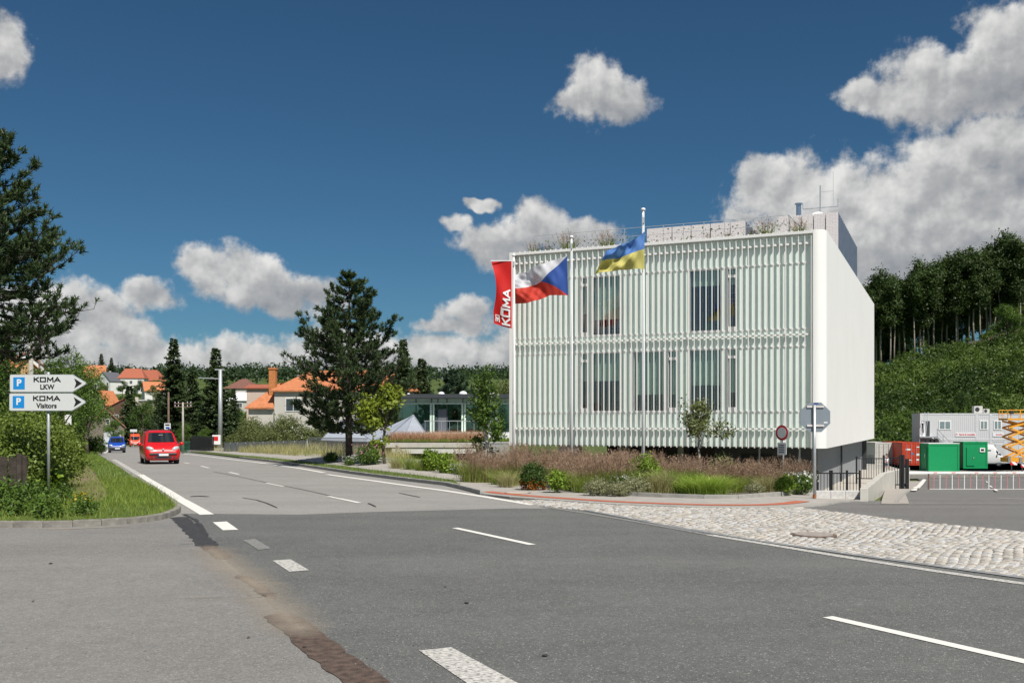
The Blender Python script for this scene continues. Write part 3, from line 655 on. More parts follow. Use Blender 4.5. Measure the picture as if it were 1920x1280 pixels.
# windows: frame, pane, blind, and a real room behind
for r_i, lst in WIN.items():
    z0, z1 = rows[r_i] + .022, rows[r_i+1] - .022
    for k, (a, b, kind, bl) in enumerate(lst):
        u0, u1 = ux(a, GV), ux(b, GV); wn = link('window', MB().box(u0, u1, GV+.07, GV+.075, z0-.001, z0+.001).mesh('window', FRAME), bld)
        tw = .045 if kind == 'w' else .05; m = MB()
        m.box(u0, u0+tw, GV-.02, GV+.12, z0, z1); m.box(u1-tw, u1, GV-.02, GV+.12, z0, z1); m.box(u0+tw, u1-tw, GV-.02, GV+.12, z0, z0+(.03 if kind == 'w' else .14)); m.box(u0+tw, u1-tw, GV-.02, GV+.12, z1-.03, z1)
        if kind == 'n': m.box(u0+tw, u1-tw, GV-.015, GV+.11, z1-.36, z1-.26)
        m.build('frame', FRAME, wn)
        m = MB(); m.add([(u0+tw,GV+.05,z0+.03),(u1-tw,GV+.05,z0+.03),(u1-tw,GV+.05,z1-.03),(u0+tw,GV+.05,z1-.03)],[(0,1,2,3)]); m.build('pane', PANE, wn)
        zb = z1 - (z1-z0)*bl; m = MB(); m.box(u0+tw+.05, u1-tw-.01, GV+.16, GV+.17, zb, z1-.02); m.build('blind', BLIND, wn)
        if (r_i, k) == (3, 2):
            for q, (pa, pb) in enumerate(((.2,.4),(.6,.7),(.0,.15),(.75,.85))):
                m = MB(); m.tube([(u0+.9+q*.1, 1.6+q*.3, z0+1.55-q*.13-.05*pa), (u1+.7, 2.6+q*.2, z0+1.75-q*.28)], .018, 6); m.build('hanging_lamp', M('lamp_tube', (.75,.50,.28), .5, var=0), wn)
            m = MB(); m.box(u0+.35, u0+.62, 1.2, 1.9, z0, z0+.42); m.build('green_chair', M('chair_green', (.10,.32,.03), .7, var=.1), wn)
        # desks seen through the glass
        if kind == 'w':
            m = MB(); m.box(u0+.1, u1-.1, 1.8, 2.5, z0+.32, z0+.36); m.box(u0+.25, u0+.28, 1.9, 2.4, z0-.4, z0+.32); m.box(u0+.4, u0+.9, 2.0, 2.03, z0+.42, z0+.75); m.build('desk', M('desk_grey', (.22,.25,.25), .6), wn)
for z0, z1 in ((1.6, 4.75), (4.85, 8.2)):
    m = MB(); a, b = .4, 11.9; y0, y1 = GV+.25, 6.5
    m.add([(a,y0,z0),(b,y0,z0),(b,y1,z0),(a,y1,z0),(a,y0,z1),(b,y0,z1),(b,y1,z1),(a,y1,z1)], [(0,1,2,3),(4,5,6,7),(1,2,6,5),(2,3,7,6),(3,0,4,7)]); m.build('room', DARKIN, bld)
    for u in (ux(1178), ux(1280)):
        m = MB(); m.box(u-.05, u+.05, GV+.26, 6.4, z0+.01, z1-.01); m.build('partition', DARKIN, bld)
# recessed ground floor
def corrugated(n, L_, pitch=.26, dep=.035):
    pts = []; x = 0
    while x < L_:
        for dx, dd in ((0,0),(.12,0),(.15,dep),(.23,dep)): pts.append((min(x+dx, L_), dd))
        x += pitch
    return pts
LZ = -.92
pts = corrugated(0, 20.7); m = MB(); n = len(pts)
vs = [(11.63+d, 3.3+x, LZ) for x, d in pts] + [(11.63+d, 3.3+x, BZ0-.012) for x, d in pts]; m.add(vs, [(i,i+1,n+i+1,n+i) for i in range(n-1)]); m.build('ground_floor_wall', CORR, bld)
m = MB(); m.box(11.4,11.625,3.3,24.0,LZ,BZ0-.013); m.build('wall_core', CORR, bld)
m = MB(); m.box(7.6,11.39,3.35,3.5,LZ,BZ0-.013); m.build('front_wall', M('anthracite_wall', (.06,.064,.068), .6, var=.08), bld)
m = MB(); m.box(8.7,9.9,3.30,3.345,LZ,BZ0-.35); m.build('door', BLACK, bld)
for u in (9.6, 10.5, 11.1): m = MB(); m.tube([(u,2.2,LZ),(u,2.2,BZ0-.012)], .035, 8); m.build('column', GALV, bld)
m = MB(); m.box(ux(1047,.6), ux(1085,.6), .6, 1.0, LZ, BZ0-.013); m.build('stone_pier', M('pale_stone', (.55,.53,.50), .7, var=.25, scale=4), bld)
m = MB(); m.box(2.95, 7.6, 3.6, 3.8, LZ, BZ0-.013); m.build('rear_glazing', M('dark_glass', (.02,.025,.03), .1, var=.1), bld)
m = MB(); m.bar((3.6,2.2,-.5),(4.3,2.2,.85), .06); m.build('brace', GALV, bld)
for u in (3.9, 6.4): m = MB(); m.tube([(u,2.6,LZ),(u,2.6,BZ0-.012)], .12, 10); m.build('column', CONC, bld)
m = MB(); m.tube([(11.74,11.4,LZ),(11.74,11.4,BZ0-.03)], .04, 8); m.build('downpipe', DGREY, bld)
m = MB(); m.box(11.2,11.9,24.05,24.25,LZ,BZ0-.02); m.build('end_wall', DGREY, bld)
# roof: perforated screens, flue, mast, dish, railing
SCR = bpy.data.materials.new('perforated_screen'); SCR.use_nodes = True; t_ = SCR.node_tree; b_ = t_.nodes['Principled BSDF']; b_.inputs['Roughness'].default_value = .5
tc_ = t_.nodes.new('ShaderNodeTexCoord'); vo = t_.nodes.new('ShaderNodeTexVoronoi'); vo.inputs['Scale'].default_value = 16; vo.inputs['Randomness'].default_value = .25; t_.links.new(tc_.outputs['Object'], vo.inputs['Vector'])
rr = t_.nodes.new('ShaderNodeValToRGB'); t_.links.new(vo.outputs['Distance'], rr.inputs[0]); rr.color_ramp.elements[0].position = .28; rr.color_ramp.elements[1].position = .36
rr.color_ramp.elements[0].color = (.50,.46,.46,1); rr.color_ramp.elements[1].color = (.76,.71,.70,1); t_.links.new(rr.outputs[0], b_.inputs['Base Color'])
SLAT = M('blue_grey_slat', (.20,.235,.30), .35, .6, var=.1)
def screen(nm, u0, u1, v0, v1, z1, joints):
    sc = link(nm, MB().box(u0+.12, u1-.12, v0+.12, v1, BZ1-.1, z1-.05).mesh(nm, M('screen_core', (.30,.31,.33), .6)), bld)
    e_ = [u0] + joints + [u1]
    for a, b in zip(e_, e_[1:]): m = MB(); m.box(a+.02, b-.02, v0, v0+.03, BZ1-.1, z1); m.build('perforated_panel', SCR, sc)
    n = int((v1-v0)/.62)
    for i in range(n): m = MB(); y = v0 + .05 + i*(v1-v0-.1)/n; m.box(u1-.05, u1-.01, y, y+.34, BZ1-.1, z1-.01); m.build('slat', SLAT, sc)
    m = MB(); m.box(u1-.115, u1-.07, v0+.04, v1, BZ1-.1, z1-.02); m.build('slat_backing', M('screen_white', (.5,.52,.55), .5), sc)
    return sc
screen('roof_screen', 4.0, 8.36, 6.0, 9.5, 10.40, [4.0+.3+i*.85 for i in range(1,5)])
screen('roof_screen', 9.4, 11.95, 8.0, 17.7, 10.86, [9.9,10.4,10.9,11.4])
m = MB(); m.tube([(10.2,8.6,10.6),(10.2,8.6,11.45)], .11, 10); m.tube([(10.2,8.6,11.45),(10.2,8.6,11.50)], .17, 10); m.build('flue', M('stainless', (.6,.62,.65), .2, .9, var=.05), bld)
m = MB(); p0 = (11.05, 9.2); m.tube([(*p0,10.6),(*p0,12.35)], .03, 6); m.bar((p0[0]-.75,p0[1],11.35),(p0[0]+.75,p0[1],11.35), .03); m.bar((p0[0]-.75,p0[1],11.35),(p0[0]-.75,p0[1],11.6), .03); m.bar((p0[0]+.75,p0[1],11.35),(p0[0]+.75,p0[1],11.7), .03); m.bar((p0[0],p0[1],12.05),(p0[0]+.55,p0[1],12.05), .012); m.bar((p0[0]+.55,p0[1],11.4),(p0[0]+.55,p0[1],12.9), .012); m.build('antenna', GALV, bld)
m = MB(); m.sphere((10.95,9.0,10.82), .42, 14, 8, .75); m.build('dome', WHITEM, bld, True)
rl = MB(); 
for i in range(14):
    u = .8 + i*.78; rl.tube([(u,.55,BZ1-.15),(u,.55,BZ1+.72)], .012, 5)
for z in (BZ1+.72, BZ1+.40): rl.tube([(.8,.55,z),(10.94,.55,z)], .010, 5)
rl.tube([(10.94,.55,BZ1+.72),(11.6,.9,BZ1)], .03, 5); rl.build('terrace_railing', GALV, bld)
tag(sheet('lower_terrace', [Vector(BA+BU*(-.6)+BV*1.2), Vector(BA+BU*9.0+BV*.2), Vector(GD(1535, 29).xy), Vector(GP(1622,930).xy)+Vector((0,1.6)), GD(1663, 34).xy, GD(1704,46).xy, GD(1690, 57).xy, GD(1640, 58).xy, Vector(BA+BU*12+BV*25), Vector(BA+BU*(-.6)+BV*25)], 0, M('cream_paving', (.42,.39,.34), .85, var=.1, scale=2.5, bump=.2), 4., z=LZ), kind='structure')
# low concrete wall along the ramp
wl = thing('retaining_wall', 'long low concrete wall beside the sloping footpath', 'wall', (0,0,0))
wp = [(GD(1612.5,23.4), .25), (PT(1650,900,32), .17), (GD(1698,45), -.24)]
ew = MB(); tops = []
for (p, zt) in wp:
    for dx in (0, .19): tops.append((p.x+dx, p.y, zt))
vs = tops + [(a, b, -1.4) for a, b, c in tops]; vs = [(x, y, z) for x, y, z in vs]
ew.add(vs, [(0,1,3,2),(2,3,5,4),(6,8,9,7),(8,10,11,9),(0,6,7,1),(1,7,9,3),(3,9,11,5),(5,11,10,4),(4,10,8,2),(2,8,6,0)]); bevel(ew.build('wall', CONC, wl), .012)
fpth = [Vector((GP(1626,941).x, YL)), Vector((GP(1683,942).x, YL)), GD(1697,28).xy, GD(1713,36).xy, GD(1723,48).xy, GD(1730,70).xy, GD(1706,70).xy, GD(1702,45).xy, GD(1660,32).xy]
fp = tag(sheet('footpath', fpth, .03, M('brick_paving', (.34,.305,.27), .85, var=.12, scale=3), 1.5, skirt=.25), kind='structure')
kerb([GP(1681,943).xy, GD(1696,28).xy, GD(1713,36).xy, GD(1723,48).xy], .1, -.1, .05, KERBM, fp)
gb = MB(); gb.box(0, .98, 0, .22, -.2, .12); p = GP(1533, 936)
gk = thing('granite_step', 'pale granite step in front of the black railing', 'step', (p.x, p.y+.12, .0)); 
for i in range(3): m = MB(); m.box(i*.36+.003, i*.36+.357, 0, .2, -1., .13+.002*i); bevel(m.build('granite_block', M('granite', (.52,.51,.49), .7, var=.15, scale=12), gk), .008)
# black railings and gates
def railing(name, label, p0, p1, z0, z1, pitch=.11, post=True, mid=None):
    p0, p1 = Vector(p0), Vector(p1); d = p1 - p0; ln = d.length
    t0 = thing(name, label, 'fence', (p0.x, p0.y, z0), math.atan2(d.y, d.x)); h = z1 - z0
    for z in (h-.02, .06): m = MB(); m.box(0, ln, -.018, .018, z-.02, z+.02); m.build('rail', BLACK, t0)
    bar = MB().box(-.008,.008,-.008,.008,.08,h-.04).mesh('bar', BLACK); n = int(ln/pitch)
    for i in range(1, n): link('bar', bar, t0, (ln*i/n, 0, 0))
    pm = MB().box(-.03,.03,-.03,.03,-.3,h+.08).mesh('post', BLACK)
    for s in ([0, ln] + (mid or [])): link('post', pm, t0, (s, -.001, 0))
    return t0
a, b = GD(1533, 33.6), GD(1612, 33.6)
railing('black_railing', 'black bar railing with gate panels at the corner under the white building', (a.x,a.y,0), (b.x,b.y,0), -.78, .10, mid=[.43, .48, 1.0])
a, b = GD(1606, 44), GD(1657, 44)
railing('black_railing', 'taller black bar railing climbing behind the concrete wall', (a.x,a.y,0), (b.x,b.y,0), -.75, .22)
a, b = GD(1657, 36), GD(1688, 36)
gt = railing('pedestrian_gate', 'black bar gate standing across the sloping footpath', (a.x,a.y,0), (b.x,b.y,0), gz(a.x,a.y)+.12, gz(a.x,a.y)+1.18, .10); gt['category'] = 'gate'
m = MB(); m.box(.66,.74,-.06,.06,-.1,1.15); m.box(.80,.90,-.06,.06,-.1,1.0); m.sphere((.84,0,.05),.09); m.build('motor_post', BLACK, gt)
# ------------------------------------------------------------------ vegetation makers
def unit(a): return a / np.maximum(np.linalg.norm(a, axis=-1, keepdims=True), 1e-9)
def leaves(rg, C, size, asp=.55, up=.4, jit=.4, out=None, nrm=None):
    n = len(C); d = rg.normal(size=(n,3)) + (out if out is not None else 0); d[:,2] -= .25; d = unit(d)
    nr = unit(rg.normal(size=(n,3))*(.55 if nrm is not None else 1.) + np.array((0,0,up)) + (nrm if nrm is not None else 0)); t = unit(np.cross(d, nr)); s = (size * (1 + jit*(rg.random(n)*2-1)))[:,None]
    return np.stack([C, C + d*s*.5 + t*s*asp*.5, C + d*s, C + d*s*.5 - t*s*asp*.5], 1)
def ribbons(P, W, side):
    """P (n,s,3) spines, W (s,) or (n,s) widths, side (n,3)"""
    n, s, _ = P.shape; W = np.broadcast_to(W, (n, s))[:,:,None]; A = P + side[:,None,:]*W/2; B = P - side[:,None,:]*W/2
    V = np.stack([A, B], 2).reshape(-1, 3); i = (np.arange(n)*2*s)[:,None] + (np.arange(s-1)*2)[None,:]; i = i.ravel()
    return V, np.stack([i, i+1, i+3, i+2], 1)
def ell(rg, n, c, r, shell=.5):
    d = unit(rg.normal(size=(n,3))); q = shell + (1-shell)*rg.random(n); q = q * rg.random(n)**.15
    return np.array(c) + d*q[:,None]*np.array(r)
BARK = M('bark', (.13,.105,.08), .9, var=.3, scale=6, bump=.8, bscale=25); BARKL = M('pale_bark', (.30,.26,.21), .9, var=.25, scale=3, bump=.6, bscale=20)
BARKD = M('dark_bark', (.055,.045,.038), .95, var=.3, scale=6, bump=.8, bscale=25); BARKW = M('birch_bark', (.45,.42,.38), .8, var=.35, scale=6)
def broad_data(seed, h, trunk_h, rad, lobes, n_clump, n_leaf, size, clump_r, mat, bark, tr=.12, bare=.0):
    """trunk + limbs mesh, crown mesh; crown made of uneven lobes of leaf clumps"""
    rg = np.random.default_rng(seed); cz = (trunk_h + h)/2; rz = (h - trunk_h)/2
    LB = [(rg.normal(size=3)*np.array((.42*rad,.42*rad,.42*rz)) + np.array((0,0,cz)), rad*rg.uniform(.38,.62), rz*rg.uniform(.28,.5)) for _ in range(lobes)]
    LB += [(np.array((rg.normal()*.1*rad, rg.normal()*.1*rad, h - rz*.35)), rad*.45, rz*.35)]
    CC = np.concatenate([ell(rg, max(3, n_clump//len(LB)), c, (a, a, b), .55) for c, a, b in LB]); LC = np.concatenate([np.repeat(np.asarray(c)[None,:], max(3, n_clump//len(LB)), 0) for c, a, b in LB]); LC = LC[CC[:,2] > trunk_h*.8]
    CC = CC[CC[:,2] > trunk_h*.8]
    C = np.repeat(CC, n_leaf, 0) + rg.normal(size=(len(CC)*n_leaf,3))*clump_r*np.array((1,1,.7))
    m = MB(); pts = [(0,0,-.3)] + [(rg.normal()*.03*rad*k, rg.normal()*.03*rad*k, h*.85*k/4) for k in range(1,5)]
    m.tube(pts, [tr*1.25, tr, tr*.8, tr*.5, tr*.15], 8)
    for c, a, b in LB:
        z0 = trunk_h + (c[2]-trunk_h)*.3; z0 = min(max(z0, trunk_h*.85), h*.7); mid = (c[0]*.45, c[1]*.45, z0 + (c[2]-z0)*.6)
        m.tube([(0,0,z0), mid, tuple(c), (c[0]*1.3, c[1]*1.3, c[2]+b*.6)], [tr*.45, tr*.3, tr*.16, tr*.05], 5, False)
        for _ in range(3):
            q = CC[rg.integers(len(CC))]
            if np.linalg.norm(q - c) < a*1.3: m.tube([tuple(c), tuple(q)], [tr*.13, tr*.05], 4, False)
    return m.mesh('trunk', bark, True), qmesh('crown', leaves(rg, C, size, nrm=unit(np.repeat(CC - LC, n_leaf, 0))*.8 + unit(C - np.repeat(CC, n_leaf, 0))*.5), mat)
def spruce_data(seed, h, r, mat, dens=1., droop=.25, size=.30, low=.04):
    rg = np.random.default_rng(seed); m = MB(); m.tube([(0,0,-.3),(0,0,h*.5),(0,0,h)], [h*.016, h*.009, .01], 7); Q = []; S = []
    nw = int(h*3.6*dens)
    for i in range(nw):
        f = low + (1-low)*(i/nw)**.92; z = h*f; Rr = r*(1-f)**.82*rg.uniform(.8,1.12) + .12; nb = int(6 + 4*(1-f))
        for b in range(nb):
            a = rg.random()*6.283; Rb = Rr*rg.uniform(.72,1.1); s = int(max(3, Rb/size*2.2)); t = (np.arange(s)+.6)/s
            px_ = np.stack([np.cos(a)*Rb*t, np.sin(a)*Rb*t, z - droop*Rb*t + .22*Rb*t**3 + rg.normal(size=s)*.03], 1)
            side = np.array((-np.sin(a), np.cos(a), 0)); fw = np.array((np.cos(a), np.sin(a), 0))
            if rg.random() < .35: m.tube([(0,0,z), tuple(px_[s//2]), tuple(px_[-1])], [.03*r/2, .015*r/2, .004], 4, False)
            for sg in (-1, 1):
                d = unit(fw*.75 + side*sg*rg.uniform(.5,1.1,(s,1)) + np.array((0,0,1))*rg.uniform(-.9,.35,(s,1))); ln = size*rg.uniform(.9,1.7,(s,1))*(.6+.9*(1-t[:,None]))
                wv_ = unit(np.cross(d, rg.normal(size=(s,3))))*size*.34
                Q.append(np.stack([px_, px_+d*ln*.5+wv_, px_+d*ln, px_+d*ln*.5-wv_], 1))
    return m.mesh('trunk', BARKD, True), qmesh('crown', np.concatenate(Q), mat)
def pine_data(seed, h, r, mat, zlow=.22, levels=15, needle=.19, nb=(4,7), lean=0., tuft=26, prof=None):
    rg = np.random.default_rng(seed); m = MB(); tr = h*.016
    m.tube([(0,0,-.3),(.02*h*lean,0,h*.3),(.0,0,h*.62),(0,0,h)], [tr*1.25, tr, tr*.62, .015], 9); T = []; D = []
    for i in range(levels):
        f = zlow + (1-zlow)*(i+.3)/levels; z = h*f; Rr = r*(prof(f) if prof else (1-((f-.36)/.66)**2 if f > .36 else .80+.2*(f-zlow)/(.36-zlow+.001)))
        for b in range(rg.integers(*nb)):
            a = (b + rg.random()*.8)*6.283/5 + i*.7; L_ = max(.25, Rr*rg.uniform(.65,1.12)); rise = rg.uniform(.02,.38) + .35*(f-.4)
            s = 6; t = np.linspace(0, 1, s); dirv = np.array((np.cos(a), np.sin(a), 0))
            pth = dirv*L_*t[:,None] + np.array((0,0,1))*(z + (rise*t**2 - .12*np.sin(t*3.14))*L_)[:,None] + rg.normal(size=(s,3))*.03*L_*t[:,None]
            m.tube([tuple(p) for p in pth], list(np.linspace(tr*.34*(L_/r)**.5, .008, s)), 5, False)
            nt_ = int(7 + L_*8.2)
            for _ in range(nt_):
                q = rg.uniform(.2, 1.)**.7; k = min(int(q*(s-1)), s-2); p = pth[k] + (pth[k+1]-pth[k])*(q*(s-1)-k); sd = np.array((-dirv[1], dirv[0], 0))
                off = sd*rg.normal()*.24*L_*(1.15-q) + np.array((0,0,1))*abs(rg.normal())*.07*L_ + dirv*rg.normal()*.05*L_; e = p + off
                if np.linalg.norm(off) > .15: m.tube([tuple(p), tuple(e)], [.012, .005], 3, False)
                T.append(e); D.append(unit(dirv*.6 + off*1.5 + np.array((0,0,.75)) + rg.normal(size=3)*.25))
    for k in range(5): T.append(np.array((0,0,h-.12*k))); D.append(np.array((0,0,1.)))
    T = np.repeat(np.array(T), tuft, 0); D = np.repeat(np.array(D), tuft, 0); n = len(T)
    d = unit(D*.9 + unit(rg.normal(size=(n,3)))*.85); base = T - D*rg.random((n,1))*needle*1.1; ln = needle*rg.uniform(.8,1.3,(n,1)); wv_ = unit(np.cross(d, rg.normal(size=(n,3))))*needle*.12
    return m.mesh('trunk', BARKD, True), qmesh('crown', np.stack([base-wv_, base+wv_, base+d*ln+wv_*.4, base+d*ln-wv_*.4], 1), mat)
def tree(name, data, loc, label, group=None, rz=0., scale=1., cat='tree'):
    t = thing(name, label, cat, tuple(loc), rz, group); t.scale = (scale,)*3 if isinstance(scale, (int, float)) else scale
    if data[0]: link('trunk', data[0], t)
    link('crown', data[1], t); return t
def shrub_data(seed, lobes, n_clump, n_leaf, size, clump_r, mat, asp=.55, stems=True, up=.4):
    """lobes: (cx,cy,cz,rx,ry,rz)"""
    rg = np.random.default_rng(seed); vol = np.array([l[3]*l[4]*l[5] for l in lobes])**.67; vol /= vol.sum()
    CC = np.concatenate([ell(rg, max(3, int(n_clump*v)), l[:3], l[3:], .6) for l, v in zip(lobes, vol)]); LC = np.concatenate([np.repeat(np.array(l[:3])[None,:], max(3, int(n_clump*v)), 0) for l, v in zip(lobes, vol)]); LC = LC[CC[:,2] > 0]; CC = CC[CC[:,2] > 0]
    C = np.repeat(CC, n_leaf, 0) + rg.normal(size=(len(CC)*n_leaf,3))*clump_r; C[:,2] = np.maximum(C[:,2], .01)
    m = MB()
    for l in lobes:
        for _ in range(4):
            d = rg.normal(size=3)*.5; m.tube([(l[0]*.8, l[1]*.8, -.05), (l[0]+d[0]*l[3]*.4, l[1]+d[1]*l[4]*.4, l[2]*.7), (l[0]+d[0]*l[3], l[1]+d[1]*l[4], l[2]+l[5]*.5)], [.022*l[5]+.004, .014*l[5]+.003, .003], 4, False)
    return m.mesh('stem', BARKD, True), qmesh('foliage', leaves(rg, C, size, asp, up, nrm=unit(np.repeat(CC - LC, n_leaf, 0))*.7 + unit(C - np.repeat(CC, n_leaf, 0))*.5), mat)
def shrub(name, data, loc, label, group=None, rz=0., scale=1., cat='shrub'):
    t = thing(name, label, cat, tuple(loc), rz, group); t.scale = (scale,)*3 if isinstance(scale, (int, float)) else scale
    link('stem', data[0], t); link('foliage', data[1], t); return t
def blades(rg, XY, Z, h, wd, lean, seg=3, hj=.4, outward=None):
    n = len(XY); a = rg.random(n)*6.283; H = h*(1+hj*(rg.random(n)*2-1)); ln = lean*rg.random(n)*H; d = np.stack([np.cos(a), np.sin(a)], 1)
    if outward is not None: d = unit(d*.5 + outward)
    t = np.linspace(0, 1, seg+1); P = np.zeros((n, seg+1, 3)); P[:,:,:2] = XY[:,None,:] + d[:,None,:]*(ln[:,None]*t[None,:]**1.8)[:,:,None]
    P[:,:,2] = Z[:,None] + (H[:,None]*(t[None,:] - .28*lean*t[None,:]**2.5)); b = rg.random(n)*6.283; side = np.stack([np.cos(b), np.sin(b), np.zeros(n)], 1)
    return ribbons(P, wd*np.array([1, .9, .6, .12][:seg+1] if seg == 3 else np.linspace(1, .1, seg+1)), side)
def tuft_data(seed, r, h, n, mat, wd=.008, lean=.9, plume=None, np_=0, ph=.0, pm=None, pspread=.5):
    """clump of grass; optional feathery plumes on stalks"""
    rg = np.random.default_rng(seed); q = rg.normal(size=(n,2))*r*.28; V, Fq = blades(rg, q, np.zeros(n), h, wd, lean, outward=q/r*2.2)
    A = np_mesh('blades', V, Fq, mat); B = None
    if np_:
        q = rg.normal(size=(np_,2))*r*.30; a = unit(np.concatenate([q*pspread/r, np.ones((np_,1))], 1) + rg.normal(size=(np_,3))*.10); H = ph*rg.uniform(.7,1.1,np_)
        t = np.linspace(0,1,4); P = np.concatenate([q, np.zeros((np_,1))], 1)[:,None,:] + a[:,None,:]*(H[:,None]*t[None,:])[:,:,None]; b = rg.random(np_)*6.283; sd = np.stack([np.cos(b),np.sin(b),np.zeros(np_)],1)
        V1, F1 = ribbons(P, np.array([.006,.005,.005,.003]), sd)
        # plume: short fuzzy sprays round the top third
        k = 9; tp = np.repeat(P[:,2], k, 0) + (np.repeat(P[:,3]-P[:,2], k, 0))*rg.random((np_*k,1))*1.1; d = unit(np.repeat(a, k, 0) + rg.normal(size=(np_*k,3))*.55); ln = h*.16*rg.uniform(.5,1.2,(np_*k,1)); wv_ = unit(np.cross(d, rg.normal(size=(np_*k,3))))*.007
        Q = np.stack([tp, tp+d*ln*.5+wv_, tp+d*ln, tp+d*ln*.5-wv_], 1)
        V2 = Q.reshape(-1,3); F2 = np.arange(len(V2)).reshape(-1,4) + len(V1); B = np_mesh('plumes', np.concatenate([V1, V2]), np.concatenate([F1, F2]), pm)
    return A, B
def tuft(name, data, loc, label, group=None, rz=0., scale=1., cat='grass clump'):
    t = thing(name, label, cat, tuple(loc), rz, group); t.scale = (scale,)*3 if isinstance(scale, (int, float)) else scale
    link('blades', data[0], t)
    if data[1]: link('plumes', data[1], t)
    return t
G1 = leafmat('leaf_green', (0.047,0.095,0.014), (0.155,0.250,0.041)); G2 = leafmat('leaf_dark', (0.024,0.054,0.011), (0.095,0.162,0.030)); G3 = leafmat('leaf_bright', (0.101,0.176,0.016), (0.284,0.405,0.047))
G4 = leafmat('leaf_olive', (0.074,0.101,0.030), (0.230,0.257,0.088)); G5 = leafmat('leaf_forest', (.018,.036,.008), (.085,.135,.032), big=.15); GW = leafmat('leaf_yellowgreen', (0.115,0.169,0.014), (0.297,0.351,0.041))
SPR = leafmat('spruce_needles', (0.014,0.030,0.011), (0.068,0.101,0.032), .2); PIN = leafmat('pine_needles', (0.019,0.041,0.015), (0.095,0.142,0.051), .2); PINB = leafmat('pine_needles_bluish', (0.022,0.051,0.030), (0.088,0.142,0.074), .2)
GRB = leafmat('grass_blade', (0.088,0.155,0.019), (0.270,0.365,0.061), .3, big=.8); GRC = leafmat('ornamental_grass', (0.115,0.169,0.024), (0.311,0.378,0.074), .3, big=2.); GRL = leafmat('lime_grass', (0.216,0.324,0.041), (0.459,0.594,0.108), .35, big=2.)
PLU = leafmat('brown_plume', (0.257,0.169,0.115), (0.486,0.338,0.236), .3, big=1.5); PNK = leafmat('pink_grass', (0.405,0.230,0.135), (0.648,0.419,0.270), .3); DRY = leafmat('dry_grass', (0.270,0.257,0.108), (0.513,0.472,0.230), .3)
# ------------------------------------------------------------------ planting
def gat(x, d, dz=0.): p = GD(x, d); return (p.x, p.y, p.z + dz)
# verge grass as real blades
def lawn_blades(name, poly, n, h, wd, mat, box, dz, lean=.8, avoid=None, near=None):
    q = rng.random((n, 2)); XY = np.stack([box[0] + (box[1]-box[0])*q[:,0], box[2] + (box[3]-box[2])*q[:,1]], 1)
    k = inpoly(XY[:,0], XY[:,1], poly)
    if avoid: k &= ~(inpoly(XY[:,0], XY[:,1], avoid) & (rng.random(n) < .80))
    XY = XY[k]; V, Fq = blades(rng, XY, g(XY[:,0], XY[:,1]) + dz, h, wd, lean, 2, .5)
    return tag(link(name, np_mesh(name, V, Fq, mat)), kind='stuff')
vp = [Vector(p) for p in verge]
lawn_blades('grass', vp, 120000, .10, .011, GRB, (-14, -4, 17, 34), .05, avoid=bare)
lawn_blades('grass', vp, 9000, .20, .012, GRC, (-14, -4, 17, 34), .08, avoid=bare)
lawn_blades('grass', vp, 60000, .13, .022, GRB, (-36, -10, 34, 80), .03)
lawn_blades('grass', vp, 16000, .25, .06, GRB, (-60, -25, 80, 170), .08)
lawn_blades('grass', RFAR[2:] + FW_lo[::-1][1:], 60000, .13, .014, GRB, (-24, 1, 24, 70), .085)
bk = [Vector(p) for p in back]
fgr = [Vector(p) for p in FW_hi[:4]] + [GD(650,56).xy, GD(575,65.5).xy, GD(420,91).xy]
lawn_blades('tall_grass', fgr, 60000, .75, .022, DRY, (-45, -8, 44, 110), .03, .4)
lawn_blades('tall_grass', fgr, 26000, .45, .03, GRC, (-45, -8, 44, 110), .03, .6)
lawn_blades('tall_grass', bk, 60000, .6, .03, DRY, (-30, -6, 46, 84), .03, .5)
lawn_blades('tall_grass', [Vector(p) for p in bed_poly], 16000, .2, .014, GRC, (-16, 12, 24, 75), .05, .7)
# weeds and yellow flowers at the kerb
weed = shrub_data(3, [(0,0,.15,.28,.2,.16)], 60, 9, .055, .05, G1); YEL = leafmat('yellow_petal', (.5,.36,.02), (.7,.5,.03)); WHF = leafmat('white_petal', (.6,.6,.55), (.8,.8,.76)); PNF = leafmat('pink_petal', (.5,.2,.3), (.65,.35,.45))
def bloom(t, rg_seed, n, r, z0, z1, size, mat):
    rg = np.random.default_rng(rg_seed); C = np.stack([rg.normal(size=n)*r*.45, rg.normal(size=n)*r*.45, rg.uniform(z0, z1, n)], 1)
    link('blossom', qmesh('blossom', np.concatenate([leaves(rg, C, size, .9), leaves(rg, C, size, .9)]), mat), t)
for (x, y, s, yl) in ((160,975,1.1,1),(88,980,1.3,0),(30,975,1.4,0),(62,950,1.5,0),(150,955,.8,1),(15,950,1.6,0),(118,945,1.1,0)):
    p = GP(x, y); t = shrub('weed', weed, (p.x, p.y, p.z+.09), 'low yellow-flowered weed by the left kerb' if yl else 'low leafy weed growing in the verge below the hedge', 'flowering weeds' if yl else 'weeds on the verge', rng.random()*6, s, 'weed')
    if yl: bloom(t, 5, 16, .3, .2, .42, .035, YEL)
vine = shrub_data(8, [(0,0,.3,.35,.25,.25),(.25,0,.45,.2,.2,.15)], 50, 6, .11, .06, G3, .75); p = GP(85, 932); shrub('weed', vine, (p.x, p.y+.15, p.z+.09), 'bright broad-leaved creeper round the parking sign post', cat='weed')
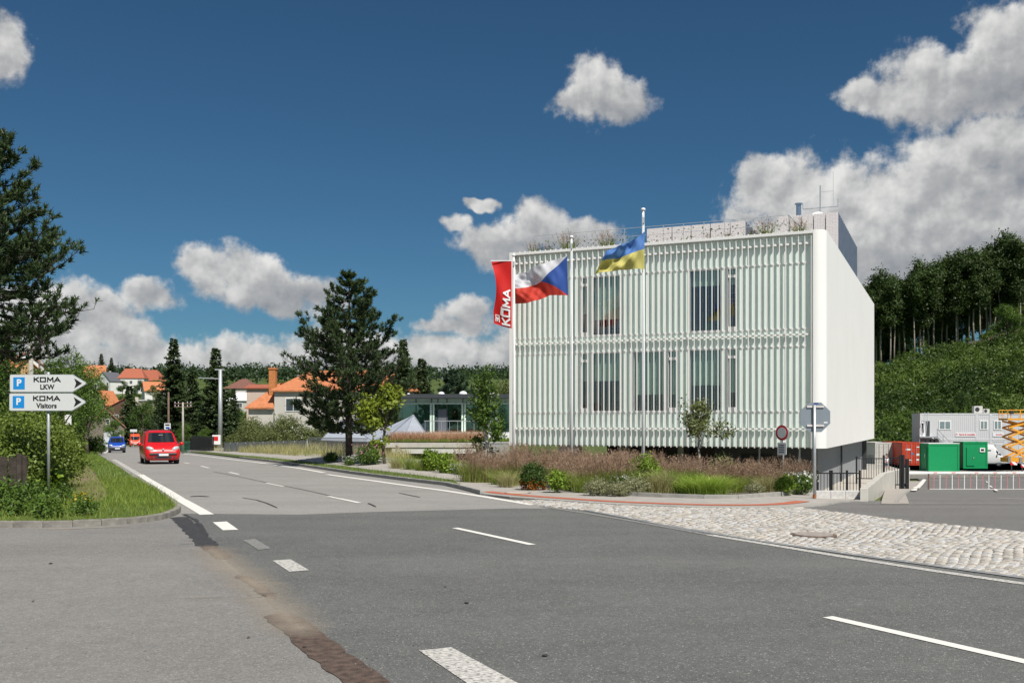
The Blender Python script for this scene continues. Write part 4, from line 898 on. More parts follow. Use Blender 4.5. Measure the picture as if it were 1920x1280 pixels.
# overgrown hedge behind the plank fence
hedge = shrub_data(11, [(x - .42*max(0, y), y, z, a, b_, c_) for x, y, z, a, b_, c_ in [(-1.4,0,1.2,1.3,1.1,.95),(.0,.9,1.25,1.0,1.3,.85),(-.1,-.3,.7,.75,.8,.75),(.35,1.8,1.0,.8,1.4,.85),(-2.8,.2,1.5,1.3,1.2,.9),(.45,3.4,.9,.8,1.5,.8),(-.9,3,1.4,1.6,1.6,.8),(.5,.6,.45,.55,.8,.5),(.7,2.2,.4,.6,.9,.5),(.1,-.5,.3,.6,.5,.35),(.8,4.2,.5,.7,1.,.5)]], 1500, 22, .085, .13, leafmat('hedge_leaf', (0.054,0.101,0.014), (0.230,0.297,0.054)), .6)
shrub('overgrown_hedge', hedge, (-12.1, 24.6, .1), 'overgrown leafy hedge spilling over the old plank fence', cat='hedge')
OLDW = M('old_wood', (.055,.042,.034), .9, var=.4, scale=5, bump=.8, bscale=30)
pf = thing('plank_fence', 'dark weathered plank fence under the overgrown hedge', 'fence', (-13.75, 22.9, .08))
for i in range(11):
    m = MB(); h = .92 + random.uniform(-.10,.06); x = i*.23; m.box(x, x+.185, random.uniform(-.012,.012), .03, 0, h); m.build('plank', OLDW, pf)
for z in (.25,.75): m = MB(); m.box(0, 2.5, .032, .075, z, z+.08); m.build('rail', OLDW, pf)
for x in (.9, 2.3): m = MB(); m.box(x, x+.10, -.10, -.014, 0, 1.0); m.build('post', OLDW, pf)
# trees on the left
pineL = pine_data(21, 13.2, 3.9, PIN, .33, 22, .17, (5,8), tuft=22, prof=lambda f: max(.05, min(1., (1-f)*1.75)) if f > .45 else .92); tree('pine_tree', pineL, (-18.2, 34, .0), 'tall dark pine reaching in beside the concrete street lamp', rz=.6)
pineM = pine_data(22, 9.55, 3.0, PIN, .17, 20, .16, (5,8), lean=-.6, tuft=24); tree('pine_tree', pineM, gat(655, 49), 'broad pine on the grass in front of the orange-roofed house', rz=1.3)
spA = spruce_data(31, 13.6, 3.5, SPR, 1.15); spB = spruce_data(32, 12.2, 2.9, SPR, .95, droop=.15, size=.36); spC = spruce_data(33, 9., 2.4, SPR, 1., size=.36)
tree('spruce_tree', spA, gat(325, 118), 'tall dense dark spruce behind the town sign'); tree('spruce_tree', spB, gat(405, 119), 'loose-topped spruce directly behind the steel lamp pole', rz=1.)
tree('spruce_tree', spC, gat(361, 128), 'smaller spruce between two taller spruces', rz=2., scale=1.15); tree('spruce_tree', spC, gat(300, 133), 'young spruce half hidden beside the tall dense spruce', rz=.4, scale=.85)
tree('spruce_tree', spA, gat(438, 140), 'dark spruce behind the loose-topped one', rz=3, scale=.62)
for x, d, s, k, lb in ((757,104,.88,spA,'dense spruce rising behind the broad pine'),(791,108,.85,spB,'slim spruce above the flat roof of the glass pavilion'),(735,112,.80,spB,'spruce partly hidden by the broad pine crown'),(706,106,.8,spA,'dark spruce at the back of the broad pine')): tree('spruce_tree', k, gat(x, d), lb, rz=x, scale=s)
pineB = pine_data(24, 9.2, 3.1, PINB, .2, 12, .3, (5,8), tuft=18); tree('pine_tree', pineB, gat(850, 110), 'bluish round-topped pine behind the glass pavilion')
bd = [broad_data(40+i, 9., 1.6, 3.2, 8, 300, 20, .26, .30, mt, BARK, .16) for i, mt in enumerate((G1, G2, G4))]
fine = broad_data(46, 7., 1.2, 2.5, 9, 420, 24, .15, .2, G1, BARK, .13)
for x, d, s, k, lb in ((112,62,.95,fine,'leafy tree behind the arrow-shaped parking signs'),(165,84,1.05,fine,'leafy tree in front of the hillside white houses'),(20,46,.62,bd[1],'dark bushy tree behind the overgrown hedge'),(66,56,.6,bd[1],'dark bushy tree by the concrete street lamp'),(-20,60,.9,bd[0],'leafy tree beyond the tall left pine'),(345,104,.42,fine,'small bright tree beside the red van under the spruces'),(382,108,.36,fine,'small leafy tree next to the black fence'),
    (150,110,.9,bd[0],'rounded tree above the trimmed hedge'),(212,150,.5,bd[0],'small tree in front of the old brick barn'),(270,170,.9,bd[1],'dark tree beyond the red estate van'),(945,118,.95,bd[2],'olive tree half hidden by the white building'),(905,130,.7,bd[2],'small olive tree between the pine and the white building'),(880,125,.75,bd[0],'rounded green tree right of the bluish pine')): tree('broadleaf_tree', k, gat(x, d), lb, rz=x*.7, scale=s)
tree('spruce_tree', spC, gat(243, 215), 'dark pointed spruce beside the brick barn gable', rz=1, scale=1.45)
maple = broad_data(50, 3.9, 1.25, 1.25, 7, 190, 12, .20, .13, GW, BARK, .07); tree('maple_tree', maple, gat(722, 45.5), 'yellow-green young maple beside the grey tent roof')
birch = broad_data(51, 4.0, .6, .68, 12, 360, 13, .12, .11, G1, BARKW, .05); tree('birch_tree', birch, gat(912, 40), 'slim young birch in front of the glass pavilion')
birch2 = broad_data(52, 2.75, .95, .72, 9, 190, 10, .095, .09, G4, BARKW, .035); tree('birch_tree', birch2, gat(1313, 30), 'small round-headed birch before the fin facade', rz=1.)
# shrubs along the fence behind the footway
willow = shrub_data(60, [(0,0,1.6,1.8,1.3,1.5),(1.5,.3,1.3,1.4,1.2,1.2),(-1.6,.2,1.1,1.3,1.,1.)], 420, 24, .20, .22, G4, .3); elder = shrub_data(61, [(0,0,1.1,1.3,1.,1.1),(1.3,0,.9,1.1,.9,.9)], 260, 22, .17, .18, G4, .5)
for x, d, s, dt, lb in ((470,88,1.0,willow,'big olive shrub left of the orange-roofed house'),(535,86,1.05,willow,'olive shrub under the orange catslide roof'),(440,92,.75,elder,'round shrub beside the steel lamp pole'),(505,82,.85,elder,'leafy shrub in front of the grey fence panels'),(610,76,.95,elder,'shrub below the windows of the orange-roofed house'),(575,80,.9,elder,'white-flowering shrub before the house wall')):
    t = shrub('shrub', dt, gat(x, d), lb, rz=x, scale=s)
    if 'white' in lb: bloom(t, 9, 160, 1.8, .8, 2.4, .10, WHF)
trim = shrub_data(62, [(i*.8,0,.9,.6,.6,.9) for i in range(4)], 420, 14, .14, .12, G2); shrub('trimmed_hedge', trim, gat(136, 88), 'trimmed dark green hedge before the brick barn', cat='hedge')
for x, d, s, lb in ((86,50,.85,'dark shrub at the end of the overgrown hedge'),(112,66,.85,'shrub below the wooden pole with the board'),(72,40,.7,'shrub growing out behind the plank fence hedge'),(266,230,1.5,'bush beyond the blue car at the road bend'),(300,200,1.2,'bush behind the red van beside the town sign')): shrub('shrub', elder, gat(x, d, -.1), lb, rz=x, scale=s)
# bed plants
BR = [tuft_data(70+i, .55, .62, 420, GRC, .011, .8, np_=150, ph=1.08, pm=PLU) for i in range(3)]
GR = [tuft_data(80+i, .45, .62, 420, mt_, .010, 1.0) for i, mt_ in enumerate((GRC, DRY, GRC, GRB))]; LM = tuft_data(85, .62, .60, 1500, GRL, .010, 1.35)
spots = []
for d, xs_ in ((34.5, np.arange(900, 1230, 27)), (32, np.arange(885, 1190, 29)), (29.5, np.arange(1060, 1215, 28)), (29, np.arange(1255, 1500, 27)), (27.2, np.arange(1275, 1480, 30)), (26.8, np.arange(1100,1180,30))):
    for x in xs_: spots.append((x + rng.uniform(-8, 8), d + rng.uniform(-.5, .5)))
for k, (x, d) in enumerate(spots): tuft('feather_grass_clump', BR[k % 3], gat(x, d, .05), 'clump of brown-plumed feather grass in the bed', 'brown-plumed grasses in the planting bed', rng.random()*6, (lambda s: (s*1.05, s*1.05, s*rng.uniform(.8,1.1)))(rng.uniform(.66, 1.06)*(.80 if x > 1240 else 1.)))
for k, (x, d) in enumerate([(935,30.5),(950,29),(965,30),(1075,27),(1095,26.2),(1110,27.3),(1130,27.2),(1160,26.4),(1180,27),(1240,26),(1255,26.6),(1275,25.8),(1385,26),(1436,26.4),(905,33),(885,34),(770,41),(745,42),(790,40),(1300,25.6),(880,36.5),(1050,27.6),(1210,26.2),(1280,27)]): tuft('grass_clump', GR[k % 4], gat(x, d, .05), 'green arching grass clump in the bed', 'green grasses in the planting bed', rng.random()*6, rng.uniform(.5,1.15))
tuft('grass_mound', LM, gat(1332, 24.9, .05), 'wide lime-green mound of arching grass at the bed edge'); tuft('grass_mound', LM, gat(1303, 25.3, .05), 'smaller lime-green grass mound touching the wide one', rz=2, scale=.75); tuft('grass_mound', GR[3], gat(745, 43, .05), 'light green grass mound under the young maple', rz=1, scale=.9)
dome = lambda seed, r, h, n, nl, sz, mt, asp=.45: shrub_data(seed, [(0,0,h*.5,r,r,h*.52)], n, nl, sz, r*.13, mt, asp)
ORG = leafmat('orange_leaf', (.16,.05,.015), (.45,.17,.02))
t = shrub('round_shrub', dome(90,.40,.75,260,12,.075,G2), gat(1000,27.6,.05), 'dark green dome shrub with orange autumn leaves round its foot'); rg = np.random.default_rng(4); a = rg.random(420)*6.28
link('low_leaves', qmesh('low_leaves', leaves(rg, np.stack([np.cos(a)*.36*rg.uniform(.7,1.05,420), np.sin(a)*.36*rg.uniform(.7,1.05,420), rg.uniform(.02,.24,420)],1), .07), ORG), t)
shrub('leafy_shrub', dome(91,.30,.58,120,9,.085,G3), gat(1044,26.2,.05), 'fresh yellow-green leafy shrub at the bed edge'); shrub('leafy_shrub', dome(92,.50,.92,300,12,.11,G3,.3), gat(1209,28.,.05), 'bright green bamboo-like shrub towering over the grasses')
shrub('leafy_shrub', dome(93,.5,.8,260,12,.10,G3), gat(838,38.5,.05), 'bright green shrub beside the white flowers left of the birch'); shrub('leafy_shrub', dome(94,.42,.95,240,12,.10,G3), gat(808,40,.05), 'bright green upright shrub in front of the concrete wall'); shrub('leafy_shrub', dome(95,.30,.5,200,12,.05,G3), gat(1471,25.2,.05), 'small bright round shrub below the round traffic sign')
shrub('leafy_shrub', dome(96,.33,.65,160,9,.07,G4), gat(1356,29.5,.05), 'thin leafy shrub right of the small birch', scale=1.4)
HERB = leafmat('silver_herb', (.17,.18,.09), (.36,.36,.20)); hb = dome(97,.36,.36,200,12,.045,HERB)
for x, d, s, lb in ((1122,24.9,1.1,'silvery herb cushion at the bed edge'),(1190,25,1.2,'wide silvery herb cushion below the bamboo-like shrub'),(1160,24.6,.9,'small silvery herb between two larger cushions'),(1416,25,.8,'grey-green herb mound right of the lime grass')): shrub('herb', hb, gat(x, d, .05), lb, scale=s, cat='herb')
for x, d, s, mt, lb in ((655,45.5,.8,WHF,'mound of white flowers at the foot of the pine'),(858,37.5,.7,WHF,'white daisies beside the bright green shrub'),(1503,25.6,.9,WHF,'white daisies by the stop sign post'),(690,45,1.7,PNF,'pink-flowering bush beside the pine trunk'),(1165,26.2,.7,WHF,'pale flower spikes among the bed grasses')):
    t = shrub('flower_clump', dome(98,.36,.55,180,12,.06,G1), gat(x, d, .05), lb, scale=s, cat='flowers'); bloom(t, 12, 90 if mt is WHF else 40, .5, .3, .62, .05, mt)
shrub('leafy_shrub', dome(99,.4,.6,200,12,.08,G1), gat(620,50,.05), 'green low shrub left of the pine trunk', scale=.9)
# terrace plants on the roof, vines on the railing
tp = tuft_data(101, .3, .5, 130, GRC, .02, .7, np_=40, ph=.72, pm=PLU)
for x, s, lb in ((1003,.9,'feathery grass tuft at the left end of the roof terrace'),(1030,.7,'low grass tuft on the roof terrace rail'),(1068,1.25,'tall dark grass tuft behind the middle flagpole top'),(1140,1.15,'tall grass tuft on the roof left of the blue and yellow flag'),(1330,.55,'low tuft before the long roof screen'),(1440,1.1,'tall grass tuft between the two roof screens'),(1500,1.0,'grass tuft in front of the tall roof screen'),(1365,.6,'second low tuft before the long roof screen'),(1415,.7,'short tuft near the end of the long roof screen')):
    p = BA + BU*ux(x, .8) + BV*.8; tuft('roof_grass_tuft', tp, (p[0], p[1], BZ1-.13), lb, scale=s)
rg = np.random.default_rng(8); C = np.stack([rg.uniform(.9,10.9,300), np.full(300,.55)+rg.normal(size=300)*.03, BZ1+.15+.5*np.abs(np.sin(np.linspace(0,30,300)))*rg.random(300)],1)
vn = link('climbing_vine', qmesh('climbing_vine', leaves(rg, C, .09), G4), None, (BA[0], BA[1], 0)); vn.rotation_euler = (0,0,math.atan2(BU[1],BU[0])); tag(vn, 'thin climbing vine trailing along the roof railing', 'vine')
# wooded hillside behind the yard
rg = np.random.default_rng(77); fo = [broad_data(110+i, 22.5, 6.5 + (i % 3)*1.8, 3.5 + .3*(i % 2), 11, 300, 30, .50, .60, G5, BARKL, .19) for i in range(6)]
wood_label = 'tall forest tree with a bare pale lower trunk at the top of the slope'
for i in range(30):
    x = 1622 + i*11.2 + rg.uniform(-5,5); tree('forest_tree', fo[i % 6], gat(x, 238 + rg.uniform(-4,6)), wood_label, 'forest trees on the hilltop edge', rg.random()*6, rg.uniform(.86,1.08))
for i in range(54):
    x = 1600 + rg.random()*380; d = 250 + rg.random()*55; tree('forest_tree', fo[i % 6], gat(x, d), wood_label, 'forest trees on the hilltop edge', rg.random()*6, rg.uniform(.85,1.08))
for i in range(30): tree('broadleaf_tree', bd[(i % 2)], gat(1615 + rg.random()*330, 243 + rg.random()*22), 'low bushy tree under the tall hilltop forest', 'undergrowth trees of the hilltop forest', rg.random()*6, rg.uniform(.7,1.1))
n = 1900; dd = 128 + rg.random(n)*108; tt = .335 + rg.random(n)*.26; P = np.stack([tt*dd, dd], 1); keep = ~((dd > 214) & (rg.random(n) < .72)); P = P[keep]; rr_ = rg.uniform(.7,2.0,len(P))*np.where(rg.random(len(P)) < .14, 1.9, 1.); rr_ *= np.where(P[:,1] > 205, .6, 1.)
CC = np.concatenate([P, (g(P[:,0],P[:,1]) + rr_*.35)[:,None]], 1); k = 80; C = np.repeat(CC, k, 0); d_ = unit(rg.normal(size=(len(C),3))); d_[:,2] = np.abs(d_[:,2]); C = C + d_*np.repeat(rr_, k)[:,None]*rg.uniform(.75,1.05,(len(C),1))*np.array((1,1,1.05))
tag(link('hillside_shrubs', qmesh('hillside_shrubs', leaves(rg, C, .46, .6, nrm=d_*1.2), leafmat('thicket', (.022,.048,.008), (.120,.185,.032), big=.07, con=2.6))), kind='stuff')
q = rg.random((1500,2)); XY = np.stack([(.39+q[:,0]*.13)*(216+q[:,1]*18), 216+q[:,1]*18],1); V, Fq = blades(rg, XY, g(XY[:,0],XY[:,1]), .5, .16, 2.4, 2); tag(link('brushwood', np_mesh('brushwood', V, Fq, M('cut_brush', (.16,.12,.085), .9, var=.3))), kind='stuff')
for x, y, d, s, k, lb in ((1890,765,205,.95,bd[0],'light green tree standing alone on the bushy slope'),(1700,770,150,.5,bd[0],'bushy tree behind the red shipping container'),(1655,790,140,.5,bd[1],'dark bushy tree behind the grey shipping container'),(1800,780,160,.55,bd[1],'bushy tree above the office container roof')): tree('broadleaf_tree', k, gat(x, d), lb, rz=x, scale=s)
# far wooded ridge on the left, scattered trees between the houses
n = 1500; dd = 560 + rg.random(n)*420; tt = -.75 + rg.random(n)*.95; P = np.stack([tt*dd, dd],1); rr_ = rg.uniform(3.5,6.5,n); CC = np.concatenate([P, (g(P[:,0],P[:,1]) + rr_*.55)[:,None]],1); k = 46; C = np.repeat(CC,k,0); d_ = unit(rg.normal(size=(len(C),3))); d_[:,2] = np.abs(d_[:,2])*1.3
C = C + d_*np.repeat(rr_,k)[:,None]*rg.uniform(.7,1.05,(len(C),1)); tag(link('far_wood', qmesh('far_wood', leaves(rg, C, 1.7, .7, nrm=d_), leafmat('far_leaf', (0.016,0.038,0.014), (0.054,0.092,0.032), big=.02))), kind='stuff')
far_lab = 'leafy tree among the far hillside houses'
for i in range(64):
    d = rg.uniform(190, 470) if i < 34 else rg.uniform(170, 330); x = rg.uniform(100, 330) if i < 34 else rg.uniform(360, 570)
    tree('broadleaf_tree', bd[i % 3], gat(x, d), far_lab, 'trees among the hillside houses', rg.random()*6, rg.uniform(.45,.85))
for x, d, s, lb in ((190,520,1.35,'dark conifer on the ridge above the white houses'),(209,515,1.2,'slimmer dark conifer on the ridge next to another'),(15,200,.8,'conifer behind the roof at the far left'),(-2,190,1.,'conifer at the very edge behind the left pine')): tree('spruce_tree', spA, gat(x, d), lb, rz=x, scale=s)
# ------------------------------------------------------------------ houses
ROOF_O = M('orange_tiles', (.46,.165,.070), .8, var=.18, scale=3, bump=.9, bscale=14); ROOF_R = M('red_tiles', (.34,.10,.055), .8, var=.2, scale=3, bump=.9, bscale=14); ROOF_B = M('brown_tiles', (.17,.075,.055), .8, var=.2, scale=3); ROOF_P = M('faded_red_tiles', (.36,.16,.12), .85, var=.22, scale=1.5)
WALLG = M('grey_plaster', (.50,.475,.43), .85, var=.06, scale=1.2); WALLW = M('white_plaster', (.66,.655,.64), .85, var=.05, scale=1); WALLY = M('ochre_plaster', (.55,.34,.17), .85, var=.06); WALLB = M('rubble_wall', (.17,.145,.115), .9, var=.3, scale=4, bump=.6); SLATE = M('slate_roof', (.10,.105,.12), .6, var=.15)
DWIN = M('far_window', (.05,.065,.08), .1, var=.2); BRICKO = M('orange_brick', (.45,.17,.055), .85, var=.2, scale=6)
def house(name, label, px, d, W_, D_, H_, Rh, roof, wall, rot=0., hip=0., win=(), chim=(), base=None, ridge='x'):
    """W along local x, D along local y (depth), eaves H, ridge Rh above eaves; win = (x, z, w, h, face)"""
    p = GD(px, d); z0 = base if base is not None else p.z
    t = thing(name, label, 'house', (p.x, p.y, z0 - .3), R(rot))
    m = MB(); m.box(-W_/2, W_/2, -D_/2, D_/2, -2., H_); 
    if ridge == 'x' and hip == 0: m.prism([(-D_/2,H_),(D_/2,H_),(0,H_+Rh)], -W_/2, W_/2, 'x')
    if ridge == 'y' and hip == 0: m.prism([(-W_/2,H_),(W_/2,H_),(0,H_+Rh)], -D_/2, D_/2, 'y')
    m.build('wall', wall, t)
    o_ = .35; m = MB(); th = .16
    if ridge == 'x':
        a, b, hx = W_/2+o_, D_/2+o_, hip; zl = H_ - o_*Rh/(D_/2)
        P_ = [(-a,-b,zl),(a,-b,zl),(a,b,zl),(-a,b,zl),(-a+hx,0,H_+Rh+.05),(a-hx,0,H_+Rh+.05)]
    else:
        a, b, hx = D_/2+o_, W_/2+o_, hip; zl = H_ - o_*Rh/(W_/2)
        P_ = [(-b,a,zl),(-b,-a,zl),(b,-a,zl),(b,a,zl),(0,a-hx,H_+Rh+.05),(0,-a+hx,H_+Rh+.05)]
    T_ = [(x, y, z+th) for x, y, z in P_]
    if hip > 0: fs = [(0,1,5,4),(2,3,4,5),(1,2,5),(3,0,4)]
    else: fs = [(0,1,5,4),(2,3,4,5)]
    n = 6; m.add(P_ + T_, [f[::-1] for f in fs] + [tuple(i+n for i in f) for f in fs] + [(0,1,1+n,n),(2,3,3+n,2+n)] + ([(1,2,2+n,1+n),(3,0,n,3+n)] if hip > 0 else [(1,5,5+n,1+n),(5,2,2+n,5+n),(0,n,4+n,4),(4,4+n,3+n,3)]))
    rf = m.build('roof', roof, t)
    for (cx, cy, ch, cw) in chim: m = MB(); m.box(cx-cw/2, cx+cw/2, cy-cw/2, cy+cw/2, H_*.9, H_+Rh+ch); m.build('chimney', BRICKO if roof is ROOF_O else CONC, rf)
    for (x, z, w_, h_, fc) in win:
        m = MB(); mp = MB()
        if fc == 'f': m.box(x-w_/2-.08, x+w_/2+.08, -D_/2-.06, -D_/2-.003, z-.08, z+h_+.08); mp.box(x-w_/2, x-.03, -D_/2-.075, -D_/2-.062, z, z+h_); mp.box(x+.03, x+w_/2, -D_/2-.075, -D_/2-.062, z, z+h_)
        else:
            s = 1 if fc == 'r' else -1; q = sorted((s*(W_/2+.003), s*(W_/2+.06))); q2 = sorted((s*(W_/2+.062), s*(W_/2+.075)))
            m.box(q[0], q[1], x-w_/2-.08, x+w_/2+.08, z-.08, z+h_+.08); mp.box(q2[0], q2[1], x-w_/2, x-.03, z, z+h_); mp.box(q2[0], q2[1], x+.03, x+w_/2, z, z+h_)
        wn = m.build('window', FRAME, t); mp.build('pane', DWIN, wn)
    return t
H1 = 108.
hs = house('house', 'grey plastered house with orange tiled roof and tall brick chimney', 658, H1, 14.6, 9., 6.1, 2.1, ROOF_O, WALLG, 0, 3.2, [(-5.3,3.95,1.5,1.25,'f'),(-5.3,1.2,1.5,1.35,'f'),(-1.5,3.95,1.5,1.25,'f'),(-1.5,1.2,1.5,1.35,'f'),(2.6,3.95,1.5,1.25,'f'),(2.6,1.2,1.5,1.35,'f'),(6.,3.95,1.2,1.25,'f'),(6.,1.2,1.2,1.35,'f')], base=-.6)
hs.location.z = -.9
m = MB(); e0, e1 = 4.3, 6.4; m.add([(-10.4,-4.6,e0),(-7.35,-4.6,e0),(-7.35,-1.6,e1+.6),(-7.35,4.5,e1+.6),(-10.4,4.5,e0)], [(0,1,2),(0,2,3,4)]); m.add([(-10.4,-4.6,e0-.16),(-7.35,-4.6,e0-.16),(-7.35,-1.6,e1+.44),(-7.35,4.5,e1+.44),(-10.4,4.5,e0-.16)], [(2,1,0),(4,3,2,0)]); m.add([(-10.4,-4.6,e0),(-7.35,-4.6,e0),(-7.35,-4.6,e0-.16),(-10.4,-4.6,e0-.16)], [(0,1,2,3)]); m.build('catslide_roof', ROOF_O, hs)
m = MB(); m.box(-10.1,-7.31,-4.2,4.2,-2,e0-.17); m.build('annex_wall', WALLG, hs)
m = MB(); m.box(-8.2,-7.5,-3.2,-2.5,4.5,8.55); m.box(-8.27,-7.43,-3.27,-2.43,8.35,8.5); m.build('chimney', BRICKO, hs)
m = MB(); m.tube([(-5.8,0,7.6),(-5.8,0,8.6)], .12, 8); m.tube([(-5.8,0,8.6),(-5.8,0,8.75)], .2, 8); m.build('flue', GALV, hs)
W4 = [(-3,1.0,1.1,1.3,'f'),(3,1.0,1.1,1.3,'f'),(-3,3.9,1.1,1.3,'f'),(3,3.9,1.1,1.3,'f')]
house('house', 'white gabled house with slate roof on the far hillside', 207, 455, 9.5, 8, 6., 4., SLATE, WALLW, -28, 0, W4 + [(-2,1,1,1.2,'l'),(2,1,1,1.2,'l'),(-2,3.9,1,1.2,'l'),(2,3.9,1,1.2,'l')], [(-1,.6,.8,.7)], ridge='y')
house('house', 'white house with wide red mansard roof on the far hillside', 250, 460, 11.5, 9, 7., 4.2, ROOF_R, WALLW, 8, 2.5, [(-4,1,1.2,1.4,'f'),(0,4.2,1.2,1.4,'f'),(-4,4.2,1.2,1.4,'f'),(3.5,1,1.2,1.4,'f'),(3.5,4.2,1.2,1.4,'f')], [(0,1,1.,.8)])
house('house', 'red-roofed house behind the white mansard house', 281, 490, 15, 9, 5., 5., ROOF_R, WALLW, -10, 4, [(-4,1.5,1.2,1.4,'f'),(2,1.5,1.2,1.4,'f')])
house('house', 'orange-roofed house highest on the hillside', 178, 500, 10, 9, 6., 6.5, ROOF_O, WALLG, 20, 0, [(0,2,1.2,1.4,'f')])
house('house', 'low house with orange roof below the mansard house', 288, 400, 8, 7, 3.5, 3.5, ROOF_O, WALLW, 30, 0, [(0,1.2,1.2,1.2,'f')])
house('house', 'brown wood chalet with broad red roof mid slope', 234, 285, 11, 9, 4.2, 3., ROOF_R, M('dark_wood', (.09,.05,.03), .8, var=.2), 18, 0, [(-2,1.6,1.2,1.2,'f'),(2,1.6,1.2,1.2,'f')], [(3.2,1.,.8,.9)], ridge='y')
house('house', 'narrow house with steep orange roof left of the chalet', 197, 290, 5.5, 6, 5.5, 3.8, ROOF_O, M('dark_plaster', (.20,.20,.21), .8), -20, 0, [(0,3.6,1.,1.1,'f')], ridge='y')
house('house', 'flat pale garage row above the chalet', 246, 330, 13, 6, 3., .25, M('flat_roof', (.4,.4,.4), .8), M('cream_plaster', (.62,.55,.45), .8), 0, 0, [(-3,.5,2,1.8,'f')])
bn = house('barn', 'old stone barn with faded red roof behind the trimmed hedge', 197, 186, 6.2, 11, 4.2, 3., ROOF_P, WALLB, 24, 0, [(.3,4.6,.5,.9,'f')], ridge='y'); bn['category'] = 'barn'
m = MB(); m.box(-.4,2.6,-5.6,-5.53,.2,3.4); m.build('whitewashed_door', M('whitewash', (.50,.53,.56), .8, var=.3, scale=2), bn)
house('house', 'ochre house with orange roof at the far left edge', 20, 210, 10, 8, 6.5, 2.8, ROOF_O, WALLY, -25, 0, [(-2,3.9,1.1,1.3,'f'),(2,3.9,1.1,1.3,'f')], [(-2,1,.6,.8)], base=6.)
house('house', 'white gabled house with red verge behind the ochre house', 42, 235, 9, 9, 7., 3.4, ROOF_R, WALLW, 35, 0, [(0,5.4,1.2,1.4,'f'),(-2.5,3,1.1,1.3,'f')], base=8., ridge='y')
house('house', 'square plaster house with brown hipped roof among far trees', 458, 330, 10, 9, 6.5, 3., ROOF_B, WALLG, -4, 4.5, [(-2.5,4.2,1.2,1.3,'f'),(2.5,4.2,1.2,1.3,'f')], base=7.)
house('house', 'small white-roofed shed below the brown-roofed house', 455, 250, 6, 5, 2.8, 1.8, M('white_tin', (.7,.71,.72), .4), WALLG, 0, 2., [(0,1,1,1,'f')], base=5.)
house('house', 'pale flat-topped house left of the brick chimney', 500, 150, 4.5, 6, 6.6, .5, ROOF_R, M('pink_plaster', (.55,.43,.36), .85), 0, 0, [], base=.6)
house('house', 'small white cottage left of the catslide roof', 482, 160, 2.2, 5, 5., 1.2, ROOF_B, WALLW, 15, 0, [], base=-.5, ridge='y')
# ------------------------------------------------------------------ glass pavilion, green roof, tent roof
PD = 78.; pv = thing('glass_pavilion', 'low glass pavilion with dark flat roof and white terrace', 'building', GD(850, PD)); pz = pv.location.z; pxx = pv.location.x
lx = lambda x, d=PD: (x-CX)/F*d - pxx
lz = lambda y, d=PD: EYE + (HY-y)/F*d - pz
x0, x1 = lx(744), lx(985)
GREEN = M('green_glass', (.30,.42,.35), .15, var=.08); PGLASS = glassmat('pavilion_glass', (.62,.78,.70), .85)
m = MB(); m.box(x0-.3, x1, -1.0, 11, lz(746.5), lz(739)); m.build('roof', M('anthracite', (.045,.05,.056), .5), pv)
m = MB(); m.box(x0, x1, 0, 11, lz(824), lz(810.5)); m.box(x0+2.6, x1, -1.5, 0, lz(824), lz(810)); m.build('terrace', WHITEM, pv)
m = MB(); m.box(x0, x1, 4.5, 4.7, lz(810), lz(747)); m.build('rear_wall', GREEN, pv)
joints = [lx(v) for v in (744,780,809,821,838,868,902,930,960,985)]
for a, b in zip(joints, joints[1:]):
    m = MB(); m.box(a+.03, b-.03, .10, .12, lz(810), lz(757)); m.build('glass_panel', PGLASS, pv)
    m = MB(); m.box(a+.03, b-.03, .05, .13, lz(754), lz(747)); m.build('top_panel', M('pale_green_panel', (.52,.66,.57), .3), pv)
PGRN = M('pale_green_frame', (.62,.74,.65), .4)
for j in joints: m = MB(); m.box(j-.03, j+.03, -.02, .06, lz(810), lz(747)); m.build('mullion', DGREY, pv)
for v in (808,813,867,872,931): m = MB(); m.box(lx(v)-.07, lx(v)+.07, -.12, -.03, lz(810), lz(755)); m.build('post', PGRN, pv)
m = MB(); m.box(x0, x1, -.10, -.04, lz(757.5), lz(755)); m.build('beam', PGRN, pv)
for a, b in ((821,839),): m = MB(); m.box(lx(a), lx(b), .0, .045, lz(810), lz(767)); m.build('door', M('door_grey', (.12,.13,.15), .4), pv)
m = MB(); m.box(lx(842), lx(853), 4.3, 4.45, lz(785), lz(766)); m.build('picture', M('dark_red', (.10,.025,.03), .6), pv)
rl = MB(); 
for v in range(800, 935, 15): rl.tube([(lx(v),-1.4,lz(811)),(lx(v),-1.4,lz(789))], .02, 5)
rl.tube([(lx(798),-1.4,lz(789)),(lx(935),-1.4,lz(789))], .025, 6); rl.build('railing', GALV, pv)
m = MB()
for v in (817, 826, 845, 862, 950): m.box(lx(v)-.28, lx(v)+.28, 1.0, 1.5, lz(800), lz(799)); [m.box(lx(v)+s*.25-.02, lx(v)+s*.25+.02, 1.02, 1.06, lz(810), lz(800)) for s in (-1,1)]
m.build('furniture', M('chair_dark', (.10,.10,.11), .6), pv)
for v, s in ((761,.1),(824,.2),(866,.25),(920,.2)): m = MB(); m.sphere((lx(v), 2, lz(739)+.05), s*1.4, 10, 6, .8); m.build('roof_vent', WHITEM, pv, True)
gr0 = thing('green_roof_building', 'low concrete building with a meadow on its roof', 'building', GD(800, 60)); gx = gr0.location.x; gzz = gr0.location.z
kx = lambda x, d=60.: (x-CX)/F*d - gx
kz = lambda y, d=60.: EYE + (HY-y)/F*d - gzz
m = MB(); m.box(kx(722), kx(900), 0, 14, kz(838.5), kz(829.5)); m.build('roof_edge', CONC, gr0)
m = MB(); m.box(kx(735), kx(893), .06, .3, kz(850), kz(838.6)); m.build('lower_band', M('light_concrete', (.56,.55,.52), .8, var=.08), gr0)
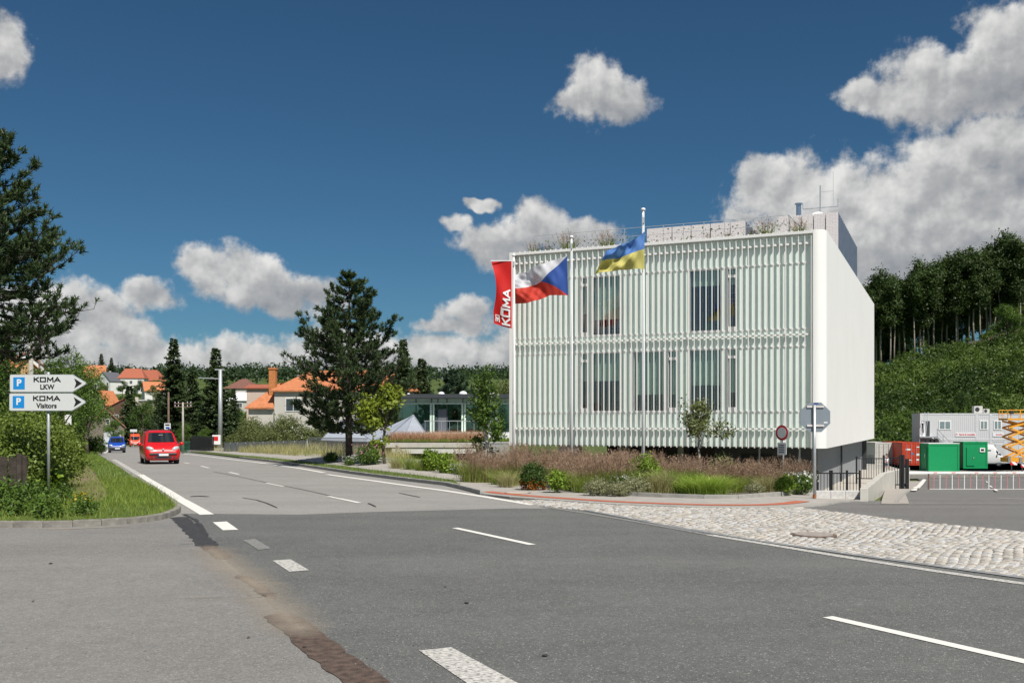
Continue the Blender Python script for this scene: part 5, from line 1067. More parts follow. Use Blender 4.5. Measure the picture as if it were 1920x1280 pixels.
m = MB(); m.box(kx(690), kx(893), 1.2, 1.4, kz(872), kz(850.2)); m.build('dark_front', M('dark_glazing', (.04,.048,.055), .25), gr0)
m = MB(); m.box(kx(893), kx(955), .2, 10, kz(872), kz(831)); m.build('side_block', M('grey_concrete', (.30,.30,.29), .85, var=.1), gr0)
m = MB(); m.box(kx(722), kx(900), .3, 13.8, kz(829.4)-.02, kz(829.4)+.06); m.build('roof_soil', SOIL, gr0)
q = rng.random((9000,2)); XY = np.stack([kx(725)+(kx(905)-kx(725))*q[:,0], .2+8*q[:,1]**2],1); V, Fq = blades(rng, XY, np.full(9000, kz(829.4)+.05), .5, .025, .5, 2, .6); o = tag(link('meadow_grass', np_mesh('meadow_grass', V, Fq, PNK), gr0), kind='stuff')
q = rng.random((5000,2)); XY = np.stack([kx(722)+(kx(955)-kx(722))*q[:,0], .1+3*q[:,1]**2],1); V, Fq = blades(rng, XY, np.full(5000, kz(829.4)+.05), .2, .03, .5, 2, .6); tag(link('roof_sedum', np_mesh('roof_sedum', V, Fq, GRB), gr0), kind='stuff')
m = MB(); m.bar((kx(744),-.4,kz(834)),(kx(768),-.4,kz(860)), .09); m.bar((kx(744),-.4,kz(834)),(kx(744),-.4,kz(860)), .06); m.build('stair_handrail', M('weathered_wood', (.28,.23,.17), .8), gr0)
TN = M('tent_metal', (.47,.50,.55), .35, .25, var=.06, scale=1.)
tn = thing('tent_roof', 'folded grey metal tent-like roof with two peaks', 'roof', GD(705, 64)); tx, tz0 = tn.location.x, tn.location.z
qx = lambda x, y, d=64., dy=0.: ((x-CX)/F*(d+dy) - tx, dy, EYE + (HY-y)/F*(d+dy) - tz0)
A_, B_, C_, D_, E_, F_ = qx(602,825), qx(640,787,dy=4), qx(655,827,dy=-1), qx(700,812,dy=3), qx(775,778,dy=4), qx(806,824)
G_, H_ = qx(755,828,dy=-1), qx(700,828,dy=-1.2); K_ = [qx(602,825,dy=9), qx(700,806,dy=10), qx(806,824,dy=9)]
m = MB(); m.add([A_,B_,C_,D_,E_,F_,G_,H_]+K_, [(0,2,1),(1,2,7,3),(3,7,6,4),(4,6,5),(0,1,8),(1,3,9,8),(3,4,10,9),(4,5,10)]); m.build('metal_sheet', TN, tn)
m = MB(); 
for p_, q_ in ((B_,C_),(B_,H_),(E_,G_),(E_,H_),(B_,A_),(E_,F_)):
    m.bar((p_[0],p_[1],p_[2]+.02),(q_[0],q_[1],q_[2]+.02), .05)
m.build('seam', M('seam_grey', (.36,.39,.44), .4, .3), tn)
m = MB(); m.box(A_[0]+.3, F_[0]-.3, .3, 8, -.6, A_[2]-.02); m.build('wall', M('tent_wall', (.30,.29,.27), .8), tn)
# fence panels along the footway
fg = thing('panel_fence', 'grey low fence of flat panels behind tall grass', 'fence', GD(420, 92)); a = GD(420,92); b = GD(577,66); n = 9
FPAN = M('fence_panel', (.36,.37,.37), .7, .1, var=.1)
for i in range(n):
    p, q = a.lerp(b, i/n), a.lerp(b, (i+.96)/n); m = MB(); m.bar((p.x-a.x,p.y-a.y,p.z-a.z+.45),(q.x-a.x,q.y-a.y,q.z-a.z+.45), .06, .95); m.build('panel', FPAN, fg)
fg2 = thing('wire_fence', 'thin wire fence of close rods in front of the tent roof', 'fence', GD(578, 65)); a = GD(578,65); b = GD(690,55); rod = MB().box(-.012,.012,-.012,.012,0,1.1).mesh('rod', GALV)
for i in range(60): p = a.lerp(b, i/59); link('rod', rod, fg2, (p.x-a.x, p.y-a.y, p.z-a.z))
m = MB(); m.bar((0,0,1.1),(b.x-a.x,b.y-a.y,b.z-a.z+1.1), .04); m.build('rail', GALV, fg2)
fb = thing('board_fence', 'black board fence on a concrete base beside the lamp pole', 'fence', GD(352, 104)); a = GD(352,104); b = GD(400,100)
for i in range(22): p = a.lerp(b, i/21); m = MB(); m.box(p.x-a.x-.055, p.x-a.x+.055, p.y-a.y-.02, p.y-a.y+.02, .25, 1.75); m.build('board', BLACK, fb)
m = MB(); m.bar((0,.05,.1),(b.x-a.x,b.y-a.y+.05,.1), .2, .35); m.build('base', CONC, fb)
fgn = thing('mesh_fence', 'short green mesh fence behind the red car', 'fence', GD(334, 98))
for i in range(12): m = MB(); m.box(i*.1,i*.1+.03,0,.02,0,1.2); m.build('rod', M('green_steel', (.02,.12,.07), .5), fgn)
m = MB(); m.box(0,1.2,.02,.04,1.1,1.15); m.build('rail', M('green_steel'), fgn)
# ------------------------------------------------------------------ vehicles
RUB = M('rubber', (.02,.02,.02), .8); RIM = M('wheel_rim', (.35,.36,.37), .3, .8); CGL = M('car_glass', (.012,.015,.018), .05, var=0, spec=.7); CBL = M('black_plastic', (.03,.031,.033), .5); LAMP = M('headlamp', (.62,.66,.68), .08, .3, var=.1, scale=12, coat=1.); PLATE = M('plate_white', (.72,.73,.74), .4, var=0); BLUEP = M('plate_blue', (.02,.06,.35), .4, var=0)
def paint(name, c): return M(name, c, .38, .0, var=.02, coat=.35)
def vehicle(name, label, stations, col, loc, rotz, wheels, wr, ws, mirror, lamp, plate_y, low_black=False, rails=False, extra=None, group=None):
    """stations front to back: y, z bottom, z top, half width sill, waist, top, waist height"""
    t = thing(name, label, 'van' if 'van' in name else 'car', tuple(loc), rotz, group); pm = paint(name + '_paint_' + label[:6], col)
    rings = []
    for (y, zb, zt, wl, wm, wt, zw) in stations:
        hp = [(0,zb),(wl*.9,zb),(wl,zb+.09),(wm,zb+(zw-zb)*.55),(wm,zw),(wt+(wm-wt)*.25,zw+(zt-zw)*.72),(wt*.92,zt-.02),(wt*.6,zt),(0,zt+.012)]
        q = [hp[0]]
        for a, b in zip(hp, hp[1:]): q += [(a[0]*.75+b[0]*.25, a[1]*.75+b[1]*.25), (a[0]*.25+b[0]*.75, a[1]*.25+b[1]*.75)]
        q.append(hp[-1]); rings.append([(x,y,z) for x, z in q] + [(-x,y,z) for x, z in q[-2:0:-1]])
    n = len(rings[0]); m = MB(); m.add([p for r in rings for p in r], [(i*n+j, i*n+(j+1)%n, (i+1)*n+(j+1)%n, (i+1)*n+j) for i in range(len(rings)-1) for j in range(n)] + [tuple(range(n)), tuple(range((len(rings)-1)*n, len(rings)*n))[::-1]])
    m.build('body', pm, t, True)
    (y0, z0, h0), (y1, z1, h1) = ws; dl = math.hypot(y1-y0, z1-z0); oy, oz = -(z1-z0)/dl*.02, (y1-y0)/dl*.02; m = MB(); vs = []
    for k in range(7):
        s = k/6*2-1
        vs += [(s*h0, y0+oy+.05*s*s, z0+oz), (s*h1, y1+oy+.04*s*s, z1+oz)]
    m.add(vs, [(2*k,2*k+2,2*k+3,2*k+1) for k in range(6)]); m.build('windscreen', CGL, t, True)
    for sg in (-1, 1):
        a = [s for s in stations if s[0] > y1-.02][:1][0]; bk = stations[-3]; wx = lambda s, f: sg*(s[5]+(s[4]-s[5])*(1-f)*.8+.015); zf = lambda s, f: s[6]+(s[2]-s[6])*f
        m = MB(); m.add([(wx(a,.1), y1-.45, a[6]+.06),(wx(bk,.1), bk[0]*.9, bk[6]+.06),(wx(bk,.7), bk[0]*.86, zf(bk,.72)),(wx(a,.7), y1+.05, zf(a,.72))],[(0,1,2,3)]); m.build('side_window', CGL, t)
        mx_, my, mz = mirror; m = MB(); m.sphere((0,0,0),.12,8,6,.8); m.v = [(x*1.0+sg*(mx_+.1), y*.7+my, z*1.1+mz) for x,y,z in m.v]; m.bar((sg*(mx_-.12),my+.03,mz-.05),(sg*(mx_+.02),my+.02,mz-.04),.05); m.build('mirror', CBL if low_black else pm, t, True)
        lx_, ly, lz_, rx, ry, rz = lamp; m = MB(); m.sphere((0,0,0),1,10,8); m.v = [(sg*lx_+x*rx, ly+y*ry+abs(x)*0+ (x*sg)*.07, lz_+z*rz + x*sg*.05) for x,y,z in m.v]; m.build('headlight', LAMP, t, True)
        for wy in wheels:
            r_ = wr; m = MB(); xw = stations[4][3]-.05; m.tube([(sg*(xw-.2),wy,r_),(sg*(xw-.18),wy,r_),(sg*(xw+.02),wy,r_),(sg*(xw+.05),wy,r_)], [r_*.9,r_,r_,r_*.9], 20); wh = m.build('wheel', RUB, t, True); m = MB(); m.tube([(sg*(xw+.03),wy,r_),(sg*(xw+.062),wy,r_)], [r_*.66,r_*.6], 14); m.build('rim', RIM, wh)
    yb, zb_, wb = plate_y; m = MB(); m.box(-wb, wb, yb-.03, yb+.2, zb_-.06, zb_+.05); bevel(m.build('bumper_strip', CBL, t), .03); m = MB(); m.box(-.26,.26,yb-.055,yb-.032,zb_-.10,zb_+.01); pl = m.build('number_plate', PLATE, t); m = MB(); m.box(-.26,-.215,yb-.058,yb-.0555,zb_-.098,zb_+.008); m.build('blue_band', BLUEP, pl)
    m = MB(); m.box(-wb*.62, wb*.62, yb+.0, yb+.2, zb_-.24, zb_-.13); m.build('grille', CBL, t)
    for sg in (-1,1): m = MB(); m.tube([(sg*wb*.80,yb+.01,zb_-.19),(sg*wb*.80,yb+.2,zb_-.19)], .06, 10); m.build('fog_light', CBL, t)
    if rails:
        for sg in (-1,1): m = MB(); m.tube([(sg*.6,-.2,1.80),(sg*.62,0,1.87),(sg*.62,1.4,1.87),(sg*.6,1.6,1.80)], .025, 6); m.build('roof_rail', CBL, t)
    if low_black: m = MB(); m.box(-.82,.82,yb+.03,yb+.22,.24,zb_+.14); bevel(m.build('bumper', CBL, t), .05)
    return t
MPV = [(-2.10,.30,.66,.58,.68,.62,.50),(-2.03,.24,.80,.76,.82,.74,.58),(-1.85,.22,.95,.84,.89,.78,.70),(-1.5,.22,1.06,.86,.91,.79,.88),(-1.15,.22,1.14,.87,.915,.78,.98),(-.50,.22,1.69,.87,.915,.70,1.04),(-.2,.22,1.78,.87,.915,.68,1.06),(.6,.22,1.81,.87,.915,.68,1.08),(1.7,.22,1.79,.87,.91,.67,1.08),(2.02,.26,1.62,.84,.88,.66,1.05),(2.12,.36,1.2,.76,.8,.62,.9)]
p = GD(297, 54.3); c1 = vehicle('car', 'bright red compact people carrier driving towards the junction', MPV, (.56,.006,.007), (p.x+.05, p.y, p.z), R(25), (-1.35,1.3), .32, ((-1.13,1.16,.70),(-.52,1.675,.60)), (.98,-.85,1.08), (.64,-1.93,.84,.20,.14,.13), (-2.13,.57,.70), rails=True)
m = MB(); m.sphere((0,-2.10,.80),.055,6,5,1.2); m.build('badge', GALV, c1, True); m = MB(); m.box(-.11,.11,-.69,-.685,1.52,1.57); m.build('mirror_inside', PLATE, c1)
p = GD(219, 105); c2 = vehicle('car', 'small blue van-like car with headlights on behind the red one', [tuple(s[k]*(.93 if k in (1,2,6) else .95) for k in range(7)) for s in MPV], (.01,.06,.36), (p.x,p.y,p.z), R(23), (-1.25,1.25), .3, ((-1.07,1.08,.66),(-.5,1.56,.57)), (.93,-.8,1.0), (.60,-1.85,.78,.20,.14,.12), (-2.03,.52,.66), low_black=True)
for sg in (-1,1): pass
VAN = [(-2.6,.32,.70,.70,.80,.72,.55),(-2.5,.26,.95,.88,.94,.86,.7),(-2.2,.25,1.18,.94,1.0,.90,.95),(-2.05,.25,1.30,.96,1.02,.90,1.1),(-1.55,.25,2.02,.97,1.02,.86,1.2),(-1.2,.25,2.42,.98,1.02,.88,1.25),(0,.25,2.5,.98,1.02,.90,1.25),(1.5,.25,2.5,.98,1.02,.9,1.25),(2.4,.25,2.5,.98,1.02,.9,1.25),(2.62,.3,2.4,.96,1.0,.88,1.25),(2.7,.4,2.3,.9,.95,.85,1.2)]
p = GD(253, 190); vehicle('van', 'orange-red delivery van far down the road', VAN, (.60,.07,.02), (p.x,p.y,p.z), R(22), (-1.7,1.6), .34, ((-2.03,1.33,.86),(-1.58,1.98,.78)), (1.1,-1.6,1.35), (.72,-2.42,1.0,.18,.16,.2), (-2.62,.62,.8))
p = GD(1862, 110); wv2 = vehicle('van', 'white delivery van parked behind the green site boxes', VAN, (.66,.66,.65), (p.x-1.55,p.y,p.z), R(86), (-1.7,1.6), .35, ((-2.03,1.33,.86),(-1.58,1.98,.78)), (1.1,-1.6,1.45), (.72,-2.42,1.0,.18,.16,.2), (-2.62,.62,.8), low_black=False)
m = MB(); m.box(-1.045,-1.03,-.5,.2,1.15,1.3); m.build('red_lettering', M('red_print', (.6,.03,.03), .5), wv2); m = MB(); m.box(-1.0,-.985,-.9,.0,1.75,1.84); m.build('dark_lettering', CBL, wv2)
# ------------------------------------------------------------------ lettering of straight strokes
def strokes(lst, wd, x0, z0, sx, sz, y0, y1, fn=None, sub=1):
    m = MB()
    for (a, b) in lst:
        ax, az, bx, bz = x0+a[0]*sx, z0+a[1]*sz, x0+b[0]*sx, z0+b[1]*sz; dx, dz = bx-ax, bz-az; l = math.hypot(dx, dz); ex, ez = dx/l*wd*.5, dz/l*wd*.5; ax -= ex; az -= ez; bx += ex; bz += ez; px_, pz_ = -dz/l*wd/2, dx/l*wd/2
        for k in range(sub):
            s, e = k/sub, (k+1)/sub; q = [(ax+(bx-ax)*s, az+(bz-az)*s), (ax+(bx-ax)*e, az+(bz-az)*e)]
            c = [(q[0][0]+px_,q[0][1]+pz_),(q[1][0]+px_,q[1][1]+pz_),(q[1][0]-px_,q[1][1]-pz_),(q[0][0]-px_,q[0][1]-pz_)]
            vs = [(x,y,z) for y in (y0,y1) for x, z in c]
            m.add([fn(v) for v in vs] if fn else vs, [(0,1,2,3),(7,6,5,4),(0,4,5,1),(1,5,6,2),(2,6,7,3),(3,7,4,0)])
    return m
def koma():
    L_ = []; K = [((0,0),(0,1)),((0,.45),(.75,1)),((.25,.6),(.8,0))]; O = [((0,0),(.9,0)),((.9,0),(.9,1)),((.9,1),(0,1)),((0,1),(0,0))]; Mm = [((0,0),(.05,1)),((.05,1),(.5,.3)),((.5,.3),(.95,1)),((.95,1),(1,0))]; A = [((0,0),(.5,1)),((.5,1),(1,0)),((.25,.3),(.75,.3))]
    for off, l in ((0,K),(1.15,O),(2.45,Mm),(3.75,A)): L_ += [((a[0]+off,a[1]),(b[0]+off,b[1])) for a,b in l]
    return L_
SIGNW = M('sign_white', (.62,.625,.62), .4, var=.02); SIGNB = M('sign_blue', (.01,.24,.62), .4, var=0); INK = M('ink_black', (.012,.012,.012), .5, var=0); WHT = M('print_white', (.75,.75,.75), .4, var=0)
# parking signs
sp_ = GP(89, 937); SD = sp_.y; sg_ = thing('parking_sign', 'two white arrow-shaped parking signs on one grey post at the kerb', 'sign', (sp_.x, sp_.y, sp_.z+.08)); sz0 = sg_.location.z
m = MB(); m.tube([(0,.05,-.2),(0,.05,EYE+(HY-697)/F*SD-sz0)], .036, 12); m.build('post', GALV, sg_, True)
for (cy, l2, xo) in ((718.5,'LKW',.5),(753.5,'Visitors',-.5)):
    zc = EYE+(HY-cy)/F*SD-sz0; u = SD/F; xl, xr, xt, hh = (19+xo-89)*u, (137+xo-89)*u, (162.5+xo-89)*u, 16.6*u; r_ = .03
    poly = [(xl+r_,zc-hh),(xr,zc-hh),(xt-.01,zc-.02),(xt-.01,zc+.02),(xr,zc+hh),(xl+r_,zc+hh),(xl+.008,zc+hh-.01),(xl,zc+hh-r_),(xl,zc-hh+r_),(xl+.008,zc-hh+.01)]
    m = MB(); m.prism(poly, -.03, .005, 'y'); pn = m.build('sign_panel', GALV, sg_); cxp = sum(p[0] for p in poly)/10
    m = MB(); m.prism([((x-cxp)*.985+cxp, (z-zc)*.95+zc) for x, z in poly], -.034, -.0305, 'y'); m.build('sign_face', SIGNW, pn)
    bx = (36.5+xo-89)*u; s_ = 10.8*u; m = MB(); m.box(bx-s_, bx+s_, -.037, -.0345, zc-s_*1.05, zc+s_*1.05); m.build('blue_square', SIGNB, pn); text('P', 'parking_letter', WHT, pn, (bx, -.039, zc+.006), .22, bold=.008)
    strokes(koma(), 2.3*u, (65+xo-89)*u, zc+3.2*u, 10.2*u, 7.4*u, -.0375, -.0345).build('lettering', INK, pn)
    text(l2, 'lettering', INK, pn, ((89.5+xo-89)*u-.004, -.036, zc-7.2*u), .165, bold=.005, xs=.95)
    m = MB(); ax_ = (140+xo-89)*u; m.prism([(ax_,zc-.12),(ax_+14.5*u,zc),(ax_,zc+.12),(ax_+3.5*u,zc)], -.0375, -.0345, 'y'); m.build('arrow', INK, pn)
# stop sign seen from behind
p = GP(1526, 936); s_ = thing('stop_sign', 'grey back of an octagonal stop sign on a galvanised post', 'sign', (p.x, p.y, p.z+.04)); d = p.y; u = d/F; zc = EYE+(HY-782)/F*d - s_.location.z
m = MB(); m.tube([(0,-.05,-.25),(0,-.05,zc+.32)], .035, 12); m.build('post', GALV, s_, True)
ox = 2.5*u; rr = 28.2*u/math.cos(R(22.5)); m = MB(); m.prism([(ox+rr*math.cos(R(22.5+45*k)), zc+rr*.98*math.sin(R(22.5+45*k))) for k in range(8)], .0, .018, 'y'); m.build('plate', M('sign_back', (.26,.30,.335), .45, .4, var=.05), s_)
for zz_ in (zc+20*u, zc-15.5*u): m = MB(); m.box(ox-16*u, ox+16*u, -.03, -.002, zz_-.022, zz_+.022); m.build('bracket', M('bracket_pale', (.62,.58,.55), .5), s_)
m = MB(); m.box(ox-.05, ox+.05, -.09, -.085, zc+24*u, zc+27*u); m.build('clamp', M('clamp_blue', (.02,.06,.25), .5), s_); m = MB(); m.box(ox+16*u, ox+23*u, -.004, -.001, zc-11*u, zc-8.5*u); m.build('sticker', WHT, s_)
m = MB(); m.tube([(0,-.05,0),(0,-.05,.08)], .045, 10); m.build('rusty_foot', M('rust', (.28,.10,.035), .9, var=.3), s_)
# round sign
d = 29.; p = GD(1466.5, d); s_ = thing('no_vehicles_sign', 'round red-ringed traffic sign with a small text plate below', 'sign', (p.x, p.y, p.z), R(-54)); u = d/F; zc = EYE+(HY-811)/F*d - s_.location.z; rr = 14.6*u
m = MB(); m.tube([(0,.05,-.2),(0,.05,zc+.25)], .025, 10); m.build('post', GALV, s_, True)
ring = lambda r_: [(r_*math.cos(2*math.pi*k/28), zc+r_*math.sin(2*math.pi*k/28)) for k in range(28)]
m = MB(); m.prism(ring(rr), -.012, .01, 'y'); m.build('rim', GALV, s_); m = MB(); m.prism(ring(rr*.96), -.016, -.0125, 'y'); m.build('red_ring', M('sign_red', (.60,.015,.02), .4, var=0), s_); m = MB(); m.prism(ring(rr*.70), -.020, -.0165, 'y'); m.build('white_disc', SIGNW, s_)
z2 = EYE+(HY-841)/F*d - s_.location.z; hw, hh = 10.2*u, 11.5*u; m = MB(); m.prism([(-hw+.02,z2-hh),(hw-.02,z2-hh),(hw,z2-hh+.02),(hw,z2+hh-.02),(hw-.02,z2+hh),(-hw+.02,z2+hh),(-hw,z2+hh-.02),(-hw,z2-hh+.02)], -.016, .0, 'y'); pl = m.build('text_plate', SIGNW, s_)
for k in range(4): m = MB(); [m.box(-hw*.66+j*hw*.22, -hw*.66+j*hw*.22+hw*.15, -.019, -.0165, z2+hh*(.62-k*.38)-.012, z2+hh*(.62-k*.38)+.014) for j in range(6)]; m.build('print_line', INK, pl)
# ------------------------------------------------------------------ flagpoles and flags
def flagpole(x, d, ytop, label, base_px=None):
    p = GD(x, d); t = thing('flagpole', label, 'flagpole', (p.x, p.y, p.z), 0, None); h = EYE+(HY-ytop)/F*d - p.z
    m = MB(); m.tube([(0,0,-.2),(0,0,h*.35),(0,0,h)], [.055,.05,.035], 12); m.build('pole', WHITEM, t, True); m = MB(); m.sphere((0,0,h+.05), .075, 12, 8, .75); m.build('finial', WHITEM, t, True); m = MB(); m.tube([(.0,-.05,.9),(.0,-.06,h*.5),(0,-.045,h-.12)], .006, 4); m.box(-.03,.03,-.08,-.04,h-.38,h-.2); m.build('halyard', GALV, t); return t
flagpole(963, 39, 481, 'white flagpole with the red banner at the left facade end'); flagpole(1071.5, 35.1, 447, 'white flagpole carrying the white, red and blue flag'); flagpole(1206, 30.6, 396, 'tallest white flagpole carrying the blue and yellow flag')
def clothmat(name, build):
    m = bpy.data.materials.new(name); m.use_nodes = True; t = m.node_tree; b = t.nodes['Principled BSDF']; k = t.links.new; b.inputs['Roughness'].default_value = .75
    at = t.nodes.new('ShaderNodeUVMap'); sp = t.nodes.new('ShaderNodeSeparateXYZ'); k(at.outputs[0], sp.inputs[0])
    def mt(op, a, c): 
        n = t.nodes.new('ShaderNodeMath'); n.operation = op
        for i, v in enumerate((a, c)):
            if isinstance(v, (int, float)): n.inputs[i].default_value = v
            else: k(v, n.inputs[i])
        return n.outputs[0]
    def mix(f, a, c):
        n = t.nodes.new('ShaderNodeMix'); n.data_type = 'RGBA'; k(f, n.inputs[0])
        for i, v in ((6, a), (7, c)):
            if isinstance(v, tuple): n.inputs[i].default_value = v + (1,)
            else: k(v, n.inputs[i])
        return n.outputs[2]
    c = build(sp.outputs[0], sp.outputs[1], mt, mix); k(c, b.inputs['Base Color'])
    tr = t.nodes.new('ShaderNodeBsdfTranslucent'); k(c, tr.inputs[0]); ms = t.nodes.new('ShaderNodeMixShader'); ms.inputs[0].default_value = .35; k(b.outputs[0], ms.inputs[1]); k(tr.outputs[0], ms.inputs[2]); k(ms.outputs[0], t.nodes['Material Output'].inputs[0])
    return m
def flag(name, label, top, bot, d, mat, ripple, n=(56, 30)):
    def pl(P_, s):
        xs_ = [0]; 
        for a, b in zip(P_, P_[1:]): xs_.append(xs_[-1] + math.hypot(b[0]-a[0], b[1]-a[1]))
        xs_ = np.array(xs_)/xs_[-1]; return np.interp(s, xs_, [p[0] for p in P_]), np.interp(s, xs_, [p[1] for p in P_])
    def at(s, t_):
        a, b = pl(top, s), pl(bot, s); x, y = a[0]+(b[0]-a[0])*t_, a[1]+(b[1]-a[1])*t_; v = PT(x, y, d); v.y += ripple(s, t_); return v
    o0 = at(0, 0); vs = [at(i/n[0], j/n[1]) - o0 for j in range(n[1]+1) for i in range(n[0]+1)]; w_ = n[0]+1
    me = bpy.data.meshes.new(name); me.from_pydata([tuple(v) for v in vs], [], [(j*w_+i, j*w_+i+1, (j+1)*w_+i+1, (j+1)*w_+i) for j in range(n[1]) for i in range(n[0])]); uv = me.uv_layers.new()
    for l in me.loops: uv.data[l.index].uv = ((l.vertex_index % w_)/n[0], (l.vertex_index // w_)/n[1])
    me.polygons.foreach_set('use_smooth', np.ones(len(me.polygons), bool)); me.materials.append(mat); o = link(name, me, None, tuple(o0)); tag(o, label, 'flag'); return o, at, o0
cz = clothmat('flag_cloth_tricolour', lambda u, v, mt, mix: mix(mt('LESS_THAN', mt('ABSOLUTE', mt('SUBTRACT', mt('MULTIPLY', v, 2.), 1.), 0), mt('SUBTRACT', 1., mt('MULTIPLY', u, 2.))), mix(mt('GREATER_THAN', v, .5), (.66,.66,.70), (.58,.05,.03)), (.03,.09,.36)))
flag('flag', 'white, red and blue flag with a blue wedge at the pole', [(1063,480.5),(1030,490),(1000,502),(985,510),(965,514)], [(1065,554),(1030,553.5),(1007,564),(984,569.5),(966,569)], 35.05, cz, lambda s, t_: -.05 + min(1,s*1.6)*(.17*math.sin(9*s + 5*t_ - .5) + .07*math.sin(19*s - 7*t_) + .03*math.sin(34*s+14*t_)) + .015*math.sin(40*t_*s+9*s))
ua = clothmat('flag_cloth_bicolour', lambda u, v, mt, mix: mix(mt('GREATER_THAN', v, .46), (.10,.24,.58), (.62,.56,.17)))
flag('flag', 'blue over yellow flag drooping from the tallest pole', [(1208,435),(1193,447),(1178,456),(1158,463),(1137,469)], [(1208,505),(1190,503.5),(1165,507),(1140,511),(1116,513)], 30.55, ua, lambda s, t_: -.05 + min(1,s*1.6)*(.18*math.sin(7*s - 7*t_ + .6) + .08*math.sin(17*s + 9*t_) + .03*math.sin(33*s-12*t_)))
kb = clothmat('flag_cloth_red', lambda u, v, mt, mix: mix(mt('GREATER_THAN', v, 2.), (.66,.012,.010), (.5,.5,.5)))
fl, kat, ko0 = flag('banner', 'red upright banner with white lettering at the left corner', [(959,490),(921,490)], [(959.5,616),(944,612),(926,606)], 38.9, kb, lambda s, t_: -.03 + s*(.12*math.sin(5*t_*1.4 + 2.2*s) + .05*math.sin(11*t_ - 4*s)), (20, 60))
# bow the banner's left edge inwards as the wind does
def bow(v, s, t_): return Vector((v.x + s*.14*math.sin(math.pi*min(1, t_*1.25))*1.1, v.y, v.z))
for i, v in enumerate(fl.data.vertices): v.co = bow(v.co, (i % 21)/20, (i//21)/60)
BW, BH = .80, 2.62           # banner in metres: x from its left edge, z from its lower edge
fm = lambda v: tuple(bow(kat(1-v[0]/BW, 1-v[2]/BH) - ko0, 1-v[0]/BW, 1-v[2]/BH) + Vector((0, v[1], 0)))
strokes([((1-a[1], a[0]), (1-b[1], b[0])) for a, b in koma()], .072, .40, .10, .30, .288, -.035, -.020, fm, 5).build('lettering', WHT, fl)
strokes([((0,0),(0,.9)),((0,.9),(.9,.9)),((.9,.9),(.9,0)),((.45,.2),(.45,.9)),((0,1.3),(.9,1.3)),((.9,1.3),(.9,2.1)),((.9,2.1),(0,2.1)),((0,2.1),(0,1.3))], .035, .10, .14, .17, .12, -.035, -.02, fm, 2).build('emblem', WHT, fl)
strokes([((0,k*.3),(0,k*.3+.18)) for k in range(5)], .05, .335, .46, .1, .2, -.035, -.02, fm).build('small_lettering', WHT, fl)
m = MB(); m.bar(tuple(Vector((-.82,0,.02))), (.08,.0,.02), .03); m.build('banner_arm', WHITEM, fl)
# ------------------------------------------------------------------ poles and small signs on the left
def at_d(name, label, cat, x, d): p = GD(x, d); return thing(name, label, cat, tuple(p)), (lambda X: (X-x)/F*d), (lambda Y: EYE+(HY-Y)/F*d - p.z)
CPOLE = M('pole_concrete', (.36,.34,.30), .9, var=.15); WPOLE = M('pole_wood', (.15,.10,.075), .9, var=.25)
t, X_, Z_ = at_d('street_lamp', 'round concrete pole with a long street lamp arm beside the left pine', 'street lamp', 58, 50)
m = MB(); m.tube([(0,0,-.2),(0,0,Z_(606))], [.14,.10], 10); m.build('pole', CPOLE, t, True); m = MB(); m.tube([(0,0,Z_(627)),(X_(115),-.3,Z_(626))], .025, 6); m.build('arm', GALV, t); m = MB(); m.box(X_(108),X_(133),-.42,-.2,Z_(626),Z_(623.5)); m.build('lamp_head', GALV, t); m = MB(); m.box(X_(40),X_(78),-.05,.05,Z_(606),Z_(603)); m.build('cross_arm', WPOLE, t)
for k in range(3): m = MB(); m.tube([(X_(66+k*5),0,Z_(604)),(X_(68+k*6),0,Z_(640)),(X_(72+k*6),0,Z_(656))], .008, 4); m.build('drop_wire', BLACK, t)
t, X_, Z_ = at_d('lamp_pole', 'slim galvanised steel lamp pole with cross arm before the spruces', 'street lamp', 413, 112)
m = MB(); m.tube([(0,0,-.2),(0,0,Z_(693))], [.27,.20], 10); m.build('pole', GALV, t, True); m = MB(); m.tube([(0,0,Z_(710)),(X_(372),0,Z_(708.5))], .06, 6); m.build('arm', GALV, t); m = MB(); m.box(X_(403),X_(421),-.06,.06,Z_(694),Z_(691.5)); m.build('cross_arm', GALV, t)
t, X_, Z_ = at_d('mailbox', 'red and white box at the foot of the steel lamp pole', 'box', 403, 110); m = MB(); m.box(X_(398),X_(413),0,.3,Z_(833),Z_(815)); m.build('case', WHITEM, t); m = MB(); m.box(X_(400),X_(409),-.02,-.001,Z_(826),Z_(818)); m.build('red_panel', M('box_red', (.6,.02,.02), .5), t)
for x, d, yt, lab, mt in ((74,95,655,'brown wooden utility pole with insulators beyond the lamp',WPOLE),(119,66,687,'weathered wooden pole carrying the back of a board',WPOLE),(343,100,754,'short concrete utility pole with crossed arms near the spruces',CPOLE),(316,97,735,'thin brown pole behind the town sign',WPOLE)):
    t, X_, Z_ = at_d('utility_pole', lab, 'pole', x, d); m = MB(); m.tube([(0,0,-.2),(0,0,Z_(yt))], [.13,.09], 8); m.build('pole', mt, t, True)
    if x in (74, 343): 
        for dy in (3, 9): m = MB(); m.box(-.9,.9,-.05,.05,Z_(yt+dy),Z_(yt+dy)+.09); m.build('cross_arm', WPOLE, t); m = MB(); [m.tube([(q,0,Z_(yt+dy)+.09),(q,0,Z_(yt+dy)+.24)], .03, 6) for q in (-.8,-.45,.45,.8)]; m.build('insulator', WHITEM, t)
    if x == 119: m = MB(); m.box(X_(110),X_(118),-.2,-.15,Z_(796),Z_(777)); m.box(X_(124),X_(136),-.2,-.15,Z_(796),Z_(777)); m.build('board', WHITEM, t)
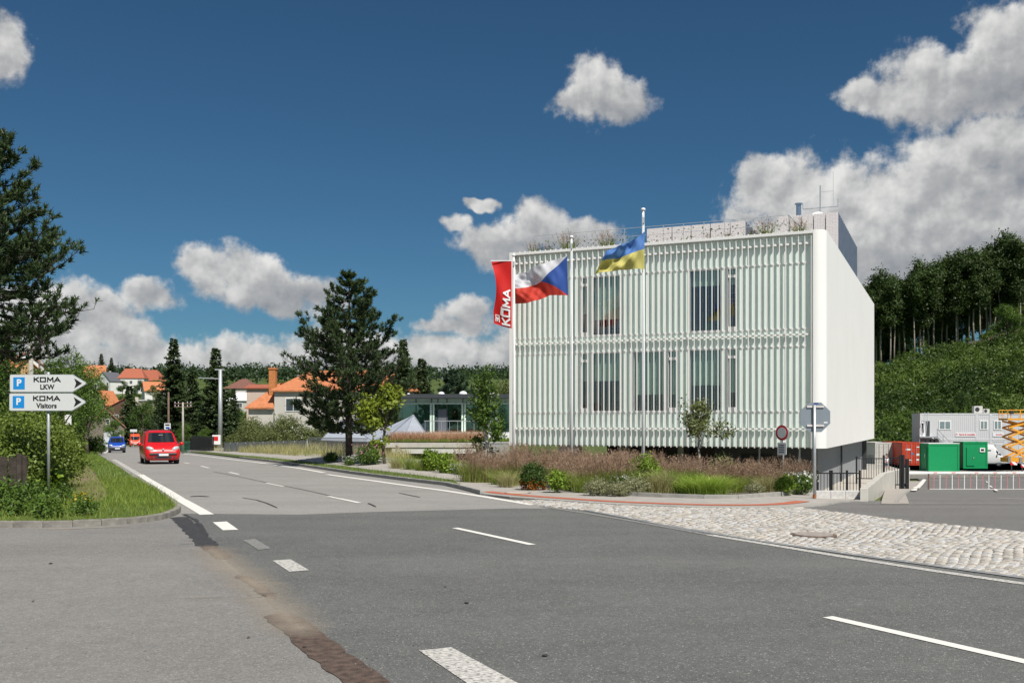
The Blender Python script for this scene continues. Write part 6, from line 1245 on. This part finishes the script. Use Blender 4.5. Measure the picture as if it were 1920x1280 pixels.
for x, d, a, b, c, e_, lab in ((313.5,92,308,320,793,805,'small white town sign with dark print above the red car'),(250,165,244,257,804.5,809.5,'tiny white direction sign beyond the vans')):
    t, X_, Z_ = at_d('road_sign', lab, 'sign', x, d); m = MB(); m.tube([(0,.04,0),(0,.04,Z_(c))], .04, 6); m.build('post', GALV, t); m = MB(); m.box(X_(a),X_(b),-.02,.02,Z_(e_),Z_(c)); pl = m.build('panel', SIGNW, t)
    if d < 100: m = MB(); m.box(X_(310),X_(318),-.03,-.021,Z_(797.5),Z_(795)); m.build('print', INK, pl); m = MB(); m.box(X_(311),X_(318),-.03,-.021,Z_(803.5),Z_(800)); m.build('blue_print', BLUEP, pl)
# overhead cables
for k, (a, b) in enumerate((((-40,585,40),(58,606,50)),((58,606,50),(74,657,95)),((-40,640,40),(58,624,50)))):
    p, q = PT(*a), PT(*b); pts = [p.lerp(q, i/10) - Vector((0,0,.25*math.sin(math.pi*i/10))) for i in range(11)]; m = MB(); m.tube([tuple(v-p) for v in pts], .012, 4); tag(m.build('overhead_cable', BLACK, None, False, tuple(p)), ['upper overhead cable running to the concrete lamp pole','overhead cable between the concrete and wooden poles','lower overhead cable running to the concrete lamp pole'][k], 'cable')
# ------------------------------------------------------------------ the yard
tag(sheet('concrete_yard', [GD(1640,76).xy, GD(1698,76).xy, GD(1699,99).xy, Vector((46,127)), Vector((150,127)), Vector((150,133)), GD(1560,133).xy, GD(1590,90).xy], .012, M('yard_concrete', (.36,.34,.30), .9, var=.1, scale=.5), 4.), kind='structure')
def ymark(px): return sheet('yard_mark', [p.xy for p in pxs(*px)], .038, PAINT, 1., parent=bpy.data.objects['yard'])
ymark([(1708,921.5),(1718,921.5),(1727,912.2),(1737,899.5),(1731,898.5),(1722,908),(1713,914)])
for (a, b, c) in ((1862,920.8,1.),(1855,913,.7),(1848,904,.5)): ymark([(a,b-2.6*c),(a+5*c,b-2.6*c),(a+10*c,b+1.2),(a+4*c,b+1.2)])
for x in range(1736, 1920, 16): strip('yard_line', [GP(x,899.6).xy, GP(x+9,899.6).xy], .14, .012, PAINT, bpy.data.objects['yard'])
strip('yard_line', [GP(1738,894.5).xy, GP(1800,891).xy, GP(1920,890).xy], .14, .012, PAINTW, bpy.data.objects['yard']); strip('yard_line', [GP(1872,934.3).xy, GP(1925,936).xy], .10, .012, PAINTW, bpy.data.objects['yard'])
bd_, Xb, Zb = at_d('boom_barrier', 'white boom barrier with hanging red and white bars', 'barrier', 1960, 42)
m = MB(); m.box(Xb(1704),Xb(1972),-.045,.045,Zb(887.6),Zb(883.6)); m.build('boom', WHITEM, bd_)
for x in (1753,1787,1865,1901,1830): m = MB(); m.box(Xb(x-3.5),Xb(x+3.5),-.048,.048,Zb(886.4),Zb(884.8)); m.build('reflector', M('reflector_orange', (.75,.20,.10), .5), bd_)
PBAR = M('pink_bar', (.55,.22,.24), .5)
for k, x in enumerate(np.arange(1751, 1975, 11.45)):
    m = MB(); m.box(Xb(x)-.012,Xb(x)+.012,-.012,.012,Zb(917),Zb(887.7)); m.build('bar', PBAR if k % 2 == 0 else WHITEM, bd_)
m = MB(); m.box(Xb(1743),Xb(1972),-.015,.015,Zb(917.8),Zb(916.2)); m.build('bottom_rail', WHITEM, bd_); m = MB(); m.box(Xb(1740),Xb(1742),-.025,.025,Zb(922),Zb(887.7)); m.build('support_leg', M('brown_leg', (.16,.07,.055), .7), bd_)
m = MB(); m.box(Xb(1960),Xb(1975),-.15,.15,-.1,1.1); m.build('pillar', WHITEM, bd_)
def box_container(name, label, xa, xb, yt, d, depth, mat, H=None, doors=False, cat='container'):
    t, X_, Z_ = at_d(name, label, cat, (xa+xb)/2, d); w_ = X_(xb)-X_(xa); h = Z_(yt); m = MB(); m.box(-w_/2+.05,w_/2-.05,.04,depth-.04,.12,h-.06); m.build('shell', mat, t)
    fr = MB()
    for sx in (-1, 1):
        for y in (0, depth-.16): a_, b_ = sorted((sx*w_/2, sx*(w_/2-.16))); fr.box(a_, b_, y, y+.16, .0, h)
    for z in (.0, h-.17):
        fr.box(-w_/2+.161,w_/2-.161,.005,.155,z,z+.165); fr.box(-w_/2+.161,w_/2-.161,depth-.155,depth-.005,z,z+.165)
        fr.box(-w_/2+.005,-w_/2+.155,.161,depth-.161,z,z+.165); fr.box(w_/2-.155,w_/2-.005,.161,depth-.161,z,z+.165)
    fr.build('corner_frame', mat, t)
    if doors:
        for k in range(2):
            x0_ = -w_/2+.18+k*(w_/2-.18); dl = MB(); dl.box(x0_+.01, x0_+w_/2-.19, -.0, .035, .2, h-.2); dr = dl.build('door_leaf', mat, t)
            for j in range(2): m = MB(); xx = x0_+.28+j*(w_/2-.75); m.tube([(xx,-.05,.2),(xx,-.05,h-.2)], .028, 6); m.build('lock_rod', M('rod_grey', (.5,.48,.45), .4, .4), dr)
            for z in (.8, 1.4, 2.): m = MB(); m.box(x0_+.03, x0_+w_/2-.21, -.012, -.001, z, z+.05); m.build('door_rib', mat, dr)
    return t, w_, h
GRN = M('site_green', (.002,.27,.092), .45, var=.04); REDC = M('container_red', (.52,.055,.022), .5, var=.12, scale=2); GRC_ = M('container_grey', (.50,.49,.45), .6, var=.06)
g1, w1, h1 = box_container('site_box', 'plain green site box with a handle on its dark end wall', 1741, 1799, 831.5, 98, 2.2, GRN); m = MB(); m.box(-w1/2-.012,-w1/2+.04,.5,1.4,.3,h1-.4); m.build('end_door', GRN, g1); m = MB(); m.bar((-w1/2-.06,.75,1.35),(-w1/2-.06,.75,1.75),.05); m.build('handle', WHITEM, g1)
m = MB(); m.box(-w1/2-.02, w1/2+.02, -.02, 2.22, h1+.002, h1+.06); m.build('roof', WHITEM, g1)
g2, w2, h2 = box_container('site_box', 'green site box with a door and a small window', 1806, 1852, 828, 104, 2.4, GRN); m = MB(); m.box(-w2/2+.35,-w2/2+1.2,-.03,.035,.3,2.25); dr = m.build('door', GRN, g2); m = MB(); m.box(-w2/2+1.02,-w2/2+1.12,-.08,-.032,1.05,1.2); m.build('handle', GALV, dr); m = MB(); m.box(.45,1.0,-.03,.035,1.75,2.2); wn = m.build('window', FRAME, g2); m = MB(); m.box(.56,.89,-.035,-.0305,1.86,2.08); m.build('pane', CGL, wn)
m = MB(); [m.box(s*w2*.4-.1, s*w2*.4+.1, -.0, .2, -.12, -.002) for s in (-1,1)]; m.build('wooden_block', M('block', (.5,.25,.1), .8), g2)
box_container('shipping_container', 'pale grey shipping container with closed doors', 1641, 1682, 829, 115, 6., GRC_, doors=True)
rc, w3, h3 = box_container('shipping_container', 'orange-red shipping container with lock rods and white print', 1692, 1734, 829, 112, 6., REDC, doors=True)
for a in ((.35,2.02,.75,2.14),(-.9,1.72,-.35,1.9),(.25,1.1,.65,1.35),(.3,.55,.6,.75),(-.5,.55,-.2,.66)): m = MB(); m.box(a[0],a[2],-.016,-.0125,a[1],a[3]); m.build('print', WHT, rc)
m = MB(); m.box(-.28,-.02,-.016,-.0125,1.2,1.45); m.build('blue_label', M('label_blue', (.05,.2,.35), .5), rc)
# two-storey office containers
OFF = bpy.data.materials.new('office_panel'); OFF.use_nodes = True; tt_ = OFF.node_tree; wv_n = tt_.nodes.new('ShaderNodeTexWave'); tcx = tt_.nodes.new('ShaderNodeTexCoord'); wv_n.inputs['Scale'].default_value = 1.3; wv_n.inputs['Distortion'].default_value = 0; tt_.links.new(tcx.outputs['Object'], wv_n.inputs['Vector']); bmp = tt_.nodes.new('ShaderNodeBump'); bmp.inputs['Strength'].default_value = .6; bmp.inputs['Distance'].default_value = .03; tt_.links.new(wv_n.outputs[0], bmp.inputs['Height']); bs = tt_.nodes['Principled BSDF']; tt_.links.new(bmp.outputs[0], bs.inputs['Normal']); bs.inputs['Base Color'].default_value = (.56,.57,.575,1); bs.inputs['Roughness'].default_value = .5
of, Xo, Zo = at_d('office_containers', 'two-storey block of light grey office containers with outside stair', 'building', 1830, 118)
edges = [1725, 1831, 1858, 1885, 1912, 1939, 1966]
for (zl, zh) in ((870.5, 825), (824.6, 774.5)):
    for a, b in zip(edges, edges[1:]):
        m = MB(); m.box(Xo(a)+.02,Xo(b)-.02,.0,2.44,Zo(zl),Zo(zh)); u_ = m.build('module', OFF, of); m = MB()
        for xx in (a, b): q = sorted((Xo(xx), Xo(xx)+(.16 if xx == a else -.16))); m.box(q[0]+.005,q[1]-.005,-.03,-.002,Zo(zl),Zo(zh))
        m.box(Xo(a)+.17,Xo(b)-.17,-.03,-.002,Zo(zh)-.16,Zo(zh)); m.box(Xo(a)+.17,Xo(b)-.17,-.03,-.002,Zo(zl),Zo(zl)+.13); m.build('frame', M('office_frame', (.60,.61,.615), .5), u_)
for a, b, c, e_ in ((1760,1783,805.5,788.5),(1837,1852,805.5,788),(1863,1878,805.5,788)):
    m = MB(); m.box(Xo(a),Xo(b),-.05,-.003,Zo(c),Zo(e_)); wn = m.build('window', FRAME, of); mid = (Xo(a)+Xo(b))/2; m = MB(); m.box(Xo(a)+.12,mid-.05,-.06,-.052,Zo(c)+.12,Zo(e_)-.1); m.box(mid+.05,Xo(b)-.12,-.06,-.052,Zo(c)+.12,Zo(e_)-.1); m.build('pane', M('office_glass', (.20,.26,.27), .1), wn)
SRED = M('sign_text_red', (.55,.03,.05), .5, var=0)
for a, b, tx_, sz in ((1791,1828.5,'Servis & mont\u00e1\u017ee',.30),(1861,1882,'Sklad',.24)):
    m = MB(); m.box(Xo(a),Xo(b),-.05,-.033,Zo(818),Zo(810.5)); sg2 = m.build('name_board', WHT, of)
    if 'Servis' in tx_: text(tx_, 'lettering', SRED, sg2, (Xo(a)+.46, -.055, Zo(814.3)), .33, bold=.010, align='LEFT', xs=.80); strokes([((0,1),(.6,.5)),((.6,.5),(0,0)),((0,.5),(.3,.5))], .05, Xo(a)+.12, Zo(814.3)-.11, .22, .24, -.054, -.051).build('emblem', SRED, sg2)
    else:
        mm = MB(); 
        for k in range(8): mm.box(Xo(a)+.38+k*.10, Xo(a)+.38+k*.10+.075, -.056, -.051, Zo(814.3)-.07, Zo(814.3)+(.08 if k in (0,5) else .05))
        mm.build('lettering', SRED, sg2)
m = MB(); m.box(Xo(1866),Xo(1881),-.05,-.003,Zo(868),Zo(832)); m.build('door', M('office_door', (.50,.51,.51), .5), of)
m = MB(); m.box(Xo(1735),Xo(1743),-.045,-.003,Zo(817),Zo(789)); m.build('doorway', DARKIN, of); m = MB(); m.box(Xo(1719),Xo(1729),-.95,-.90,Zo(817),Zo(789)); m.build('open_door', WHITEM, of); m = MB(); m.box(Xo(1722),Xo(1726),-.96,-.951,Zo(811),Zo(793)); m.build('door_glass', CGL, of)
st_m = MB(); st_m.box(Xo(1716),Xo(1748),-1.3,-.035,Zo(820),Zo(818)); st_m.bar((Xo(1748),-1.2,Zo(818)),(Xo(1778),-1.2,Zo(850)),.06,.2); st_m.bar((Xo(1748),-.4,Zo(818)),(Xo(1778),-.4,Zo(850)),.06,.2); st_m.build('stair', GALV, of)
st_m = MB()
for k in range(9): f_ = k/9; xk = Xo(1748)+(Xo(1778)-Xo(1748))*f_; zk = Zo(818)+(Zo(850)-Zo(818))*f_; st_m.box(xk,xk+.26,-1.17,-.43,zk-.02,zk+.02)
st_m.build('stair_tread', GALV, of)
rl = MB(); rl.bar((Xo(1749),-1.25,Zo(804)),(Xo(1778),-1.25,Zo(834)),.06); rl.bar((Xo(1749),-1.25,Zo(811)),(Xo(1778),-1.25,Zo(842)),.04); rl.bar((Xo(1749),-1.25,Zo(820)),(Xo(1749),-1.25,Zo(803)),.06); rl.bar((Xo(1760),-1.25,Zo(831)),(Xo(1760),-1.25,Zo(815)),.05)
rl.bar((Xo(1716),-1.25,Zo(868)),(Xo(1716),-1.25,Zo(803)),.07); rl.bar((Xo(1716),-1.25,Zo(804)),(Xo(1722),-1.25,Zo(804)),.05); rl.build('stair_rail', GALV, of)
for k, (a, b, c, e_) in enumerate(((1834,1850,774,760.5),(1851.5,1863,774,766))):
    m = MB(); m.box(Xo(a),Xo(b),1.0,1.6,Zo(c),Zo(e_)); ac = m.build('cooling_unit', M('ac_white', (.52,.51,.48), .6), of); m = MB(); mx_ = Xo(a)+(Xo(b)-Xo(a))*.36; mz_ = (Zo(c)+Zo(e_))/2; m.tube([(mx_,.995,mz_),(mx_,.98,mz_)], .27-.08*k, 14); m.build('fan', CBL, ac)
t, X_, Z_ = at_d('ladder', 'aluminium ladder leaning at the upper office door', 'ladder', 1733, 116.3)
t.location.z = PT(1733,817.8,116.3).z
m = MB(); zt = (818-772)/F*116.3; m.bar((-.25,0,0),(.28,.5,zt),.05); m.bar((.15,0,0),(.68,.5,zt),.05); m.build('stile', GALV, t); m = MB(); [m.bar((-.25+.53*k/10,.5*k/10,zt*k/10),(.15+.53*k/10,.5*k/10,zt*k/10),.03) for k in range(1,10)]; m.build('rung', GALV, t)
t, X_, Z_ = at_d('tyre_pile', 'black tyres stacked behind the plain green site box', 'tyres', 1748, 106)
for k in range(3): m = MB(); m.tube([(k*.42-.4,0,2.85),(k*.42-.4,.25,2.85)], .3, 12); m.build('tyre', RUB, t)
m = MB(); m.box(-.8,.8,0,.6,0,2.55); m.build('rack', DGREY, t)
# scissor lift
YEL_ = M('lift_yellow', (.72,.33,.02), .45, var=.05); lf, Xl, Zl = at_d('scissor_lift', 'orange-yellow scissor lift raised on striped outriggers', 'lift', 1915, 95)
m = MB(); m.box(Xl(1891),Xl(1948),0,1.6,Zl(866),Zl(858)); m.build('chassis', YEL_, lf); m = MB(); m.box(Xl(1890),Xl(1895),-.05,.1,Zl(867),Zl(855)); m.box(Xl(1911),Xl(1917),-.06,.1,Zl(869),Zl(858)); m.build('hydraulics', CORR, lf)
zz_ = [859, 837.5, 818.5, 801.5, 789]; 
for a, b in zip(zz_, zz_[1:]):
    for y in (.1, 1.3):
        for p0, p1 in ((1892.5,1940),(1940,1892.5)): m = MB(); m.bar((Xl(p0),y+(.09 if p0 > p1 else 0),Zl(a)),(Xl(p1),y+(.09 if p0 > p1 else 0),Zl(b)),.09,.16); m.build('scissor_arm', YEL_, lf)
m = MB(); m.box(Xl(1888.5),Xl(1950),-.1,1.7,Zl(787.5),Zl(784)); m.build('platform', YEL_, lf); rl = MB()
for y in (-.05, 1.65):
    for z in (768.5, 775): rl.tube([(Xl(1889),y,Zl(z)),(Xl(1950),y,Zl(z))], .035, 6)
    for x in (1889, 1895, 1912, 1930, 1948): rl.tube([(Xl(x),y,Zl(784)),(Xl(x),y,Zl(768.5))], .035, 6)
rl.build('guard_rail', YEL_, lf); m = MB(); m.box(Xl(1893),Xl(1899),-.2,-.06,Zl(776),Zl(770)); m.build('control_box', CBL, lf)
STR = bpy.data.materials.new('hazard_stripes'); STR.use_nodes = True; tt_ = STR.node_tree; wn_ = tt_.nodes.new('ShaderNodeTexWave'); wn_.bands_direction = 'DIAGONAL'; wn_.inputs['Scale'].default_value = .9; tcx = tt_.nodes.new('ShaderNodeTexCoord'); tt_.links.new(tcx.outputs['Object'], wn_.inputs['Vector']); cr = tt_.nodes.new('ShaderNodeValToRGB'); cr.color_ramp.interpolation = 'CONSTANT'; cr.color_ramp.elements[0].color = (.62,.02,.02,1); cr.color_ramp.elements[1].position = .5; cr.color_ramp.elements[1].color = (.75,.75,.75,1); tt_.links.new(wn_.outputs[0], cr.inputs[0]); tt_.links.new(cr.outputs[0], tt_.nodes['Principled BSDF'].inputs['Base Color'])
for x, y in ((1891,865),(1911,869.5)):
    m = MB(); m.box(Xl(x),Xl(x)+.62,-.42,-.3,Zl(y+6),Zl(y)); og = m.build('outrigger_panel', STR, lf); m = MB(); m.tube([(Xl(x)+.1,-.36,0),(Xl(x)+.1,-.36,Zl(y+6))], .05, 8); m.tube([(Xl(x)+.1,-.36,-.0),(Xl(x)+.1,-.36,.08)], [.25,.05], 8); m.build('outrigger_leg', DGREY, og)
# orange fence mesh remnant and rubbish bin beside the grey container
t, X_, Z_ = at_d('mesh_gate', 'dark wire mesh gate beside the building end', 'gate', 1627, 74); m = MB(); [m.bar((X_(1620+k*2.5),0,Z_(868)),(X_(1620+k*2.5),0,Z_(853)),.03) for k in range(8)]; [m.bar((X_(1620),0,Z_(y)),(X_(1638),0,Z_(y)),.03) for y in range(853,869,3)]; m.build('wires', DGREY, t)
# ------------------------------------------------------------------ the person walking in
SKIN = M('skin', (.48,.27,.19), .6, var=.03); SHIRT = M('shirt_white', (.72,.72,.76), .8, var=.05); SHORT = M('shorts_grey', (.16,.18,.22), .8, var=.08); HAIR = M('dark_hair', (.03,.022,.018), .7)
pp = GD(1662, 97); pe = thing('person', 'person in white shirt and grey shorts walking by the containers', 'person', tuple(pp + Vector((0,0,.012))), R(12))
def skin(name, verts, edges, radii, mat, parent, root=0, sub=2):
    me = bpy.data.meshes.new(name); me.from_pydata(verts, edges, []); me.materials.append(mat); o = link(name, me, parent); sk = o.modifiers.new('skin', 'SKIN'); sk.use_smooth_shade = True
    lay = me.skin_vertices[0] if me.skin_vertices else None
    if lay is None:
        bm = bmesh.new(); bm.from_mesh(me); bm.verts.layers.skin.verify(); bm.to_mesh(me); bm.free(); lay = me.skin_vertices[0]
    for i, r_ in enumerate(radii): lay.data[i].radius = r_ if isinstance(r_, tuple) else (r_, r_)
    for i in range(len(verts)): lay.data[i].use_root = (i == root)
    s = o.modifiers.new('sub', 'SUBSURF'); s.levels = s.render_levels = sub; return o
V_p = [(0,0,.95),(0,0,1.15),(0,-.01,1.40),(0,-.02,1.50),(0,-.04,1.60),(0,-.05,1.72), (.10,0,.90),(.12,-.16,.50),(.11,-.10,.08),(.11,-.24,.03), (-.10,0,.90),(-.11,.08,.50),(-.10,.24,.12),(-.10,.14,.04), (.20,0,1.40),(.27,.06,1.13),(.26,-.04,.90),(.25,-.08,.80), (-.20,0,1.40),(-.27,-.08,1.13),(-.26,-.22,.95),(-.25,-.28,.88)]
E_p = [(0,1),(1,2),(2,3),(3,4),(4,5),(0,6),(6,7),(7,8),(8,9),(0,10),(10,11),(11,12),(12,13),(2,14),(14,15),(15,16),(16,17),(2,18),(18,19),(19,20),(20,21)]
R_p = [(.15,.11),(.14,.10),(.16,.11),.055,.085,.075,.085,.06,.04,.04,.085,.06,.04,.04,.06,.045,.035,.03,.06,.045,.035,.03]
skin('body', V_p, E_p, R_p, SKIN, pe)
skin('shirt', [(0,0,.93),(0,0,1.15),(0,-.01,1.41),(.20,0,1.39),(.26,.05,1.20),(-.20,0,1.39),(-.26,-.06,1.20)], [(0,1),(1,2),(2,3),(3,4),(2,5),(5,6)], [(.18,.14),(.175,.13),(.19,.14),.085,.075,.085,.075], SHIRT, pe)
skin('shorts', [(0,0,.96),(.10,0,.86),(.12,-.15,.54),(-.10,0,.86),(-.11,.07,.54)], [(0,1),(1,2),(0,3),(3,4)], [(.17,.13),.11,.095,.11,.095], SHORT, pe)
m = MB(); m.sphere((0,-.035,1.70),.105,12,8,1.0); m.v = [v if v[2] > 1.66 or v[1] > -.02 else (v[0]*.7, v[1]*.3, v[2]) for v in m.v]; m.build('hair', HAIR, pe, True)
for sg in (1, -1): m = MB(); q = (.11,-.2,.04) if sg > 0 else (-.10,.19,.07); m.sphere(q, .065, 8, 6, .8); m.v = [(x, q[1]+(y-q[1])*2., z) for x,y,z in m.v]; m.build('shoe', WHT, pe, True)
